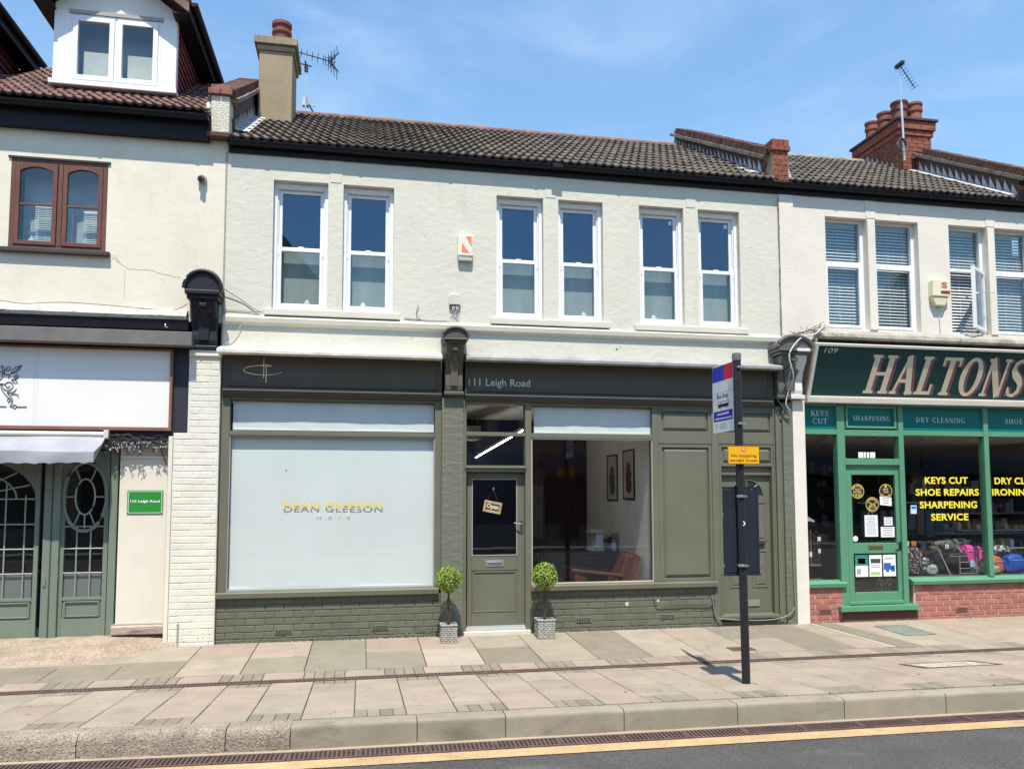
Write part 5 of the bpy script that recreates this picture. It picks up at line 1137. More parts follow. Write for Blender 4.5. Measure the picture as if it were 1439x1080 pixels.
MB().box(5.85, 6.035, -.05, .12, -.08, 3.06).build('pilaster', pm('offwhite_pilaster_paint', (.70, .66, .58), .75, .05, 3, .03, 90, .5, .004, low=1, ls=9, dirt=((.42, .38, .32), .70, 8, (1, 1, .6))), Hn, bevel=.008)
# inside of the shop
MB().box(5.9, 13.2, .13, 5.0, 2.66, 2.70).build('shop_ceiling', pm('pale_ceiling_panels', (.75, .70, .60), .8, .1, 3), Hn)
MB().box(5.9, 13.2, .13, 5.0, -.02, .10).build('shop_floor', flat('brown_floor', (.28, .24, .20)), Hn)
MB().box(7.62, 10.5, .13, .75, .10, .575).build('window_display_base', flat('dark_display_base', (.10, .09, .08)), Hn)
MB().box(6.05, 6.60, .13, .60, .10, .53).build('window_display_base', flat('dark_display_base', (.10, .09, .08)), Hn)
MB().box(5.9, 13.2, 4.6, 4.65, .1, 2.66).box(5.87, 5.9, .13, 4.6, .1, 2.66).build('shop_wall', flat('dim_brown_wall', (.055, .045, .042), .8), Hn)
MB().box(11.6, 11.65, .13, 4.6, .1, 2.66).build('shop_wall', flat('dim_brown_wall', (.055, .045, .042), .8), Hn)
m = MB()
for k in range(9): m.box(7.7, 11.59, 4.56, 4.599, .5+.22*k, .5+.22*k+.012)
m.build('slatwall_groove', flat('grey_slatwall', (.14, .13, .12)), Hn)
# ------------------------------------------------------------------ things on and in the middle building
def blind(label, x0, x1, z0, z1, y=.082):
    t = thing('roller_blind', label, 'blind', (sx((x0+x1)/2, y), y, sz(z1, y)), 'pale roller blinds of the olive shopfront')
    m = MB(); nx, nz_ = 60, 24; X0, X1, Z0, Z1 = sx(x0, y), sx(x1, y), sz(z0, y), sz(z1, y)
    for j in range(nz_+1):
        for i in range(nx+1):
            u, v = i/nx, j/nz_; e = .0035*math.sin(u*9+1.3)*(1-v)+.0025*math.sin(u*31+v*3)*(1-v)**2+.002*math.sin(v*7)
            m.v.append((X0+(X1-X0)*u+.0*v, y+e, Z0+(Z1-Z0)*v+.008*(1-v)*math.sin(u*3.1+.5)*(1 if z1-z0 > 1 else .3)))
    for j in range(nz_):
        for i in range(nx): a = j*(nx+1)+i; m.f.append((a, a+1, a+nx+2, a+nx+1))
    m.build('fabric', blind_m, t, smooth=True)
    MB().box(X0, X1, y-.006, y+.006, Z0-.018, Z0+.004).build('hem_bar', blind_m, t, bevel=.004)
    MB().tube([(X0-.02, y+.028, Z1+.0), (X1+.02, y+.028, Z1+.0)], .024, 10).build('roller', flat('grey_roller', (.5, .55, .56)), t, smooth='auto')
    return t
blind('tall closed white blind behind the DEAN GLEESON letters', -1.565, .885, .645, 2.47)
blind('shallow white blind in the transom above the tall white blind', -1.555, .885, 2.565, 2.90)
blind('short white blind in the transom over the seating corner window', 2.19, 3.785, 2.575, 2.90)
orange = flat('orange_print', (.80, .22, .07))
t = thing('alarm_box', 'white alarm box with orange dotted triangles on the pale green wall', 'alarm box', (1.27, -.04, 4.97))
k = lambda v: sx(v, -.07); kz = lambda v: sz(v, -.07)
MB().box(k(1.185), k(1.385), -.075, 0, kz(4.855), kz(5.145)).build('cover', flat('aged_white_plastic', (.72, .70, .64), .4), t, bevel=.018, seg=3)
MB().xz([(k(1.20), kz(4.80)), (k(1.37), kz(4.80)), (k(1.385), kz(4.856)), (k(1.185), kz(4.856))], -.065, 0).build('siren_grille', flat('grey_plastic', (.45, .44, .40), .4), t, bevel=.006)
m = MB(); a, b, c, d = k(1.235), k(1.365), kz(4.90), kz(5.12)
m.add([(a, -.0765, c), (b-.03, -.0765, c), (a, -.0765, d-.09)], [(0, 1, 2)]); m.add([(a+.05, -.0765, d), (b, -.0765, c+.07), (b, -.0765, d)], [(0, 1, 2)]); m.build('emblem', orange, t, label='two orange triangles divided by a dotted diagonal band')
m = MB()
for i in range(6):
    for s_ in (-.012, .012): 
        x, z = a+.018+i*.019+s_, d-.075-i*.030+s_; m.xz([(x+.004*math.cos(R(q)), z+.004*math.sin(R(q))) for q in range(0, 360, 60)], -.0772, -.0766)
m.build('dots', flat('dark_orange_dots', (.45, .12, .06)), t)
t = thing('junction_box', 'small pale cable junction box with loose white wires below the alarm', 'junction box', (1.14, -.03, 4.25))
MB().box(1.07, 1.215, -.05, 0, 4.20, 4.30).xz([(1.07, 4.302), (1.215, 4.302), (1.195, 4.34), (1.09, 4.34)], -.045, 0).build('cover', flat('stone_plastic', (.56, .55, .48), .5), t, bevel=.006)
m = MB()
for i in range(7):
    x = 1.11+i*.012; m.tube([(x, -.03, 4.20), (x+random.uniform(-.02, .02), -.045, 4.14), (x+random.uniform(-.03, .02), -.03, 4.10), (x+random.uniform(-.03, .03), -.006, 4.0)], .0035, 5)
m.build('wires', cable_w, t); MB().box(1.09, 1.19, -.035, 0, 4.155, 4.199).build('gland_block', flat('dark_glands', (.08, .08, .075)), t)
def cable(label, pts, r=.004, mat=cable_m, name='cable'):
    # smooth the path
    P = [Vector(p) for p in pts]; out = []
    for i in range(len(P)-1):
        p0, p1, p2, p3 = P[max(i-1, 0)], P[i], P[i+1], P[min(i+2, len(P)-1)]
        for j in range(6):
            s_ = j/6; out.append(.5*((2*p1)+(-p0+p2)*s_+(2*p0-5*p1+4*p2-p3)*s_*s_+(-p0+3*p1-3*p2+p3)*s_**3))
    out.append(P[-1]); o = MB().tube(out, r, 5).build(name, mat, smooth='auto'); return tag(o, label, 'cable')
cable('thin grey cable looping up the wall left of the junction box', [(.50, -.008, 4.005), (.75, -.008, 3.99), (1.08, -.01, 3.985), ], .0045)
cable('short curled cable end sticking up from the cable under the junction box', [(.72, -.01, 3.99), (.665, -.015, 4.03), (.655, -.02, 4.10), (.68, -.02, 4.18)], .0045)
cable('dark cable slanting from the black console to the first window sill', [(-1.74, -.05, 4.30), (-1.5, -.02, 4.16), (-1.36, -.015, 4.06), (-1.24, -.03, 4.0)], .005)
cable('thin cable running level from the black console toward the sill', [(-1.68, -.01, 4.02), (-1.4, -.01, 4.01), (-1.22, -.03, 4.005)], .004)
cable('white wire drooping below the ledge at the left end of the pale wall', [(-1.47, -.02, 3.88), (-1.50, -.03, 3.80), (-1.58, -.02, 3.66), (-1.70, -.02, 3.58)], .0045, cable_w)
cable('brown wire sagging along the ledge over the blank sign', [(-5, -.02, 4.03), (-4.2, -.03, 4.02), (-3.9, -.05, 3.99), (-3.5, -.04, 4.025), (-3.0, -.05, 4.01), (-2.5, -.05, 3.985), (-2.25, -.04, 3.99), (-2.1, -.06, 4.06)], .0045, brown_wd)
cable('white cable running down over the grey and white console', [(6.35, -.10, 4.16), (6.15, -.2, 3.98), (5.85, -.30, 3.88), (5.68, -.33, 3.70), (5.66, -.33, 3.58), (5.74, -.28, 3.35), (5.73, -.18, 3.2), (5.70, -.14, 3.0), (5.78, -.12, 2.90)], .010, cable_w)
cable('dark cable hanging behind the white cable on the console', [(6.3, -.05, 4.10), (6.0, -.12, 4.0), (5.72, -.2, 3.9), (5.70, -.28, 3.50), (5.66, -.26, 3.28), (5.58, -.12, 3.1), (5.70, -.10, 2.93), (5.80, -.08, 2.86)], .007)
cable('grey cable along the foot of the flat door', [(4.62, -.03, .42), (4.66, -.04, .15), (4.80, -.07, .10), (5.3, -.06, .07), (5.62, -.07, .10), (5.78, -.09, .22), (5.80, -.07, .40), (5.79, -.06, 1.2)], .009, flat('olive_cable', (.2, .2, .16)))
cable('dark wire drooping over the olive bricks right of the window', [(3.80, -.02, .43), (3.82, -.03, .33), (3.90, -.02, .285), (4.3, -.015, .28), (4.60, -.02, .29), (4.66, -.02, .42)], .006, olive_mo)
m = MB()
for i in range(60):
    t_ = random.random(); x = 5.75+.6*t_+random.uniform(-.05, .05); z = 3.93+.12*t_+random.uniform(-.02, .05); y = -.06-.12*random.random()
    m.tube([(x, y, z), (x+random.uniform(-.06, .06), y+random.uniform(-.03, .03), z+random.uniform(-.02, .06))], .004, 4)
tag(m.build('twig_tangle', flat('dry_twigs', (.20, .17, .13), .9), kind='stuff'), 'tangle of dry twigs and wires on top of the grey and white console', 'twigs')
cable('wire sticking out above the twig tangle', [(5.9, -.1, 3.98), (6.1, -.14, 4.05), (6.34, -.1, 4.17)], .005)
t = thing('wall_spout', 'small grey round vent pipe high on the cream wall', 'vent', (-1.975, -.03, 5.62))
MB().add([(0, 0, 0)], []).tube([(-1.975, .0, 5.63), (-1.98, -.06, 5.62)], .05, 14).build('collar', flat('grey_pipe', (.30, .29, .27)), t, smooth='auto'); MB().tube([(-1.975, -.05, 5.62), (-1.985, -.11, 5.60)], .034, 14).build('pipe', flat('dark_pipe', (.09, .085, .08)), t, smooth='auto')
MB().tube([(-1.983, -.105, 5.601), (-1.986, -.1125, 5.599)], .026, 12).build('mouth', black_l, t)
m = MB()
for x, z in ((3.05, 3.70), (2.95, 3.69), (3.0, 3.72), (-.42, 2.0), (-.40, 1.93), (-.36, 1.90), (4.6, 1.4)):
    pass
# alarm of the right shop
t = thing('alarm_box', 'cream alarm box with letter S and dark red bar between the right windows', 'alarm box', (8.3, -.05, 4.7))
MB().xz([(8.09, 4.62), (8.36, 4.62), (8.385, 4.66), (8.385, 4.865), (8.10, 4.865)], -.10, -.004).build('cover', flat('cream_plastic', (.70, .66, .45), .4), t, bevel=.012, seg=3)
MB().xz([(8.15, 4.49), (8.30, 4.49), (8.36, 4.618), (8.09, 4.618)], -.085, -.004).build('siren_base', flat('cream_plastic_low', (.62, .58, .40), .4), t, bevel=.008)
text('S', 8.235, 8.33, 4.74, 4.83, -.1015, bold=.05, depth=.001).build('emblem', flat('red_brown_print', (.40, .12, .08)), t, label='red brown letter S')
MB().box(8.225, 8.375, -.1025, -.1, 4.66, 4.705).build('bar', flat('dark_red_print', (.22, .03, .03)), t)
cable('short cable below the cream alarm box', [(8.24, -.02, 4.50), (8.25, -.02, 4.3), (8.26, -.02, 4.08)], .005, cable_w)
# ------------------------------------------------------------------ aerials
t = thing('tv_aerial', 'long toothed television aerial beside the tan chimney', 'aerial', (-1.03, 3.45, 8.1))
y = 3.45
MB().tube([(-1.03, y, 8.05), (-1.03, y, 9.30)], .014, 6).build('mast', alu, t)
m = MB(); A0, A1 = Vector((-1.86, y, 9.45)), Vector((-.56, y, 9.19)); m.tube([A0, A1], .009, 5)
for i in range(15):
    p = A0.lerp(A1, i/14)
    for s_ in (-1, 1): m.tube([p, p+Vector((.01, s_*.06, .05)) ], .005, 4); m.tube([p, p+Vector((-.01, s_*.06, -.05))], .005, 4)
m.build('boom', black_l, t)
m = MB(); c = Vector((-.62, y, 9.20))
for i in range(5):
    for s_ in (-1, 1):
        a = c+Vector((.02+.02*i*s_, 0, 0)); m.tube([c+Vector((-.08+.045*i, -.15, .05*i*s_)), c+Vector((-.10+.05*i, .15, .06*i*s_))], .006, 4)
        m.tube([c, c+Vector((-.06+.05*i, 0, s_*(.07+.028*i)))], .007, 4)
m.build('reflector', black_l, t)
m = MB().tube([(-1.16, y, 9.12), (-.94, y, 9.08)], .012, 5).tube([(-1.05, y-.08, 9.13), (-1.01, y+.08, 9.07)], .012, 5).box(-1.06, -1.0, y-.03, y+.03, 8.98, 9.10); m.build('mast_clamp', black_l, t)
t = thing('tv_aerial', 'small stub aerial with slanting strut standing on the ridge', 'aerial', (-1.03, 3.6, 8.1))
m = MB().box(-1.06, -1.0, 3.55, 3.65, 8.0, 8.30).box(-1.09, -.99, 3.55, 3.65, 8.44, 8.58).tube([(-1.13, 3.6, 8.49), (-.87, 3.6, 8.45)], .008, 5).tube([(-1.10, 3.5, 8.41), (-1.10, 3.7, 8.56)], .008, 5).tube([(-.90, 3.5, 8.41), (-.90, 3.7, 8.54)], .008, 5); m.build('bracket', alu, t)
MB().tube([(-1.0, 3.6, 8.50), (-.80, 3.6, 8.15)], .014, 6).build('strut', black_l, t)
t = thing('tv_aerial', 'bent aerial on a pale mast strapped to the red brick stack', 'aerial', (9.47, 2.2, 7.7))
MB().tube([(9.50, 2.2, 7.72), (9.475, 2.2, 8.80)], .020, 8).build('lower_mast', alu, t, smooth='auto'); MB().tube([(9.475, 2.2, 8.80), (9.47, 2.2, 9.48)], .008, 6).build('upper_mast', alu, t)
m = MB().tube([(9.47, 2.2, 9.50), (9.76, 2.2, 9.10)], .009, 5)
for i in range(9):
    p = Vector((9.47, 2.2, 9.50)).lerp(Vector((9.76, 2.2, 9.10)), i/8); m.tube([p+Vector((0, -.10, 0)), p+Vector((0, .10, 0))], .005, 4)
m.box(9.44, 9.50, 2.1, 2.3, 9.47, 9.53); m.build('boom', black_l, t)
m = MB()
for i in range(5): m.tube([(9.42+.085*math.cos(R(a))*(1+.1*i/4), 2.18-.012*i, 7.98+.11*math.sin(R(a))*(1+.1*i/4)) for a in range(0, 361, 24)], .006, 5)
m.build('coiled_cable', cable_m, t)
# ------------------------------------------------------------------ bus stop
bx, by = 3.49, -3.14; bz = gz(by)
t = thing('bus_stop', 'black bus stop pole with flag, yellow sign and timetable case on the pavement', 'bus stop', (bx, by, bz))
MB().tube([(bx+.005, by, bz-.02), (bx-.022, by, 3.03)], .0385, 20).build('pole', pole_m, t, smooth='auto')
MB().lathe(bx-.022, by, [(.0385, 3.028), (.042, 3.03), (.043, 3.08), (.040, 3.098), (.025, 3.105)], 20).build('pole_cap', flat('grey_cap', (.13, .14, .13), .5), t, smooth='auto')
fx = bx-.030; fl = MB().box(fx-.006, fx+.006, -3.085, -2.635, 2.375, 3.035).build('flag', flat('white_enamel', (.72, .74, .76), .3), t, bevel=.002, label='white bus stop flag with blue and red top')
U = lambda m_, y0=-2.635: m_.xform(lambda p: Vector((fx-.0065-p.y*.2, y0-p.x, p.z)))
def sq(a, b, c, d, yy=0): return MB().add([(a, yy, c), (b, yy, c), (b, yy, d), (a, yy, d)], [(0, 1, 2, 3)])
blue = flat('royal_blue_print', (.018, .035, .38)); red = flat('crimson_print', (.58, .01, .05))
U(sq(.005, .262, 2.88, 3.03)).build('blue_band', blue, fl); U(sq(.262, .445, 2.88, 3.03)).build('red_band', red, fl)
U(sq(.03, .43, 2.765, 2.768)).build('rule', black_l, fl)
U(text('Bus Stop', .10, .345, 2.695, 2.755, .001, bold=.02)).build('lettering', black_l, fl, label='small black words Bus Stop')
U(sq(.02, .43, 2.485, 2.585)).build('blue_band', blue, fl)
m = MB()
for a0, a1, zz, hh in ((.10, .36, 2.545, .020), (.05, .41, 2.503, .016)):
    xx = a0
    while xx < a1-.01: ww = random.uniform(.008, .020); q = sq(xx, xx+ww, zz, zz+hh*random.choice((.7, 1)), .002); m.add(q.v, q.f); xx += ww+.005
U(m).build('small_print', white_l, fl, label='two lines of tiny white print on the lower blue band')
m = sq(.12, .35, 2.62, 2.678); m.build_ = None; U(m).build('bus_symbol', black_l, fl, label='black side view of a bus')
m = MB()
for i in range(4): q = sq(.135+i*.052, .177+i*.052, 2.652, 2.672, .003); m.add(q.v, q.f)
U(m).build('bus_windows', white_l, fl)
m = MB()
for c in (.165, .305): m.add([(c+.016*math.cos(R(a)), .001, 2.619+.012*math.sin(R(a))) for a in range(0, 360, 40)], [tuple(range(9))])
U(m).build('bus_wheels', black_l, fl)
m = MB()
for i in range(3): q = sq(.16, .30, 2.452-i*.02, 2.458-i*.02); m.add(q.v, q.f); q = sq(.06+.03*(i % 2), .085+.03*(i % 2), 2.446-i*.018, 2.456-i*.018); m.add(q.v, q.f)
U(m).build('small_print', flat('grey_print', (.3, .32, .33)), fl)
def clamp(z, y0=by):
    m = MB().lathe(bx-.01, by, [(.041, z), (.043, z+.004), (.043, z+.018), (.041, z+.022)], 20); m.box(bx-.04, bx+.03, by-.052, by-.036, z+.002, z+.020); return m.build('clamp', steel, t, smooth='auto')
clamp(2.955); clamp(2.42); clamp(1.74); clamp(1.10)
ys = MB().box(3.33, 3.645, by-.062, by-.056, 2.05, 2.222).build('stopping_sign', flat('amber_enamel', (.82, .42, .012), .35), t, bevel=.002, label='amber plate reading No stopping except buses')
Q = by-.0625
m = MB()
for a, b, c, d in ((3.33, 3.645, 2.05, 2.056), (3.33, 3.645, 2.216, 2.222), (3.33, 3.335, 2.056, 2.216), (3.64, 3.645, 2.056, 2.216)): m.box(a, b, Q-.001, Q, c, d)
m.build('border', flat('brown_border', (.25, .10, .02)), ys)
text('No stopping', 3.362, 3.615, 2.108, 2.143, Q-.0006, bold=.004).build('lettering', black_l, ys, label='black words No stopping'); text('except buses', 3.352, 3.625, 2.066, 2.098, Q-.0006, bold=.004).build('lettering', black_l, ys, label='black words except buses')
m = MB()
for i in range(4):
    a = R(45+90*i); c_ = (3.487+.012*math.cos(a), 2.185+.012*math.sin(a)); m.xz([(c_[0]+.009*math.cos(R(q)), c_[1]+.009*math.sin(R(q))) for q in range(0, 360, 60)], Q-.001, Q)
m.build('clearway_symbol', red, ys); MB().xz([(3.487+.009*math.cos(R(q)), 2.185+.009*math.sin(R(q))) for q in range(0, 360, 45)], Q-.0016, Q-.001).build('symbol_centre', paper, ys)
cs = MB().box(3.335, 3.685, by+.045, by+.085, 1.035, 1.815).build('timetable_case', navy, t, bevel=.006, label='navy black timetable case seen from behind')
m = MB().box(3.332, 3.69, by+.041, by+.09, 1.818, 1.84).box(3.332, 3.69, by+.041, by+.09, 1.012, 1.032).box(3.352, 3.362, by+.040, by+.045, 1.04, 1.81).box(3.66, 3.668, by+.040, by+.045, 1.04, 1.81); m.build('case_rim', navy, cs, bevel=.004)
m = MB().tube([(3.325, by+.065, 1.60), (3.325, by+.065, 1.55)], .008, 6).tube([(3.33, by+.06, 1.12), (3.33, by+.06, 1.09)], .007, 6).tube([(3.69, by+.06, 1.14), (3.69, by+.06, 1.10)], .007, 6); m.build('hinge', steel, cs)
MB().xz([(bx-.012+.022*math.cos(R(a)), 1.50+.022*math.sin(R(a))) for a in range(-90, 91, 20)]+[(bx-.012+.012*math.cos(R(a)), 1.50+.012*math.sin(R(a))) for a in range(90, -91, -20)], by-.0405, by-.0375).build('number_sticker', paper, t)
# ------------------------------------------------------------------ topiary
def topiary(label, x, y, seed, potw=.19, poth=.21, r=.158, cz=.735):
    rnd = random.Random(seed); z0 = gz(y)
    t = thing('topiary', label, 'topiary', (x, y, z0), 'ball topiaries flanking the olive door')
    h = potw/2; m = MB().box(x-h+.006, x+h-.006, y-h+.006, y+h-.006, z0, z0+poth-.012); pot = m.build('basket', wicker, t)
    m = MB(); rows, cols = 9, 8
    for f_ in range(4):
        ux, uy, nx_, ny_ = ((1, 0, 0, -1), (0, 1, 1, 0), (-1, 0, 0, 1), (0, -1, -1, 0))[f_]
        for rr in range(rows):
            for cc in range(cols):
                u0, u1 = -h+cc*potw/cols, -h+(cc+1)*potw/cols-.003; a, b = z0+rr*poth/rows+.002, z0+(rr+1)*poth/rows-.002
                out = .004 if (rr+cc) % 2 else -.001; j = rnd.uniform(-.0015, .0015)
                P = lambda u, z, o: (x+ux*u+nx_*(h+o), y+uy*u+ny_*(h+o), z)
                vs = [P(u0, a, -.006), P(u1, a, -.006), P(u1, b, -.006), P(u0, b, -.006), P(u0+.002, a+.004, out+j), P(u1-.002, a+.004, out+j), P(u1-.002, b-.004, out+j), P(u0+.002, b-.004, out+j)]
                m.add(vs, [(4, 5, 6, 7), (0, 1, 5, 4), (1, 2, 6, 5), (2, 3, 7, 6), (3, 0, 4, 7)])
    m.build('weave', wicker, pot, kind='stuff')
    MB().tube([(x-h, y-h, z0+poth), (x+h, y-h, z0+poth), (x+h, y+h, z0+poth), (x-h, y+h, z0+poth), (x-h, y-h, z0+poth), (x+h, y-h, z0+poth)], .010, 6).build('rim', wicker, pot)
    m = MB()
    for ph in (0, math.pi): m.tube([(x+.013*math.cos(ph+k*.8), y+.013*math.sin(ph+k*.8), z0+poth-.03+k*(cz-r-poth+.09)/12) for k in range(13)], .009, 6)
    m.build('stem', bark, t, smooth='auto')
    me = MB(); c = Vector((x, y, cz))
    for i in range(5): pass
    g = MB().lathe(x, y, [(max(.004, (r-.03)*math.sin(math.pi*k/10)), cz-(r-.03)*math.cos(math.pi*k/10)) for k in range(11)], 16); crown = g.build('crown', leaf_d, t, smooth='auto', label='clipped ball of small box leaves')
    for nm, mat, n, k0 in (('dark_leaves', leaf_m, 1500, .86), ('light_leaves', leaf_y, 1100, .95)):
        m = MB()
        for i in range(n):
            d = Vector((rnd.gauss(0, 1), rnd.gauss(0, 1), rnd.gauss(0, 1))).normalized()
            bump_ = 1+.05*math.sin(d.x*17+d.z*9+seed)*math.sin(d.y*15+2)+.035*math.sin(d.z*6+seed)+(rnd.random() < .02)*rnd.uniform(.03, .12)
            p = c+d*r*rnd.uniform(k0, 1.03)*bump_
            n_ = (d+Vector((rnd.uniform(-.7, .7), rnd.uniform(-.7, .7), rnd.uniform(-.5, .9)))).normalized()
            a = n_.orthogonal().normalized(); b = n_.cross(a); th = rnd.uniform(0, 6.28); a, b = a*math.cos(th)+b*math.sin(th), b*math.cos(th)-a*math.sin(th)
            s_ = rnd.uniform(.006, .0115)
            m.add([p-a*s_, p-b*s_*.55+n_*.001, p+a*s_+n_*.003, p+b*s_*.55+n_*.001], [(0, 1, 2, 3)])
        m.build(nm, mat, crown, kind='stuff')
    return t
topiary('clipped ball topiary in grey basket left of the olive door', 1.045, -.36, 3)
topiary('clipped ball topiary in grey basket right of the olive door', 2.255, -.30, 9, potw=.215, poth=.225, r=.163, cz=.745)
# ------------------------------------------------------------------ sign on the door
t = thing('open_sign', 'small tilted ornate wooden OPEN sign hanging in the door glass', 'sign', (1.66, .07, 1.62))
an = R(-11); cxs, czs = 1.655, 1.60
rot = lambda m_: m_.xform(lambda p: Vector((cxs+(p.x*math.cos(an)-p.z*math.sin(an)), p.y, czs+(p.x*math.sin(an)+p.z*math.cos(an)))))
rot(MB().box(-.118, .118, .070, .078, -.075, .075)).build('board', flat('golden_brown_board', (.38, .25, .12)), t, bevel=.003)
m = MB()
for s_ in range(30):
    a = random.uniform(-.105, .105); b = random.choice([-1, 1])*random.uniform(.05, .065) if abs(a) < .08 else random.uniform(-.06, .06)
    m.add([(a+.008*math.cos(R(q+s_*20)), .0695, b+.006*math.sin(R(q+s_*20))) for q in range(0, 360, 72)], [tuple(range(5))])
rot(m).build('flourish', cream_l, t); rot(MB().box(-.09, .09, .0685, .0695, -.04, .045)).build('label_panel', flat('dark_green_panel', (.05, .07, .04)), t)
rot(text('Open', -.08, .08, -.036, .04, .068, bold=.03)).build('lettering', cream_l, t, label='cream word Open')
MB().tube([(1.585, .072, 1.69), (1.668, .072, 1.82), (1.735, .072, 1.665)], .002, 4).lathe(1.668, .074, [(.010, 1.82), (.012, 1.835), (.006, 1.85)], 10).build('string', chrome, t)
# ------------------------------------------------------------------ salon furniture
_n0 = len(COL.objects)
def chair():
    t = thing('armchair', 'low red brown wooden armchair behind the right window', 'armchair', (3.35, .75, .02))
    for y in (.45, .98):
        m = MB().yz([(0, 0), (0, 0), (0, 0)], 0, 0) if 0 else MB()
        m.add([], []); m.box(2.93, 2.985, y-.03, y+.03, .02, .72).box(3.50, 3.555, y-.03, y+.03, .02, .66)
        m.build('leg_frame', redwood, t, bevel=.008)
        MB().xz([(2.89, .715), (3.62, .63), (3.62, .672), (2.89, .757)], y-.045, y+.045).build('armrest', redwood, t, bevel=.010)
        MB().xz([(2.98, .56), (3.10, .60), (3.04, .715), (2.98, .73)], y-.02, y+.02).build('bracket', redwood, t, bevel=.006)
    MB().xz([(2.93, .30), (3.52, .22), (3.52, .38), (2.93, .46)], .49, .94).build('seat', leather, t, bevel=.04, seg=3)
    MB().xz([(3.44, .24), (3.56, .24), (3.82, .90), (3.70, .95)], .48, .95).build('backrest', leather, t, bevel=.03, seg=3)
    MB().xz([(3.54, .22), (3.60, .22), (3.88, .90), (3.82, .94)], .42, 1.01).build('back_frame', redwood, t, bevel=.006)
chair()
for o_ in list(COL.objects)[_n0:]:
    if o_.parent is None: o_.location.x -= .09; o_['_'] = 0; del o_['_']
t = thing('console_table', 'dark console unit against the pale side wall', 'cabinet', (3.3, 1.65, .02))
MB().box(2.72, 3.82, 1.45, 1.95, .02, .86).build('carcass', charcoal, t, bevel=.004); MB().box(2.70, 3.825, 1.43, 1.97, .862, .90).build('top', charcoal, t, bevel=.004)
m = MB(); 
for i in range(3): m.box(2.74+i*.36, 3.08+i*.36, 1.435, 1.449, .66, .84)
m.build('drawer_front', charcoal, t, bevel=.004)
t = thing('coffee_maker', 'small white coffee maker on the console', 'coffee maker', (3.48, 1.65, .9))
MB().box(3.40, 3.62, 1.55, 1.80, .902, .935).build('tray', paper, t, bevel=.006); MB().box(3.50, 3.62, 1.60, 1.80, .936, 1.16).build('body', paper, t, bevel=.02); MB().box(3.40, 3.62, 1.58, 1.80, 1.162, 1.22).build('head', flat('light_grey', (.5, .5, .5)), t, bevel=.015)
t = thing('potted_plant', 'spiky dark green plant in a striped pot on the console', 'plant', (3.70, 1.58, .9))
MB().lathe(3.70, 1.58, [(.05, .902), (.065, .95), (.068, 1.02), (.06, 1.02)], 14).build('pot', flat('stone_pot', (.30, .28, .26)), t, smooth='auto')
m = MB()
for i in range(40):
    a = random.uniform(0, 6.28); l_ = random.uniform(.10, .20); u = random.uniform(.3, 1.4)
    p = Vector((3.70, 1.58, 1.02)); d = Vector((math.cos(a)*math.cos(u), math.sin(a)*math.cos(u), math.sin(u))); sd_ = Vector((-math.sin(a), math.cos(a), 0))*.010
    m.add([p-sd_*.6, p+sd_*.6, p+d*l_*.6+sd_, p+d*l_-Vector((0, 0, .03)), p+d*l_*.6-sd_], [(0, 1, 2, 3, 4)])
m.build('foliage', flat('deep_green_leaf', (.03, .07, .03)), t)
t = thing('vase', 'white vase holding dried tan stems on the console', 'vase', (3.76, 1.52, .9))
MB().lathe(3.76, 1.52, [(.035, .902), (.042, .93), (.04, 1.02), (.026, 1.05), (.028, 1.07)], 14).build('body', paper, t, smooth='auto')
m = MB()
for i in range(26): a = random.uniform(0, 6.28); m.tube([(3.76, 1.52, 1.04), (3.76+.05*math.cos(a), 1.52+.05*math.sin(a), 1.13+random.uniform(0, .06))], .006, 4)
m.build('dried_stems', flat('tan_stems', (.42, .24, .13)), t)
def picture(label, y0, y1, z0, z1, col):
    t = thing('framed_picture', label, 'picture', (3.825, (y0+y1)/2, (z0+z1)/2), 'pair of framed prints')
    m = MB().box(3.812, 3.829, y0, y0+.025, z0, z1).box(3.812, 3.829, y1-.025, y1, z0, z1).box(3.812, 3.829, y0+.025, y1-.025, z0, z0+.025).box(3.812, 3.829, y0+.025, y1-.025, z1-.025, z1); m.build('frame', black_l, t)
    MB().box(3.820, 3.829, y0+.025, y1-.025, z0+.025, z1-.025).build('mount', flat('pale_mount', (.50, .46, .40)), t)
    yc = (y0+y1)/2; m = MB(); h = z1-z0
    pts = [(.0, .12), (.10, .16), (.14, .30), (.10, .42), (.15, .52), (.08, .60), (.10, .68), (.03, .76), (-.06, .74), (-.10, .62), (-.14, .48), (-.10, .34), (-.12, .20)]
    m.add([(3.818, yc-p[0]*(y1-y0)*2, z0+p[1]*h) for p in pts], [tuple(range(len(pts)))]); m.build('figure_print', flat('print_'+col[0], col[1]), t)
picture('narrow framed print of a dark abstract shape, the far one of the pair', 1.51, 2.02, 1.655, 2.37, ('grey', (.07, .07, .08)))
picture('narrow framed print of a dark red abstract shape, the near one of the pair', .75, 1.24, 1.68, 2.41, ('red', (.16, .03, .04)))
t = thing('pendant_light', 'slim linear pendant light glowing white inside the salon', 'light', (2.0, 1.6, 2.5))
MB().tube([(2.13, .40, 2.63), (1.86, 3.05, 2.37)], .009, 6).build('diffuser', pm('lit_tube', (.9, .9, .9), .5, emit=((1, .98, .95), 16)), t); MB().tube([(2.12, .40, 2.67), (1.85, 3.05, 2.41)], .02, 4).build('housing', black_l, t); MB().tube([(2.12, .5, 2.67), (2.12, .5, 3.02)], .003, 4).tube([(1.86, 2.9, 2.41), (1.86, 2.9, 3.02)], .003, 4).build('suspension_wire', chrome, t)
t = thing('exit_sign', 'small green exit sign seen through the glass over the door', 'sign', (1.50, 1.2, 2.55))
MB().box(1.42, 1.68, 1.2, 1.22, 2.56, 2.66).build('plate', flat('exit_green', (.02, .22, .13)), t)
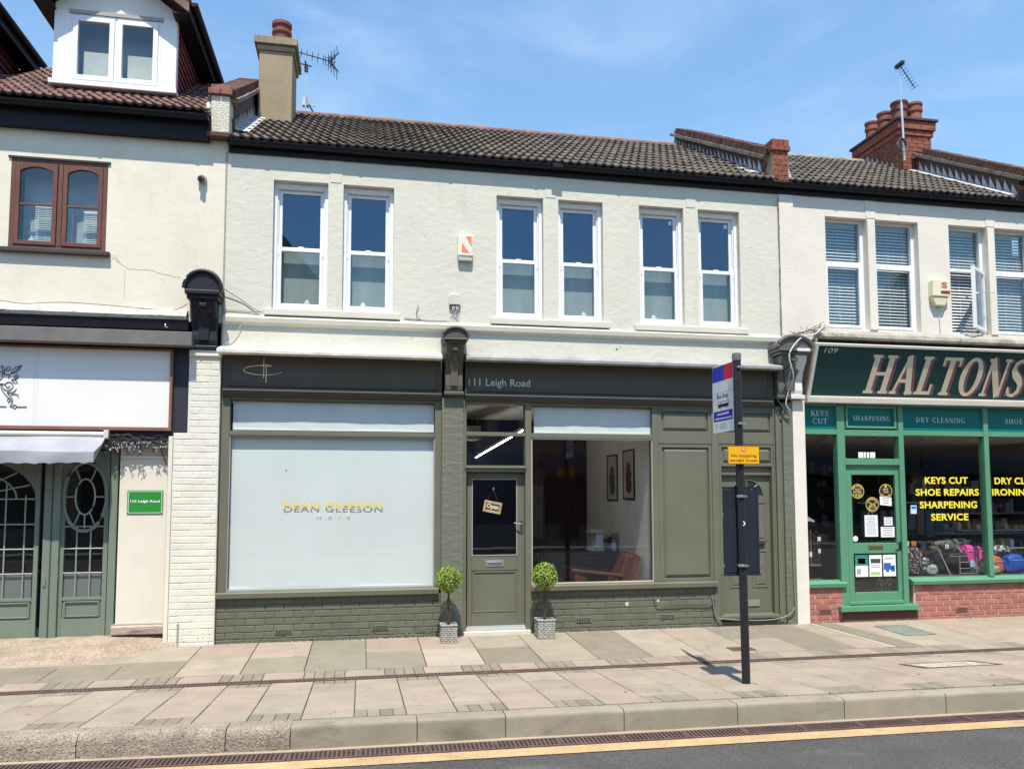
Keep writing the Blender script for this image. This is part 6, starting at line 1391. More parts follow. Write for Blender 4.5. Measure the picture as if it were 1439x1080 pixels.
m = MB().box(1.45, 1.50, 1.198, 1.1999, 2.58, 2.64).box(1.55, 1.57, 1.198, 1.1999, 2.58, 2.62).xz([(1.60, 2.61), (1.64, 2.59), (1.64, 2.63)], 1.198, 1.1999); m.build('symbol', paper, t)
t = thing('wall_heater', 'pale wall heater faintly seen behind the transom glass', 'heater', (1.6, 2.4, 2.75))
MB().box(1.35, 1.85, 2.4, 2.6, 2.62, 2.85).build('casing', pale_in, t, bevel=.01)
# ------------------------------------------------------------------ things of the left shop
t = thing('blank_sign', 'blank white fascia sign with brown frame and black scroll ornament', 'sign', (-4.5, -.05, 3.0))
bd = MB().box(-8, -2.275, -.062, -.04, 2.565, 3.475).build('board', pm('plain_white_board', (.76, .75, .73), .5, .03, 1.2, .01, 60, .05, .001), t)
m = MB().box(-8, -2.24, -.09, -.03, 2.52, 2.562).box(-8, -2.24, -.09, -.03, 3.478, 3.505).box(-2.272, -2.24, -.09, -.03, 2.563, 3.477); m.build('frame', wd_frame, t, bevel=.005)
m = MB()
for x in (-3.72, -3.75): m.box(x, x+.003, -.0635, -.062, 2.565, 3.475)
m.build('board_joint', flat('board_joint_grey', (.55, .54, .53)), bd)  # two thin grey joint lines down the white board
kx_ = lambda px: -4.140+(px/12)*.00865*.99; kz_ = lambda py: 3.390-(py/12)*.00865*.985
def orn(pts, r=.0042): return [(kx_(a), -.067, kz_(b)) for a, b in pts]
m = MB()
def spiral(cx, cy, r0, r1, a0, a1, n=26): return [(cx+(r0+(r1-r0)*i/n)*math.cos(R(a0+(a1-a0)*i/n)), cy+(r0+(r1-r0)*i/n)*math.sin(R(a0+(a1-a0)*i/n))) for i in range(n+1)]
for P in (spiral(165, 515, 20, 95, 0, 560), spiral(0, 345, 20, 100, 0, 500), spiral(150, 235, 12, 45, 90, 520), spiral(275, 365, 10, 40, 60, 500),
          [(55, 500), (60, 560), (100, 630), (150, 690), (200, 740), (240, 790), (205, 855)], [(150, 630), (200, 690), (235, 740), (230, 800), (205, 858)],
          [(150, 630), (230, 625), (270, 600), (285, 565)], [(205, 665), (260, 650), (310, 665), (318, 710)], [(180, 715), (160, 750), (185, 800)], [(200, 720), (198, 760), (185, 800)],
          [(165, 405), (175, 340), (215, 300)], [(200, 300), (215, 260), (270, 210), (350, 183)], [(350, 183), (320, 250), (270, 300), (200, 318)], [(225, 305), (330, 200)],
          [(100, 340), (70, 270), (45, 200), (60, 190), (90, 230), (105, 280), (100, 340)], [(205, 415), (260, 415), (300, 470), (250, 470), (205, 415)], [(0, 495), (60, 490), (115, 495)],
          [(95, 340), (170, 340)], spiral(272, 858, 28, 28, 0, 360, 14), [(205, 858), (244, 858)], [(300, 860), (450, 860)], [(-150, 860), (0, 860), (150, 860)]):
    m.tube(orn(P), .0040, 4)
m.build('scroll_ornament', black_l, bd, label='thin black floral scrollwork cut by the left edge')
t = thing('address_plaque', 'green plaque with white border reading 115 Leigh Road', 'sign', (-2.53, BY-.01, 1.68))
y = BY-.004; px0, px1, pz0, pz1 = sx(-2.722, y), sx(-2.325, y), sz(1.540, y), sz(1.820, y)
MB().box(px0, px1, y-.006, y+.003, pz0, pz1).build('plate', flat('bright_green_plate', (.03, .23, .045), .35), t, bevel=.002)
m = MB(); e = .012; Yp = y-.0068
for a, b, c, d in ((px0+e*2, px1-e*2, pz1-e-.005, pz1-e), (px0+e*2, px1-e*2, pz0+e, pz0+e+.005), (px0+e, px0+e+.005, pz0+e*2, pz1-e*2), (px1-e-.005, px1-e, pz0+e*2, pz1-e*2)): m.box(a, b, Yp, y-.005, c, d)
for sx_, sz_, cx_, cz_ in ((1, 1, px0+e*.3, pz0+e*.3), (-1, 1, px1-e*.3, pz0+e*.3), (1, -1, px0+e*.3, pz1-e*.3), (-1, -1, px1-e*.3, pz1-e*.3)):
    m.tube([(cx_+sx_*.021*math.cos(R(a)), Yp+.001, cz_+sz_*.021*math.sin(R(a))) for a in range(0, 91, 15)], .0025, 4)
m.build('border', white_l, t)
text('115 Leigh Road', px0+.035, px1-.035, 1.668, 1.705, Yp-.0004, bold=.03).build('lettering', white_l, t, label='white lettering 115 Leigh Road')
t = thing('awning', 'short pale grey fabric awning with scalloped valance over the sage shopfront', 'awning', (-4.5, -.1, 2.4))
m = MB(); nx = 90; xa, xb = -7.5, -2.955
prof = [(-.04, 2.455), (-.12, 2.43), (-.24, 2.35), (-.36, 2.255), (-.365, 2.20), (-.36, 2.12)]
for i in range(nx+1):
    x = xa+(xb-xa)*i/nx
    for j, (y, z) in enumerate(prof):
        zz = z+(.018*abs(math.sin(x*math.pi/.17))-.006 if j == 5 else 0); yy = y+.006*math.sin(x*9+j)*(j > 0)+.008*math.sin(x*4.1)*(j > 2); m.v.append((x-(.04 if j > 2 else 0)*(i/nx), yy, zz+.006*math.sin(x*5.3+j)))
n = len(prof)
for i in range(nx): m.f += [(i*n+j, i*n+j+1, (i+1)*n+j+1, (i+1)*n+j) for j in range(n-1)]
m.f.append(tuple(nx*n+j for j in range(n)))
m.build('fabric', pm('pale_grey_canvas', (.30, .31, .345), .85, .14, 3, .04, 150, .3, .003, low=3, ls=5, dirt=((.36, .38, .40), .62, 5, (1, 1, 1))), t, smooth='auto')
MB().tube([(xa, -.07, 2.47), (xb+.03, -.07, 2.47)], .035, 12).build('roller_tube', flat('ivory_roller', (.55, .53, .48)), t, smooth='auto'); MB().box(xb-.02, xb+.035, -.12, -.0, 2.42, 2.52).build('end_bracket', flat('ivory_roller', (.55, .53, .48)), t, bevel=.01)
# dark fairy lights
m = MB(); w = MB()
for s_ in range(5):
    P = [(x_, -.05-random.random()*.05, 2.41+.035*math.sin(x_*7+s_)+random.uniform(-.02, .02)+.01*s_) for x_ in [-3.0+.06*i for i in range(13)]]; m.tube(P, .006, 4)
for i in range(46):
    x_ = random.uniform(-3.0, -2.27); l_ = random.choice([.04, .05, .07, .12]) if x_ > -2.8 else random.uniform(.04, .16)
    z_ = random.uniform(2.33, 2.43); m.tube([(x_, -.07, z_), (x_+random.uniform(-.03, .03), -.075, z_-l_*.5), (x_+random.uniform(-.03, .03), -.07, z_-l_)], .0045, 4); w.tube([(x_, -.075, z_-l_*.5), (x_+.012, -.08, z_-l_*.5-.018)], .0045, 4)
t = thing('fairy_lights', 'tangled dark icicle fairy lights hanging above the cream board', 'lights', (-2.6, -.06, 2.4))
m.tube([(-2.30, -.05, 2.42), (-2.36, -.03, 2.30), (-2.29, -.02, 2.12)], .007, 4); m.build('wire', black_l, t); w.build('bulbs', flat('clear_bulbs', (.35, .37, .42), .2), t, kind='stuff')
t = thing('spray_bottle', 'pale blue spray bottle on the sill inside the brown window', 'bottle', (-3.93, .15, 4.70))
MB().lathe(-3.93, .17, [(.045, 4.70), (.05, 4.73), (.048, 4.80), (.018, 4.85), (.018, 4.88)], 12).build('body', flat('pale_blue_plastic', (.35, .58, .72), .3), t, smooth='auto'); MB().box(-3.975, -3.905, .155, .185, 4.882, 4.915).build('trigger', flat('pale_blue_plastic', (.35, .58, .72), .3), t, bevel=.006)
def venetian(label, x0, x1, z0, z1, y, pitch, group, tiltz=.5, mat=slat_m, d=.022):
    t = thing('venetian_blind', label, 'blind', ((x0+x1)/2, y, z1), group); m = MB(); z = z0
    while z < z1-.03: m.add([(x0, y-d/2, z-d*tiltz/2), (x1, y-d/2, z-d*tiltz/2), (x1, y+d/2, z+d*tiltz/2), (x0, y+d/2, z+d*tiltz/2)], [(0, 1, 2, 3)]); z += pitch
    m.build('slats', mat, t, kind='stuff'); MB().box(x0, x1, y-.015, y+.015, z1-.03, z1).build('head_rail', mat, t)
    m = MB()
    for f_ in (.15, .5, .85): m.box(x0+(x1-x0)*f_-.002, x0+(x1-x0)*f_+.002, y-.014, y-.012, z0, z1)
    m.build('cords', mat, t)
g5 = 'venetian blinds in the brown casement'
venetian('half width venetian blind in the left light of the brown casement', -3.90, -3.64, 4.70, 5.24, .16, .022, g5, .9)
venetian('venetian blind in the right light of the brown casement', -3.36, -3.12, 4.70, 5.20, .16, .022, g5, .9)
MB().box(-4.06, -3.12, .24, .25, 4.7, 5.72).build('net_curtain', pm('grey_net', (.42, .46, .47), .8, .1, 4), A)
g9 = 'venetian blinds in the upper windows of the right shop'
for i, (a, b) in enumerate(H109):
    l_ = ('leftmost', 'second from left', 'third, behind the open window leaf,', 'rightmost')[i]
    venetian(l_+' venetian blind in the upper windows over the green sign', a+.01, b-.01, 4.13, 5.70, .215, .046, g9, .95, d=.044)
    MB().box(a-.05, b+.05, .45, .46, 4.0, 5.8).build('dark_room', pm('blue_black_room', (.10, .115, .14), .8), Hn)
# ------------------------------------------------------------------ stickers and notices on the green door
def disc(m_, cx, cz, r, y, n=28): return m_.add([(cx+r*math.cos(2*math.pi*i/n), y, cz+r*math.sin(2*math.pi*i/n)) for i in range(n)], [tuple(range(n))])
def arc_text(s_, cx, cz, r, a0, a1, y, h, flip=False):
    m = MB(); n = len(s_)
    for i, ch in enumerate(s_):
        if ch == ' ': continue
        a = R(a0+(a1-a0)*(i+.5)/n); w = h*(.85 if ch != 'I' else .3); q = text(ch, -w/2, w/2, -h/2, h/2, 0, bold=.02)
        th = (a-math.pi/2) if not flip else (a+math.pi/2)
        for p in q.v: pass
        m.add([(cx+r*math.cos(a)+p[0]*math.cos(th)-p[2]*math.sin(th), y, cz+r*math.sin(a)+p[0]*math.sin(th)+p[2]*math.cos(th)) for p in q.v], q.f)
    return m
ochre = flat('ochre_print', (.66, .50, .12))
def sticker(label, cx, cz, top, mid, bot, mark=None, r=.105):
    y = D9+.017; t = thing('round_sticker', label, 'sticker', (cx, y, cz), 'round black and gold stickers on the green door')
    disc(MB(), cx, cz, r, y).build('disc', black_l, t)
    m = MB(); N_ = 32
    for i in range(N_):
        a, b = 2*math.pi*i/N_, 2*math.pi*(i+1)/N_; m.add([(cx+r*.98*math.cos(a), y-.0006, cz+r*.98*math.sin(a)), (cx+r*.98*math.cos(b), y-.0006, cz+r*.98*math.sin(b)), (cx+r*.90*math.cos(b), y-.0006, cz+r*.90*math.sin(b)), (cx+r*.90*math.cos(a), y-.0006, cz+r*.90*math.sin(a))], [(0, 1, 2, 3)])
    m.build('ring', ochre, t)
    if top: arc_text(top, cx, cz, r*.73, 160, 20, y-.0008, r*.24).build('lettering', ochre, t, label='gold curved word '+top)
    if bot: arc_text(bot, cx, cz, r*.73, 210, 330, y-.0008, r*.22, True).build('lettering', ochre, t, label='gold curved word '+bot)
    for j, s_ in enumerate(mid): text(s_, cx-r*.5*(1.2 if len(s_) > 6 else .8), cx+r*.5*(1.2 if len(s_) > 6 else .8), cz+(.12-j*.34)*r-.0, cz+(.38-j*.34)*r, y-.0008, bold=.03).build('lettering', ochre, t, label='gold word '+s_)
    if mark:
        m = MB(); mark(m, cx, cz, y-.0008); m.build('mark', ochre, t)
sticker('round gold on black watch batteries sticker at top left of the green door', sx(6.855, D9), sz(1.80, D9), 'REPLACEMENT', ['WATCH', 'BATTERIES'], 'AVAILABLE', lambda m_, x, z, y: disc(disc(m_, x-.02, z-.045, .012, y), x+.02, z-.045, .012, y))
sticker('round gold on black pet tags sticker at top right of the green door', sx(7.30, D9), sz(1.80, D9), '', ['PET', 'TAGS'], 'ENGRAVED', lambda m_, x, z, y: disc(m_, x, z+.07, .02, y))
def knives(m_, x, z, y):
    for s_ in (-1, 1):
        for q in ribbon([(x-.05, z+.025*s_), (x+.05, z-.02*s_)], .012): m_.add([(a, y, b) for a, b in q], [(0, 1, 2, 3)])
    for q in ribbon([(x-.055, z-.035), (x+.055, z-.035)], .008): m_.add([(a, y, b) for a, b in q], [(0, 1, 2, 3)])
sticker('round gold on black sharpening service sticker below the other two', sx(7.08, D9), sz(1.615, D9), 'SHARPENING', [], 'SERVICE', knives)
grey_print = flat('grey_text_print', (.35, .36, .38))
def notice(label, x0, x1, z0, z1, extra=None, base=paper, rows=7, y=D9+.014, rotq=0):
    y_ = y; a, b, c, d = sx(x0, y), sx(x1, y), sz(z0, y), sz(z1, y)
    t = thing('paper_notice', label, 'notice', ((a+b)/2, y, (c+d)/2), 'papers stuck in the right shop window and door')
    tw = lambda p: Vector((p.x, p.y, p.z+rotq*(p.x-(a+b)/2)))
    MB().box(a, b, y, y+.002, c, d).xform(tw).build('sheet', base, t)
    m = MB()
    if rows:
        h = (d-c)*.86/rows
        for i in range(rows):
            l_ = random.uniform(.55, .95)*(b-a)*.84; z = d-(d-c)*.08-i*h; m.box((a+b)/2-l_/2, (a+b)/2+l_/2, y-.0006, y, z-h*.42, z)
        m.xform(tw).build('print', grey_print, t)
    if extra:
        for (u0, u1, v0, v1, mt) in extra: MB().box(a+(b-a)*u0, a+(b-a)*u1, y-.0014, y-.0007, c+(d-c)*v0, c+(d-c)*v1).build('colour_block', mt, t)
    return t
notice('tall white notice hanging on a string in the green door', 6.94, 7.145, 1.165, 1.465, rows=9)
cable('string loop above the tall white notice', [(sx(7.0, D9), D9+.012, 1.46), (sx(7.04, D9), D9+.012, 1.53), (sx(7.08, D9), D9+.012, 1.46)], .002, cable_w, 'string')
notice('small crumpled white note beside the sharpening sticker', 7.19, 7.375, 1.60, 1.72, rows=3, rotq=-.10)
notice('small square white card right of the tall notice', 7.245, 7.38, 1.32, 1.435, rows=3)
notice('wide white card below the small square card', 7.19, 7.405, 1.155, 1.30, rows=4)
tq = flat('teal_print', (.03, .24, .21)); gn = flat('lime_print', (.35, .60, .12)); nb = flat('navy_blue_print', (.04, .11, .40)); bk = flat('soft_black_print', (.06, .06, .06))
notice('leaflet with teal heading, left of three under the letter plate', 6.775, 6.97, .610, .91, [(.0, 1, .52, 1, tq), (.2, .8, .6, .85, paper), (.1, .42, .12, .36, grey_print)], rows=0)
notice('leaflet with black heading and lime strip, middle of three under the letter plate', 6.99, 7.185, .610, .91, [(.12, .9, .62, .82, bk), (.1, .86, .08, .22, gn), (.15, .85, .5, .53, grey_print), (.15, .85, .42, .45, grey_print)], rows=0)
notice('leaflet with blue map shapes, right of three under the letter plate', 7.21, 7.405, .610, .91, [(.03, .6, .3, .62, nb), (.6, .92, .22, .50, nb), (.2, .45, .2, .3, nb), (.15, .8, .80, .86, grey_print), (.7, .82, .34, .42, paper)], rows=0)
t = thing('round_label', 'small white round label low in the green door glass', 'sticker', (sx(6.80, D9), D9+.015, 1.13)); disc(MB(), sx(6.80, D9), 1.135, .04, D9+.0165, 18).build('disc', paper, t)
for i, (a, b) in enumerate(((6.875, 6.955), (6.965, 6.995), (7.01, 7.045), (7.06, 7.14))):
    t = thing('white_tab', ('wide white tab at the left', 'narrow white tab second from left', 'narrow white tab third from left', 'wide white tab at the right')[i]+' of the row above the green door', 'sticker', (a, .05, 2.3), 'white tabs above the green door')
    MB().fb(a, b, 2.27, 2.352, .051, .054).build('tab', paper, t)
notice('pale blue sticker at the left edge of the main right shop window', 7.675, 7.77, 1.48, 1.60, [(.1, .9, .6, .85, nb)], flat('pale_blue_paper', (.45, .65, .75)), 0, y=.048)
# ------------------------------------------------------------------ goods in the right shop window
def lump(name, label, cat, x, y, z, w, d, h, mat, seed=0, pw=.45, parts=None, group=None, am=.10):
    rnd = random.Random(seed); t = thing(name, label, cat, (x, y, z), group)
    m = MB(); nu, nv = 28, 18; ph = [rnd.uniform(0, 6) for _ in range(6)]
    sp = lambda v: math.copysign(abs(v)**pw, v)
    for j in range(nv+1):
        b = -math.pi/2+math.pi*j/nv
        for i in range(nu):
            a = 2*math.pi*i/nu; X_, Y_, Z_ = sp(math.cos(b))*sp(math.cos(a)), sp(math.cos(b))*sp(math.sin(a)), sp(math.sin(b))
            k_ = 1+am*math.sin(a*3+ph[0]+Z_*2)*math.cos(b*4+ph[1])+am*.5*math.sin(a*7+ph[2]+b*5)+am*.3*math.sin(a*13+b*11+ph[3])
            m.v.append((x+X_*w/2*k_*(1-.12*Z_), y+Y_*d/2*k_, z+h/2+Z_*h/2*(1+.05*math.sin(a*2+ph[4])*(j > nv/2))))
    for j in range(nv):
        for i in range(nu): m.f.append((j*nu+i, j*nu+(i+1) % nu, (j+1)*nu+(i+1) % nu, (j+1)*nu+i))
    m.build('body', mat, t, smooth=True)
    if cat == 'bag':
        MB().tube([(x-w*.22+w*.44*i/8, y-d*.2+rnd.uniform(-.01, .01), z+h*.95+h*.30*math.sin(math.pi*i/8)+rnd.uniform(-.008, .008)) for i in range(9)], .008, 5).build('strap', blk, t, smooth='auto')
        MB().tube([(x-w*.42, y-d*.49, z+h*.72), (x, y-d*.53, z+h*.70), (x+w*.42, y-d*.49, z+h*.72)], .004, 4).build('zip', alu, t)
    return t
def speck(name, c1, c2, sc, th=.5):
    m = bpy.data.materials.new(name); m.use_nodes = True; n = m.node_tree; b = n.nodes['Principled BSDF']; b.inputs['Roughness'].default_value = .75
    g = N(n, 'ShaderNodeNewGeometry'); v = N(n, 'ShaderNodeTexVoronoi'); v.inputs['Scale'].default_value = sc; n.links.new(g.outputs['Position'], v.inputs[0])
    r = N(n, 'ShaderNodeMapRange'); r.inputs[1].default_value = th-.08; r.inputs[2].default_value = th+.08; n.links.new(v.outputs['Distance'], r.inputs[0])
    x = N(n, 'ShaderNodeMix', data_type='RGBA'); x.inputs[6].default_value = (*c1, 1); x.inputs[7].default_value = (*c2, 1); n.links.new(r.outputs[0], x.inputs[0]); n.links.new(x.outputs[2], b.inputs['Base Color']); return m
floral = speck('floral_fabric', (.55, .42, .42), (.05, .03, .035), 34, .33); bw = speck('black_white_fabric', (.5, .5, .48), (.05, .05, .05), 22, .42)
blk = flat('black_nylon', (.03, .03, .035), .5); pink = flat('hot_pink_fabric', (.72, .06, .30), .6); oran = flat('orange_fabric', (.60, .13, .05), .6); blu = flat('blue_fabric', (.02, .08, .42), .5); bei = flat('beige_fabric', (.45, .33, .22), .8); gre = flat('grey_fabric', (.36, .38, .35), .8)
gb = 'bags crowded in the right shop window'; zf = .577; zl = .532
lump('shopping_trolley', 'floral dark shopping trolley bag at the left end of the main window', 'trolley bag', 7.90, .38, zf, .34, .28, .40, floral, 1, group=gb)
lump('hand_bag', 'black and white patterned bag leaning on the floral trolley bag', 'bag', 8.09, .34, zf, .20, .18, .26, bw, 2, .6, group=gb)
lump('hand_bag', 'soft grey bag slumped in front of the patterned bag', 'bag', 8.17, .26, zf, .16, .14, .16, gre, 3, .7, group=gb)
lump('shopping_trolley', 'tall black trolley bag behind the walking frame', 'trolley bag', 8.42, .50, zf, .34, .26, .34, blk, 4, group=gb)
lump('hand_bag', 'black nylon bag hung on the walking frame', 'bag', 8.66, .36, zf+.14, .34, .18, .18, blk, 5, .4, group=gb, am=.05)
lump('hand_bag', 'hot pink bag beside the window post', 'bag', 8.98, .44, zf+.12, .32, .22, .30, pink, 6, .5, group=gb)
lump('hand_bag', 'beige bag under the hot pink bag', 'bag', 9.02, .30, zf, .18, .18, .17, bei, 7, .6, group=gb)
lump('hand_bag', 'orange bag just right of the window post', 'bag', 9.30, .34, zf, .22, .20, .26, oran, 8, .55, group=gb)
lump('hand_bag', 'tan bag at the foot of the orange bag', 'bag', 9.20, .24, zf, .18, .14, .13, bei, 9, .6, group=gb)
lump('hand_bag', 'bright blue bag at the right edge of the picture', 'bag', 9.62, .36, zf, .34, .24, .28, blu, 10, .5, group=gb)
lump('soft_toy', 'grey and white soft bundle lying on top of the orange and blue bags', 'soft goods', 9.46, .46, zf+.25, .44, .22, .16, bw, 11, .8, am=.18)
lump('soft_goods', 'dark rumpled cloth bundle behind the pink bag', 'soft goods', 8.75, .62, zf+.30, .5, .2, .18, flat('taupe_cloth', (.12, .11, .10)), 12, .7, am=.18)
t = thing('walking_frame', 'folding walking frame with silver poles and hanging tag', 'walking frame', (8.6, .35, zf))
m = MB().tube([(8.30, .30, 1.03), (8.46, .22, zf)], .010, 6).tube([(8.66, .36, 1.02), (8.76, .30, .86), (8.82, .28, .84)], .010, 6).tube([(8.28, .30, 1.04), (8.68, .36, 1.03)], .006, 5); m.build('pole', alu, t, smooth='auto')
m = MB()
for z in (.60, .67, .76): m.tube([(8.62, .22, z), (8.90, .22, z)], .008, 5)
m.tube([(8.62, .22, zf), (8.62, .22, .84)], .010, 5).tube([(8.90, .22, zf), (8.90, .22, .84)], .010, 5); m.build('basket_frame', flat('grey_tube', (.22, .22, .25), .4), t)
MB().box(8.78, 8.85, .20, .205, .69, .79).build('label_card', flat('sky_blue_card', (.30, .55, .75)), t); MB().box(8.44, 8.50, .28, .283, .96, 1.02).build('price_tag', paper, t); MB().box(8.26, 8.32, .27, .33, 1.0, 1.05).box(8.64, 8.70, .33, .39, 1.02, 1.09).build('handle_grip', flat('tan_grip', (.25, .19, .12)), t, bevel=.01)
for x, c_, n_ in ((7.74, (.75, .68, .35), 'yellow'), (7.86, (.50, .16, .04), 'orange brown')):
    t = thing('price_card', n_+' price card above the floral trolley bag', 'card', (x, .2, 1.04)); MB().box(x-.04, x+.04, .2, .203, 1.01, 1.08).build('card', flat(n_.replace(' ', '_')+'_card', c_), t)
t = thing('stick_stand', 'round stand of walking sticks and umbrellas in the narrow left pane', 'stand', (6.30, .33, zl))
m = MB().lathe(6.30, .33, [(.13, zl+.02), (.13, zl+.035)], 20).lathe(6.30, .33, [(.14, .75), (.14, .765)], 20).tube([(6.30, .33, zl), (6.30, .33, 1.25)], .012, 6); m.build('frame', flat('brown_stand', (.22, .12, .09)), t)
m = MB()
for i, (dx, h) in enumerate(((-.11, 1.17), (-.03, 1.16), (.03, 1.20), (.10, 1.15), (.07, 1.1), (-.07, 1.12))):
    x = 6.30+dx; m.tube([(x, .30, zl+.03), (x+dx*.2, .30, h), (x+dx*.2+.02, .30, h+.03), (x+dx*.2+.045, .30, h+.03), (x+dx*.2+.06, .30, h)], .009, 6)
m.build('walking_stick', flat('dark_stick', (.07, .05, .045), .3), t)
MB().lathe(6.18, .27, [(.01, zl+.03), (.025, .8), (.022, 1.0), (.008, 1.1)], 8).build('folded_umbrella', flat('magenta_umbrella', (.25, .02, .10)), t); m = MB().box(6.20, 6.24, .20, .203, .88, .95).box(6.335, 6.375, .20, .203, .93, .99).box(6.33, 6.38, .20, .203, 1.10, 1.16); m.build('price_tag', paper, t)
t = thing('umbrella', 'half open grey umbrella hanging in the narrow left pane', 'umbrella', (6.20, .35, 1.40))
m = MB(); n = 16
m.v = [(6.16, .4, 1.52)]+[(6.16+.24*math.cos(2*math.pi*i/n), .4+.16*math.sin(2*math.pi*i/n), 1.36+.02*(i % 2)) for i in range(n)]; m.f = [(0, 1+i, 1+(i+1) % n) for i in range(n)]; m.build('canopy', flat('silver_grey_nylon', (.30, .30, .31), .35), t); MB().tube([(6.16, .4, 1.52), (6.16, .4, 1.62), (6.20, .4, 1.66)], .006, 5).build('hook', chrome, t)
t = thing('bag_rack', 'dim rack of dark hanging bags behind the yellow lettering', 'rack', (8.3, 1.2, 1.2))
MB().tube([(7.65, 1.2, 1.62), (9.1, 1.2, 1.62)], .012, 6).build('rail', alu, t)
for i in range(9):
    x = 7.72+i*.165; h = random.uniform(.28, .44); z = 1.5-h; w = random.uniform(.12, .17)
    m = MB().xz([(x-w/2, z+.02), (x-w/2+.02, z), (x+w/2-.02, z), (x+w/2, z+.03), (x+w/2-.01, z+h), (x-w/2+.015, z+h)], 1.12, 1.24).tube([(x-.03, 1.18, z+h), (x, 1.18, 1.62), (x+.03, 1.18, z+h)], .005, 4)
    m.build('bag', flat('dim_bag_%d' % (i % 4), ((.05, .05, .06), (.10, .09, .10), (.14, .07, .06), (.06, .08, .12))[i % 4], .4), t, bevel=.015)
t = thing('shoe_shelf', 'shelf of small tan, white and orange goods in the far right window', 'shelf', (9.7, .9, .95))
MB().box(9.1, 10.4, .8, 1.1, .90, .92).box(9.1, 10.4, .8, 1.1, 1.18, 1.2).build('board', flat('grey_shelf_board', (.25, .24, .23)), t)
for i in range(15):
    x = 9.14+i*.085; zz = .922 if i % 2 else 1.202; h = random.uniform(.06, .16)
    MB().xz([(x, zz), (x+.07, zz), (x+.066, zz+h*.6), (x+.04, zz+h), (x+.004, zz+h*.9)], .84, .96).build('boxed_item', flat('item_%d' % (i % 5), ((.50, .26, .15), (.55, .53, .50), (.30, .18, .11), (.06, .06, .08), (.42, .40, .10))[i % 5], .45), t, bevel=.008)
t = thing('counter', 'dim counter inside the green door', 'counter', (7.0, 1.6, .1))
MB().box(6.4, 7.6, 1.6, 2.1, .1, 1.0).build('body', flat('dim_counter', (.12, .10, .09)), t); MB().box(6.5, 6.9, 1.65, 1.9, 1.0, 1.18).box(7.1, 7.4, 1.65, 1.95, 1.0, 1.1).build('till', flat('grey_till', (.2, .2, .21)), t)
lump('shopping_trolley', 'black and white patterned bag just inside the bottom pane of the green door', 'trolley bag', 7.48, .42, .10, .22, .2, .75, bw, 21, .45)
lump('soft_goods', 'dark cloth heap in the bottom pane of the green door', 'soft goods', 7.0, .5, .10, .5, .3, .35, blk, 22, .6, am=.15)
for i_, (x_, l_) in enumerate(((-.72, 'first'), (-.02, 'second'), (2.93, 'fourth'), (3.93, 'fifth'))):
    t = thing('ornament', 'small white ornament low behind the glass of the '+l_+' sash window from the left', 'ornament', (x_, .2, 4.1), 'white ornaments on the upstairs sills')
    MB().lathe(x_, .20, [(.02, 4.13), (.045+.01*(i_ % 2), 4.16), (.04, 4.20), (.012, 4.235)], 12).build('body', flat('soft_white_ornament', (.55, .58, .58), .4), t, smooth='auto')
# shelving deep in the shop
t = thing('shop_shelving', 'dim wall shelving stocked with boxes deep inside the right shop', 'shelves', (9.5, 2.3, .1))
m = MB()
for z in (.7, 1.05, 1.4, 1.75): m.box(9.3, 11.58, 2.1, 2.55, z, z+.03)
m.build('shelf', flat('grey_metal_shelf', (.22, .22, .22)), t)
for nm, n_, c_ in (('dark', 60, (.04, .04, .05)), ('tan', 40, (.25, .15, .09)), ('grey', 40, (.25, .25, .26)), ('white', 22, (.5, .5, .5))):
    m = MB()
    for i in range(n_):
        z = random.choice((.73, 1.08, 1.43, 1.78)); x = random.uniform(9.35, 11.4); w = random.uniform(.05, .14); m.box(x, x+w, 2.15+random.random()*.1, 2.5, z, z+random.uniform(.08, .26))
    m.build('goods', flat('goods_'+nm, c_, .4), t, kind='stuff')
m = MB()
for i in range(120):
    x = random.uniform(5.95, 9.2); z = random.choice((.9, 1.2, 1.55, 1.9, 2.1))+random.uniform(-.04, .04); m.box(x, x+random.uniform(.03, .09), 2.40, 2.55, z, z+random.uniform(.06, .2))
t2 = thing('hanging_goods', 'rows of small dark goods hanging on the back wall of the right shop', 'goods', (7.5, 2.5, 1.5)); m.build('packets', flat('goods_dim', (.09, .09, .11), .35), t2, kind='stuff')
m = MB(); 
for x in (6.9, 7.9, 8.6): m.tube([(x, .8, 2.62), (x+.5, 1.9, 2.60)], .018, 6)
t3 = thing('ceiling_tubes', 'unlit fluorescent tubes under the ceiling of the right shop', 'light', (7.8, 1.3, 2.6)); m.build('tube', flat('unlit_tube', (.6, .6, .58), .3), t3)
# left shop: dim table things
t = thing('bistro_table', 'dim small table behind the sage glazed shopfront', 'table', (-3.7, 1.0, .1)); MB().lathe(-3.7, 1.0, [(.3, .80), (.3, .83)], 20).lathe(-3.7, 1.0, [(.03, .1), (.03, .8)], 10).build('top', flat('dark_table', (.10, .06, .04)), t)
# ------------------------------------------------------------------ opposite side of the street (seen only in reflections)
struct(MB().box(-40, 40, -18.5, -14.4, -.3, .02).build('far_pavement', SLAB[0]))
op = thing('opposite_terrace', 'brick shop terrace across the road, seen only as reflections in the glass', 'building', (0, -21, 0))
hl = []
for i in range(-10, 11): hl += [(i*3.2+.5, i*3.2+1.3, 3.9, 5.4), (i*3.2+1.7, i*3.2+2.5, 3.9, 5.4), (i*3.2+.25, i*3.2+2.9, .6, 2.5)]
m = MB(); wallholes(m, -36, 36, 0, 6.3, -18.8, -18.5, hl); m.v = [(x, -37.3-y, z) for x, y, z in m.v]
m.build('wall', pm('opposite_brick', (.30, .20, .15), .9, .2, 3), op)
MB().box(-36, 36, -19.5, -19.2, 0, 6.3).build('dark_interior', dark_in, op)
MB().yz([(-18.2, 6.3), (-22, 7.7), (-26, 6.3)], -36, 36).build('roof', tile_m, op)
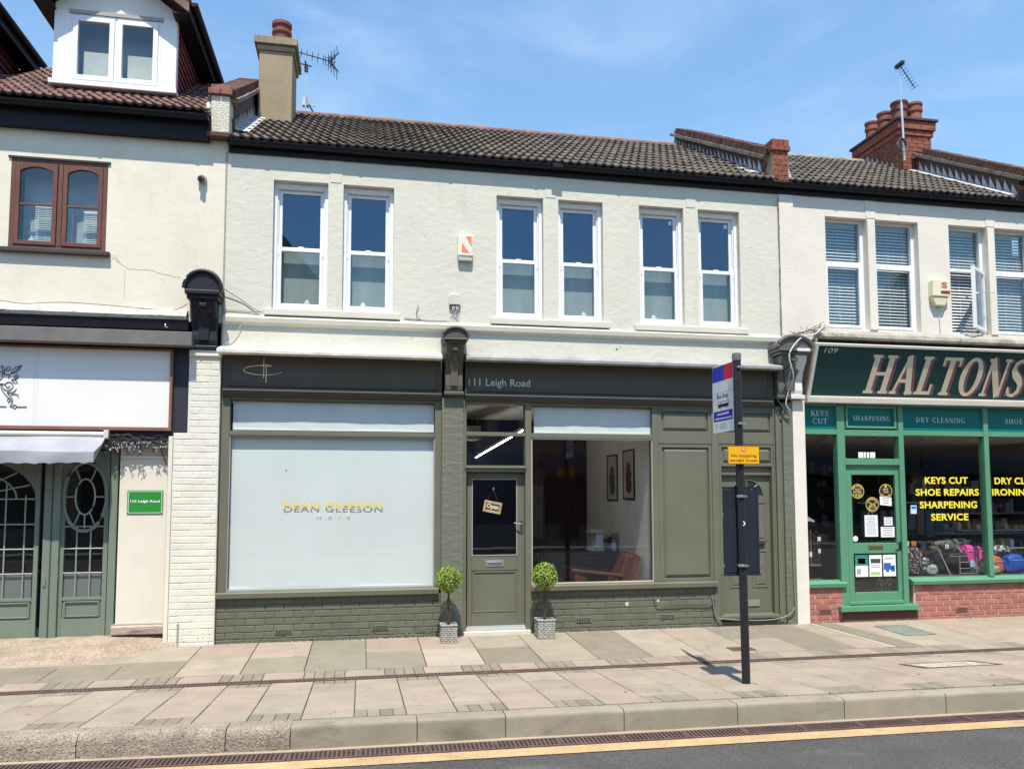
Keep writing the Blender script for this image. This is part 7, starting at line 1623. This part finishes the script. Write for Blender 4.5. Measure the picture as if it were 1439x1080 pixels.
for gx in (-2.9, 22): MB().xz([(gx-1.9, 6.25), (gx+1.9, 6.25), (gx+1.9, 8.6), (gx, 11.0+.2*math.sin(gx)), (gx-1.9, 8.6)], -18.7, -18.3).build('gable', pm('opposite_render', (.35, .32, .28), .9), op)
m = MB()
for i in range(-10, 11): m.box(i*3.2+.1, i*3.2+3.0, -18.5, -18.38, 2.6, 3.2)
m.build('fascia', flat('opposite_fascia', (.08, .10, .16)), op)

# small marks on walls, blind and bricks
m = MB()
def chip(x, z, r, y, n=7, st=1.0): m.add([(x+r*random.uniform(.6, 1.2)*st*math.cos(2*math.pi*i/n), y, z+r*random.uniform(.6, 1.2)*math.sin(2*math.pi*i/n)) for i in range(n)], [tuple(range(n))])
for x, z, r in ((3.33, 3.70, .016), (3.38, 3.735, .009), (.60, 3.35+.4, .008), (4.6, 5.3, .006), (.75, 5.1, .006), (2.43, 4.9, .005), (-1.45, 5.55, .006), (5.3, 5.2, .007)): chip(x, z, r, -.0015)
m.build('wall_chip', flat('chip_dark', (.07, .06, .05), .9), W, kind='stuff')  # dark spots for small holes where the paint has flaked
m = MB()
for x, z, r in ((-.93, 2.16, .006), (-.915, 2.07, .008)): chip(sx(x, .08), sz(z, .08), r, .073, st=1.4)
m.build('blind_mark', flat('grey_mark', (.25, .26, .25), .9), W, kind='stuff')
m = MB()
for x, z, r in ((3.43, .33, .028), (3.86, .36, .018)): chip(x, z, r, -.004, st=1.3)
m.build('filler_blob', flat('pale_filler', (.5, .49, .44), .9), sr2, kind='stuff')
m = MB()
for i in range(22):
    x = random.uniform(-2.2, -1.72); z = abs(random.gauss(0, .14)); chip(x, z+.02, random.uniform(.003, .007), -.0745)
m.build('paint_flake', flat('bare_grey', (.24, .22, .19), .9), wp, kind='stuff')
m = MB()
for i in range(130):
    x = random.uniform(-1.7, 4.7); z = abs(random.gauss(0, .05))
    if 1.0 < x < 2.2: continue
    chip(x, z+.01, random.uniform(.004, .012), -.0045, st=1.6)
m.build('splash_dirt', flat('pale_splash', (.22, .20, .16), .9), W, kind='stuff')
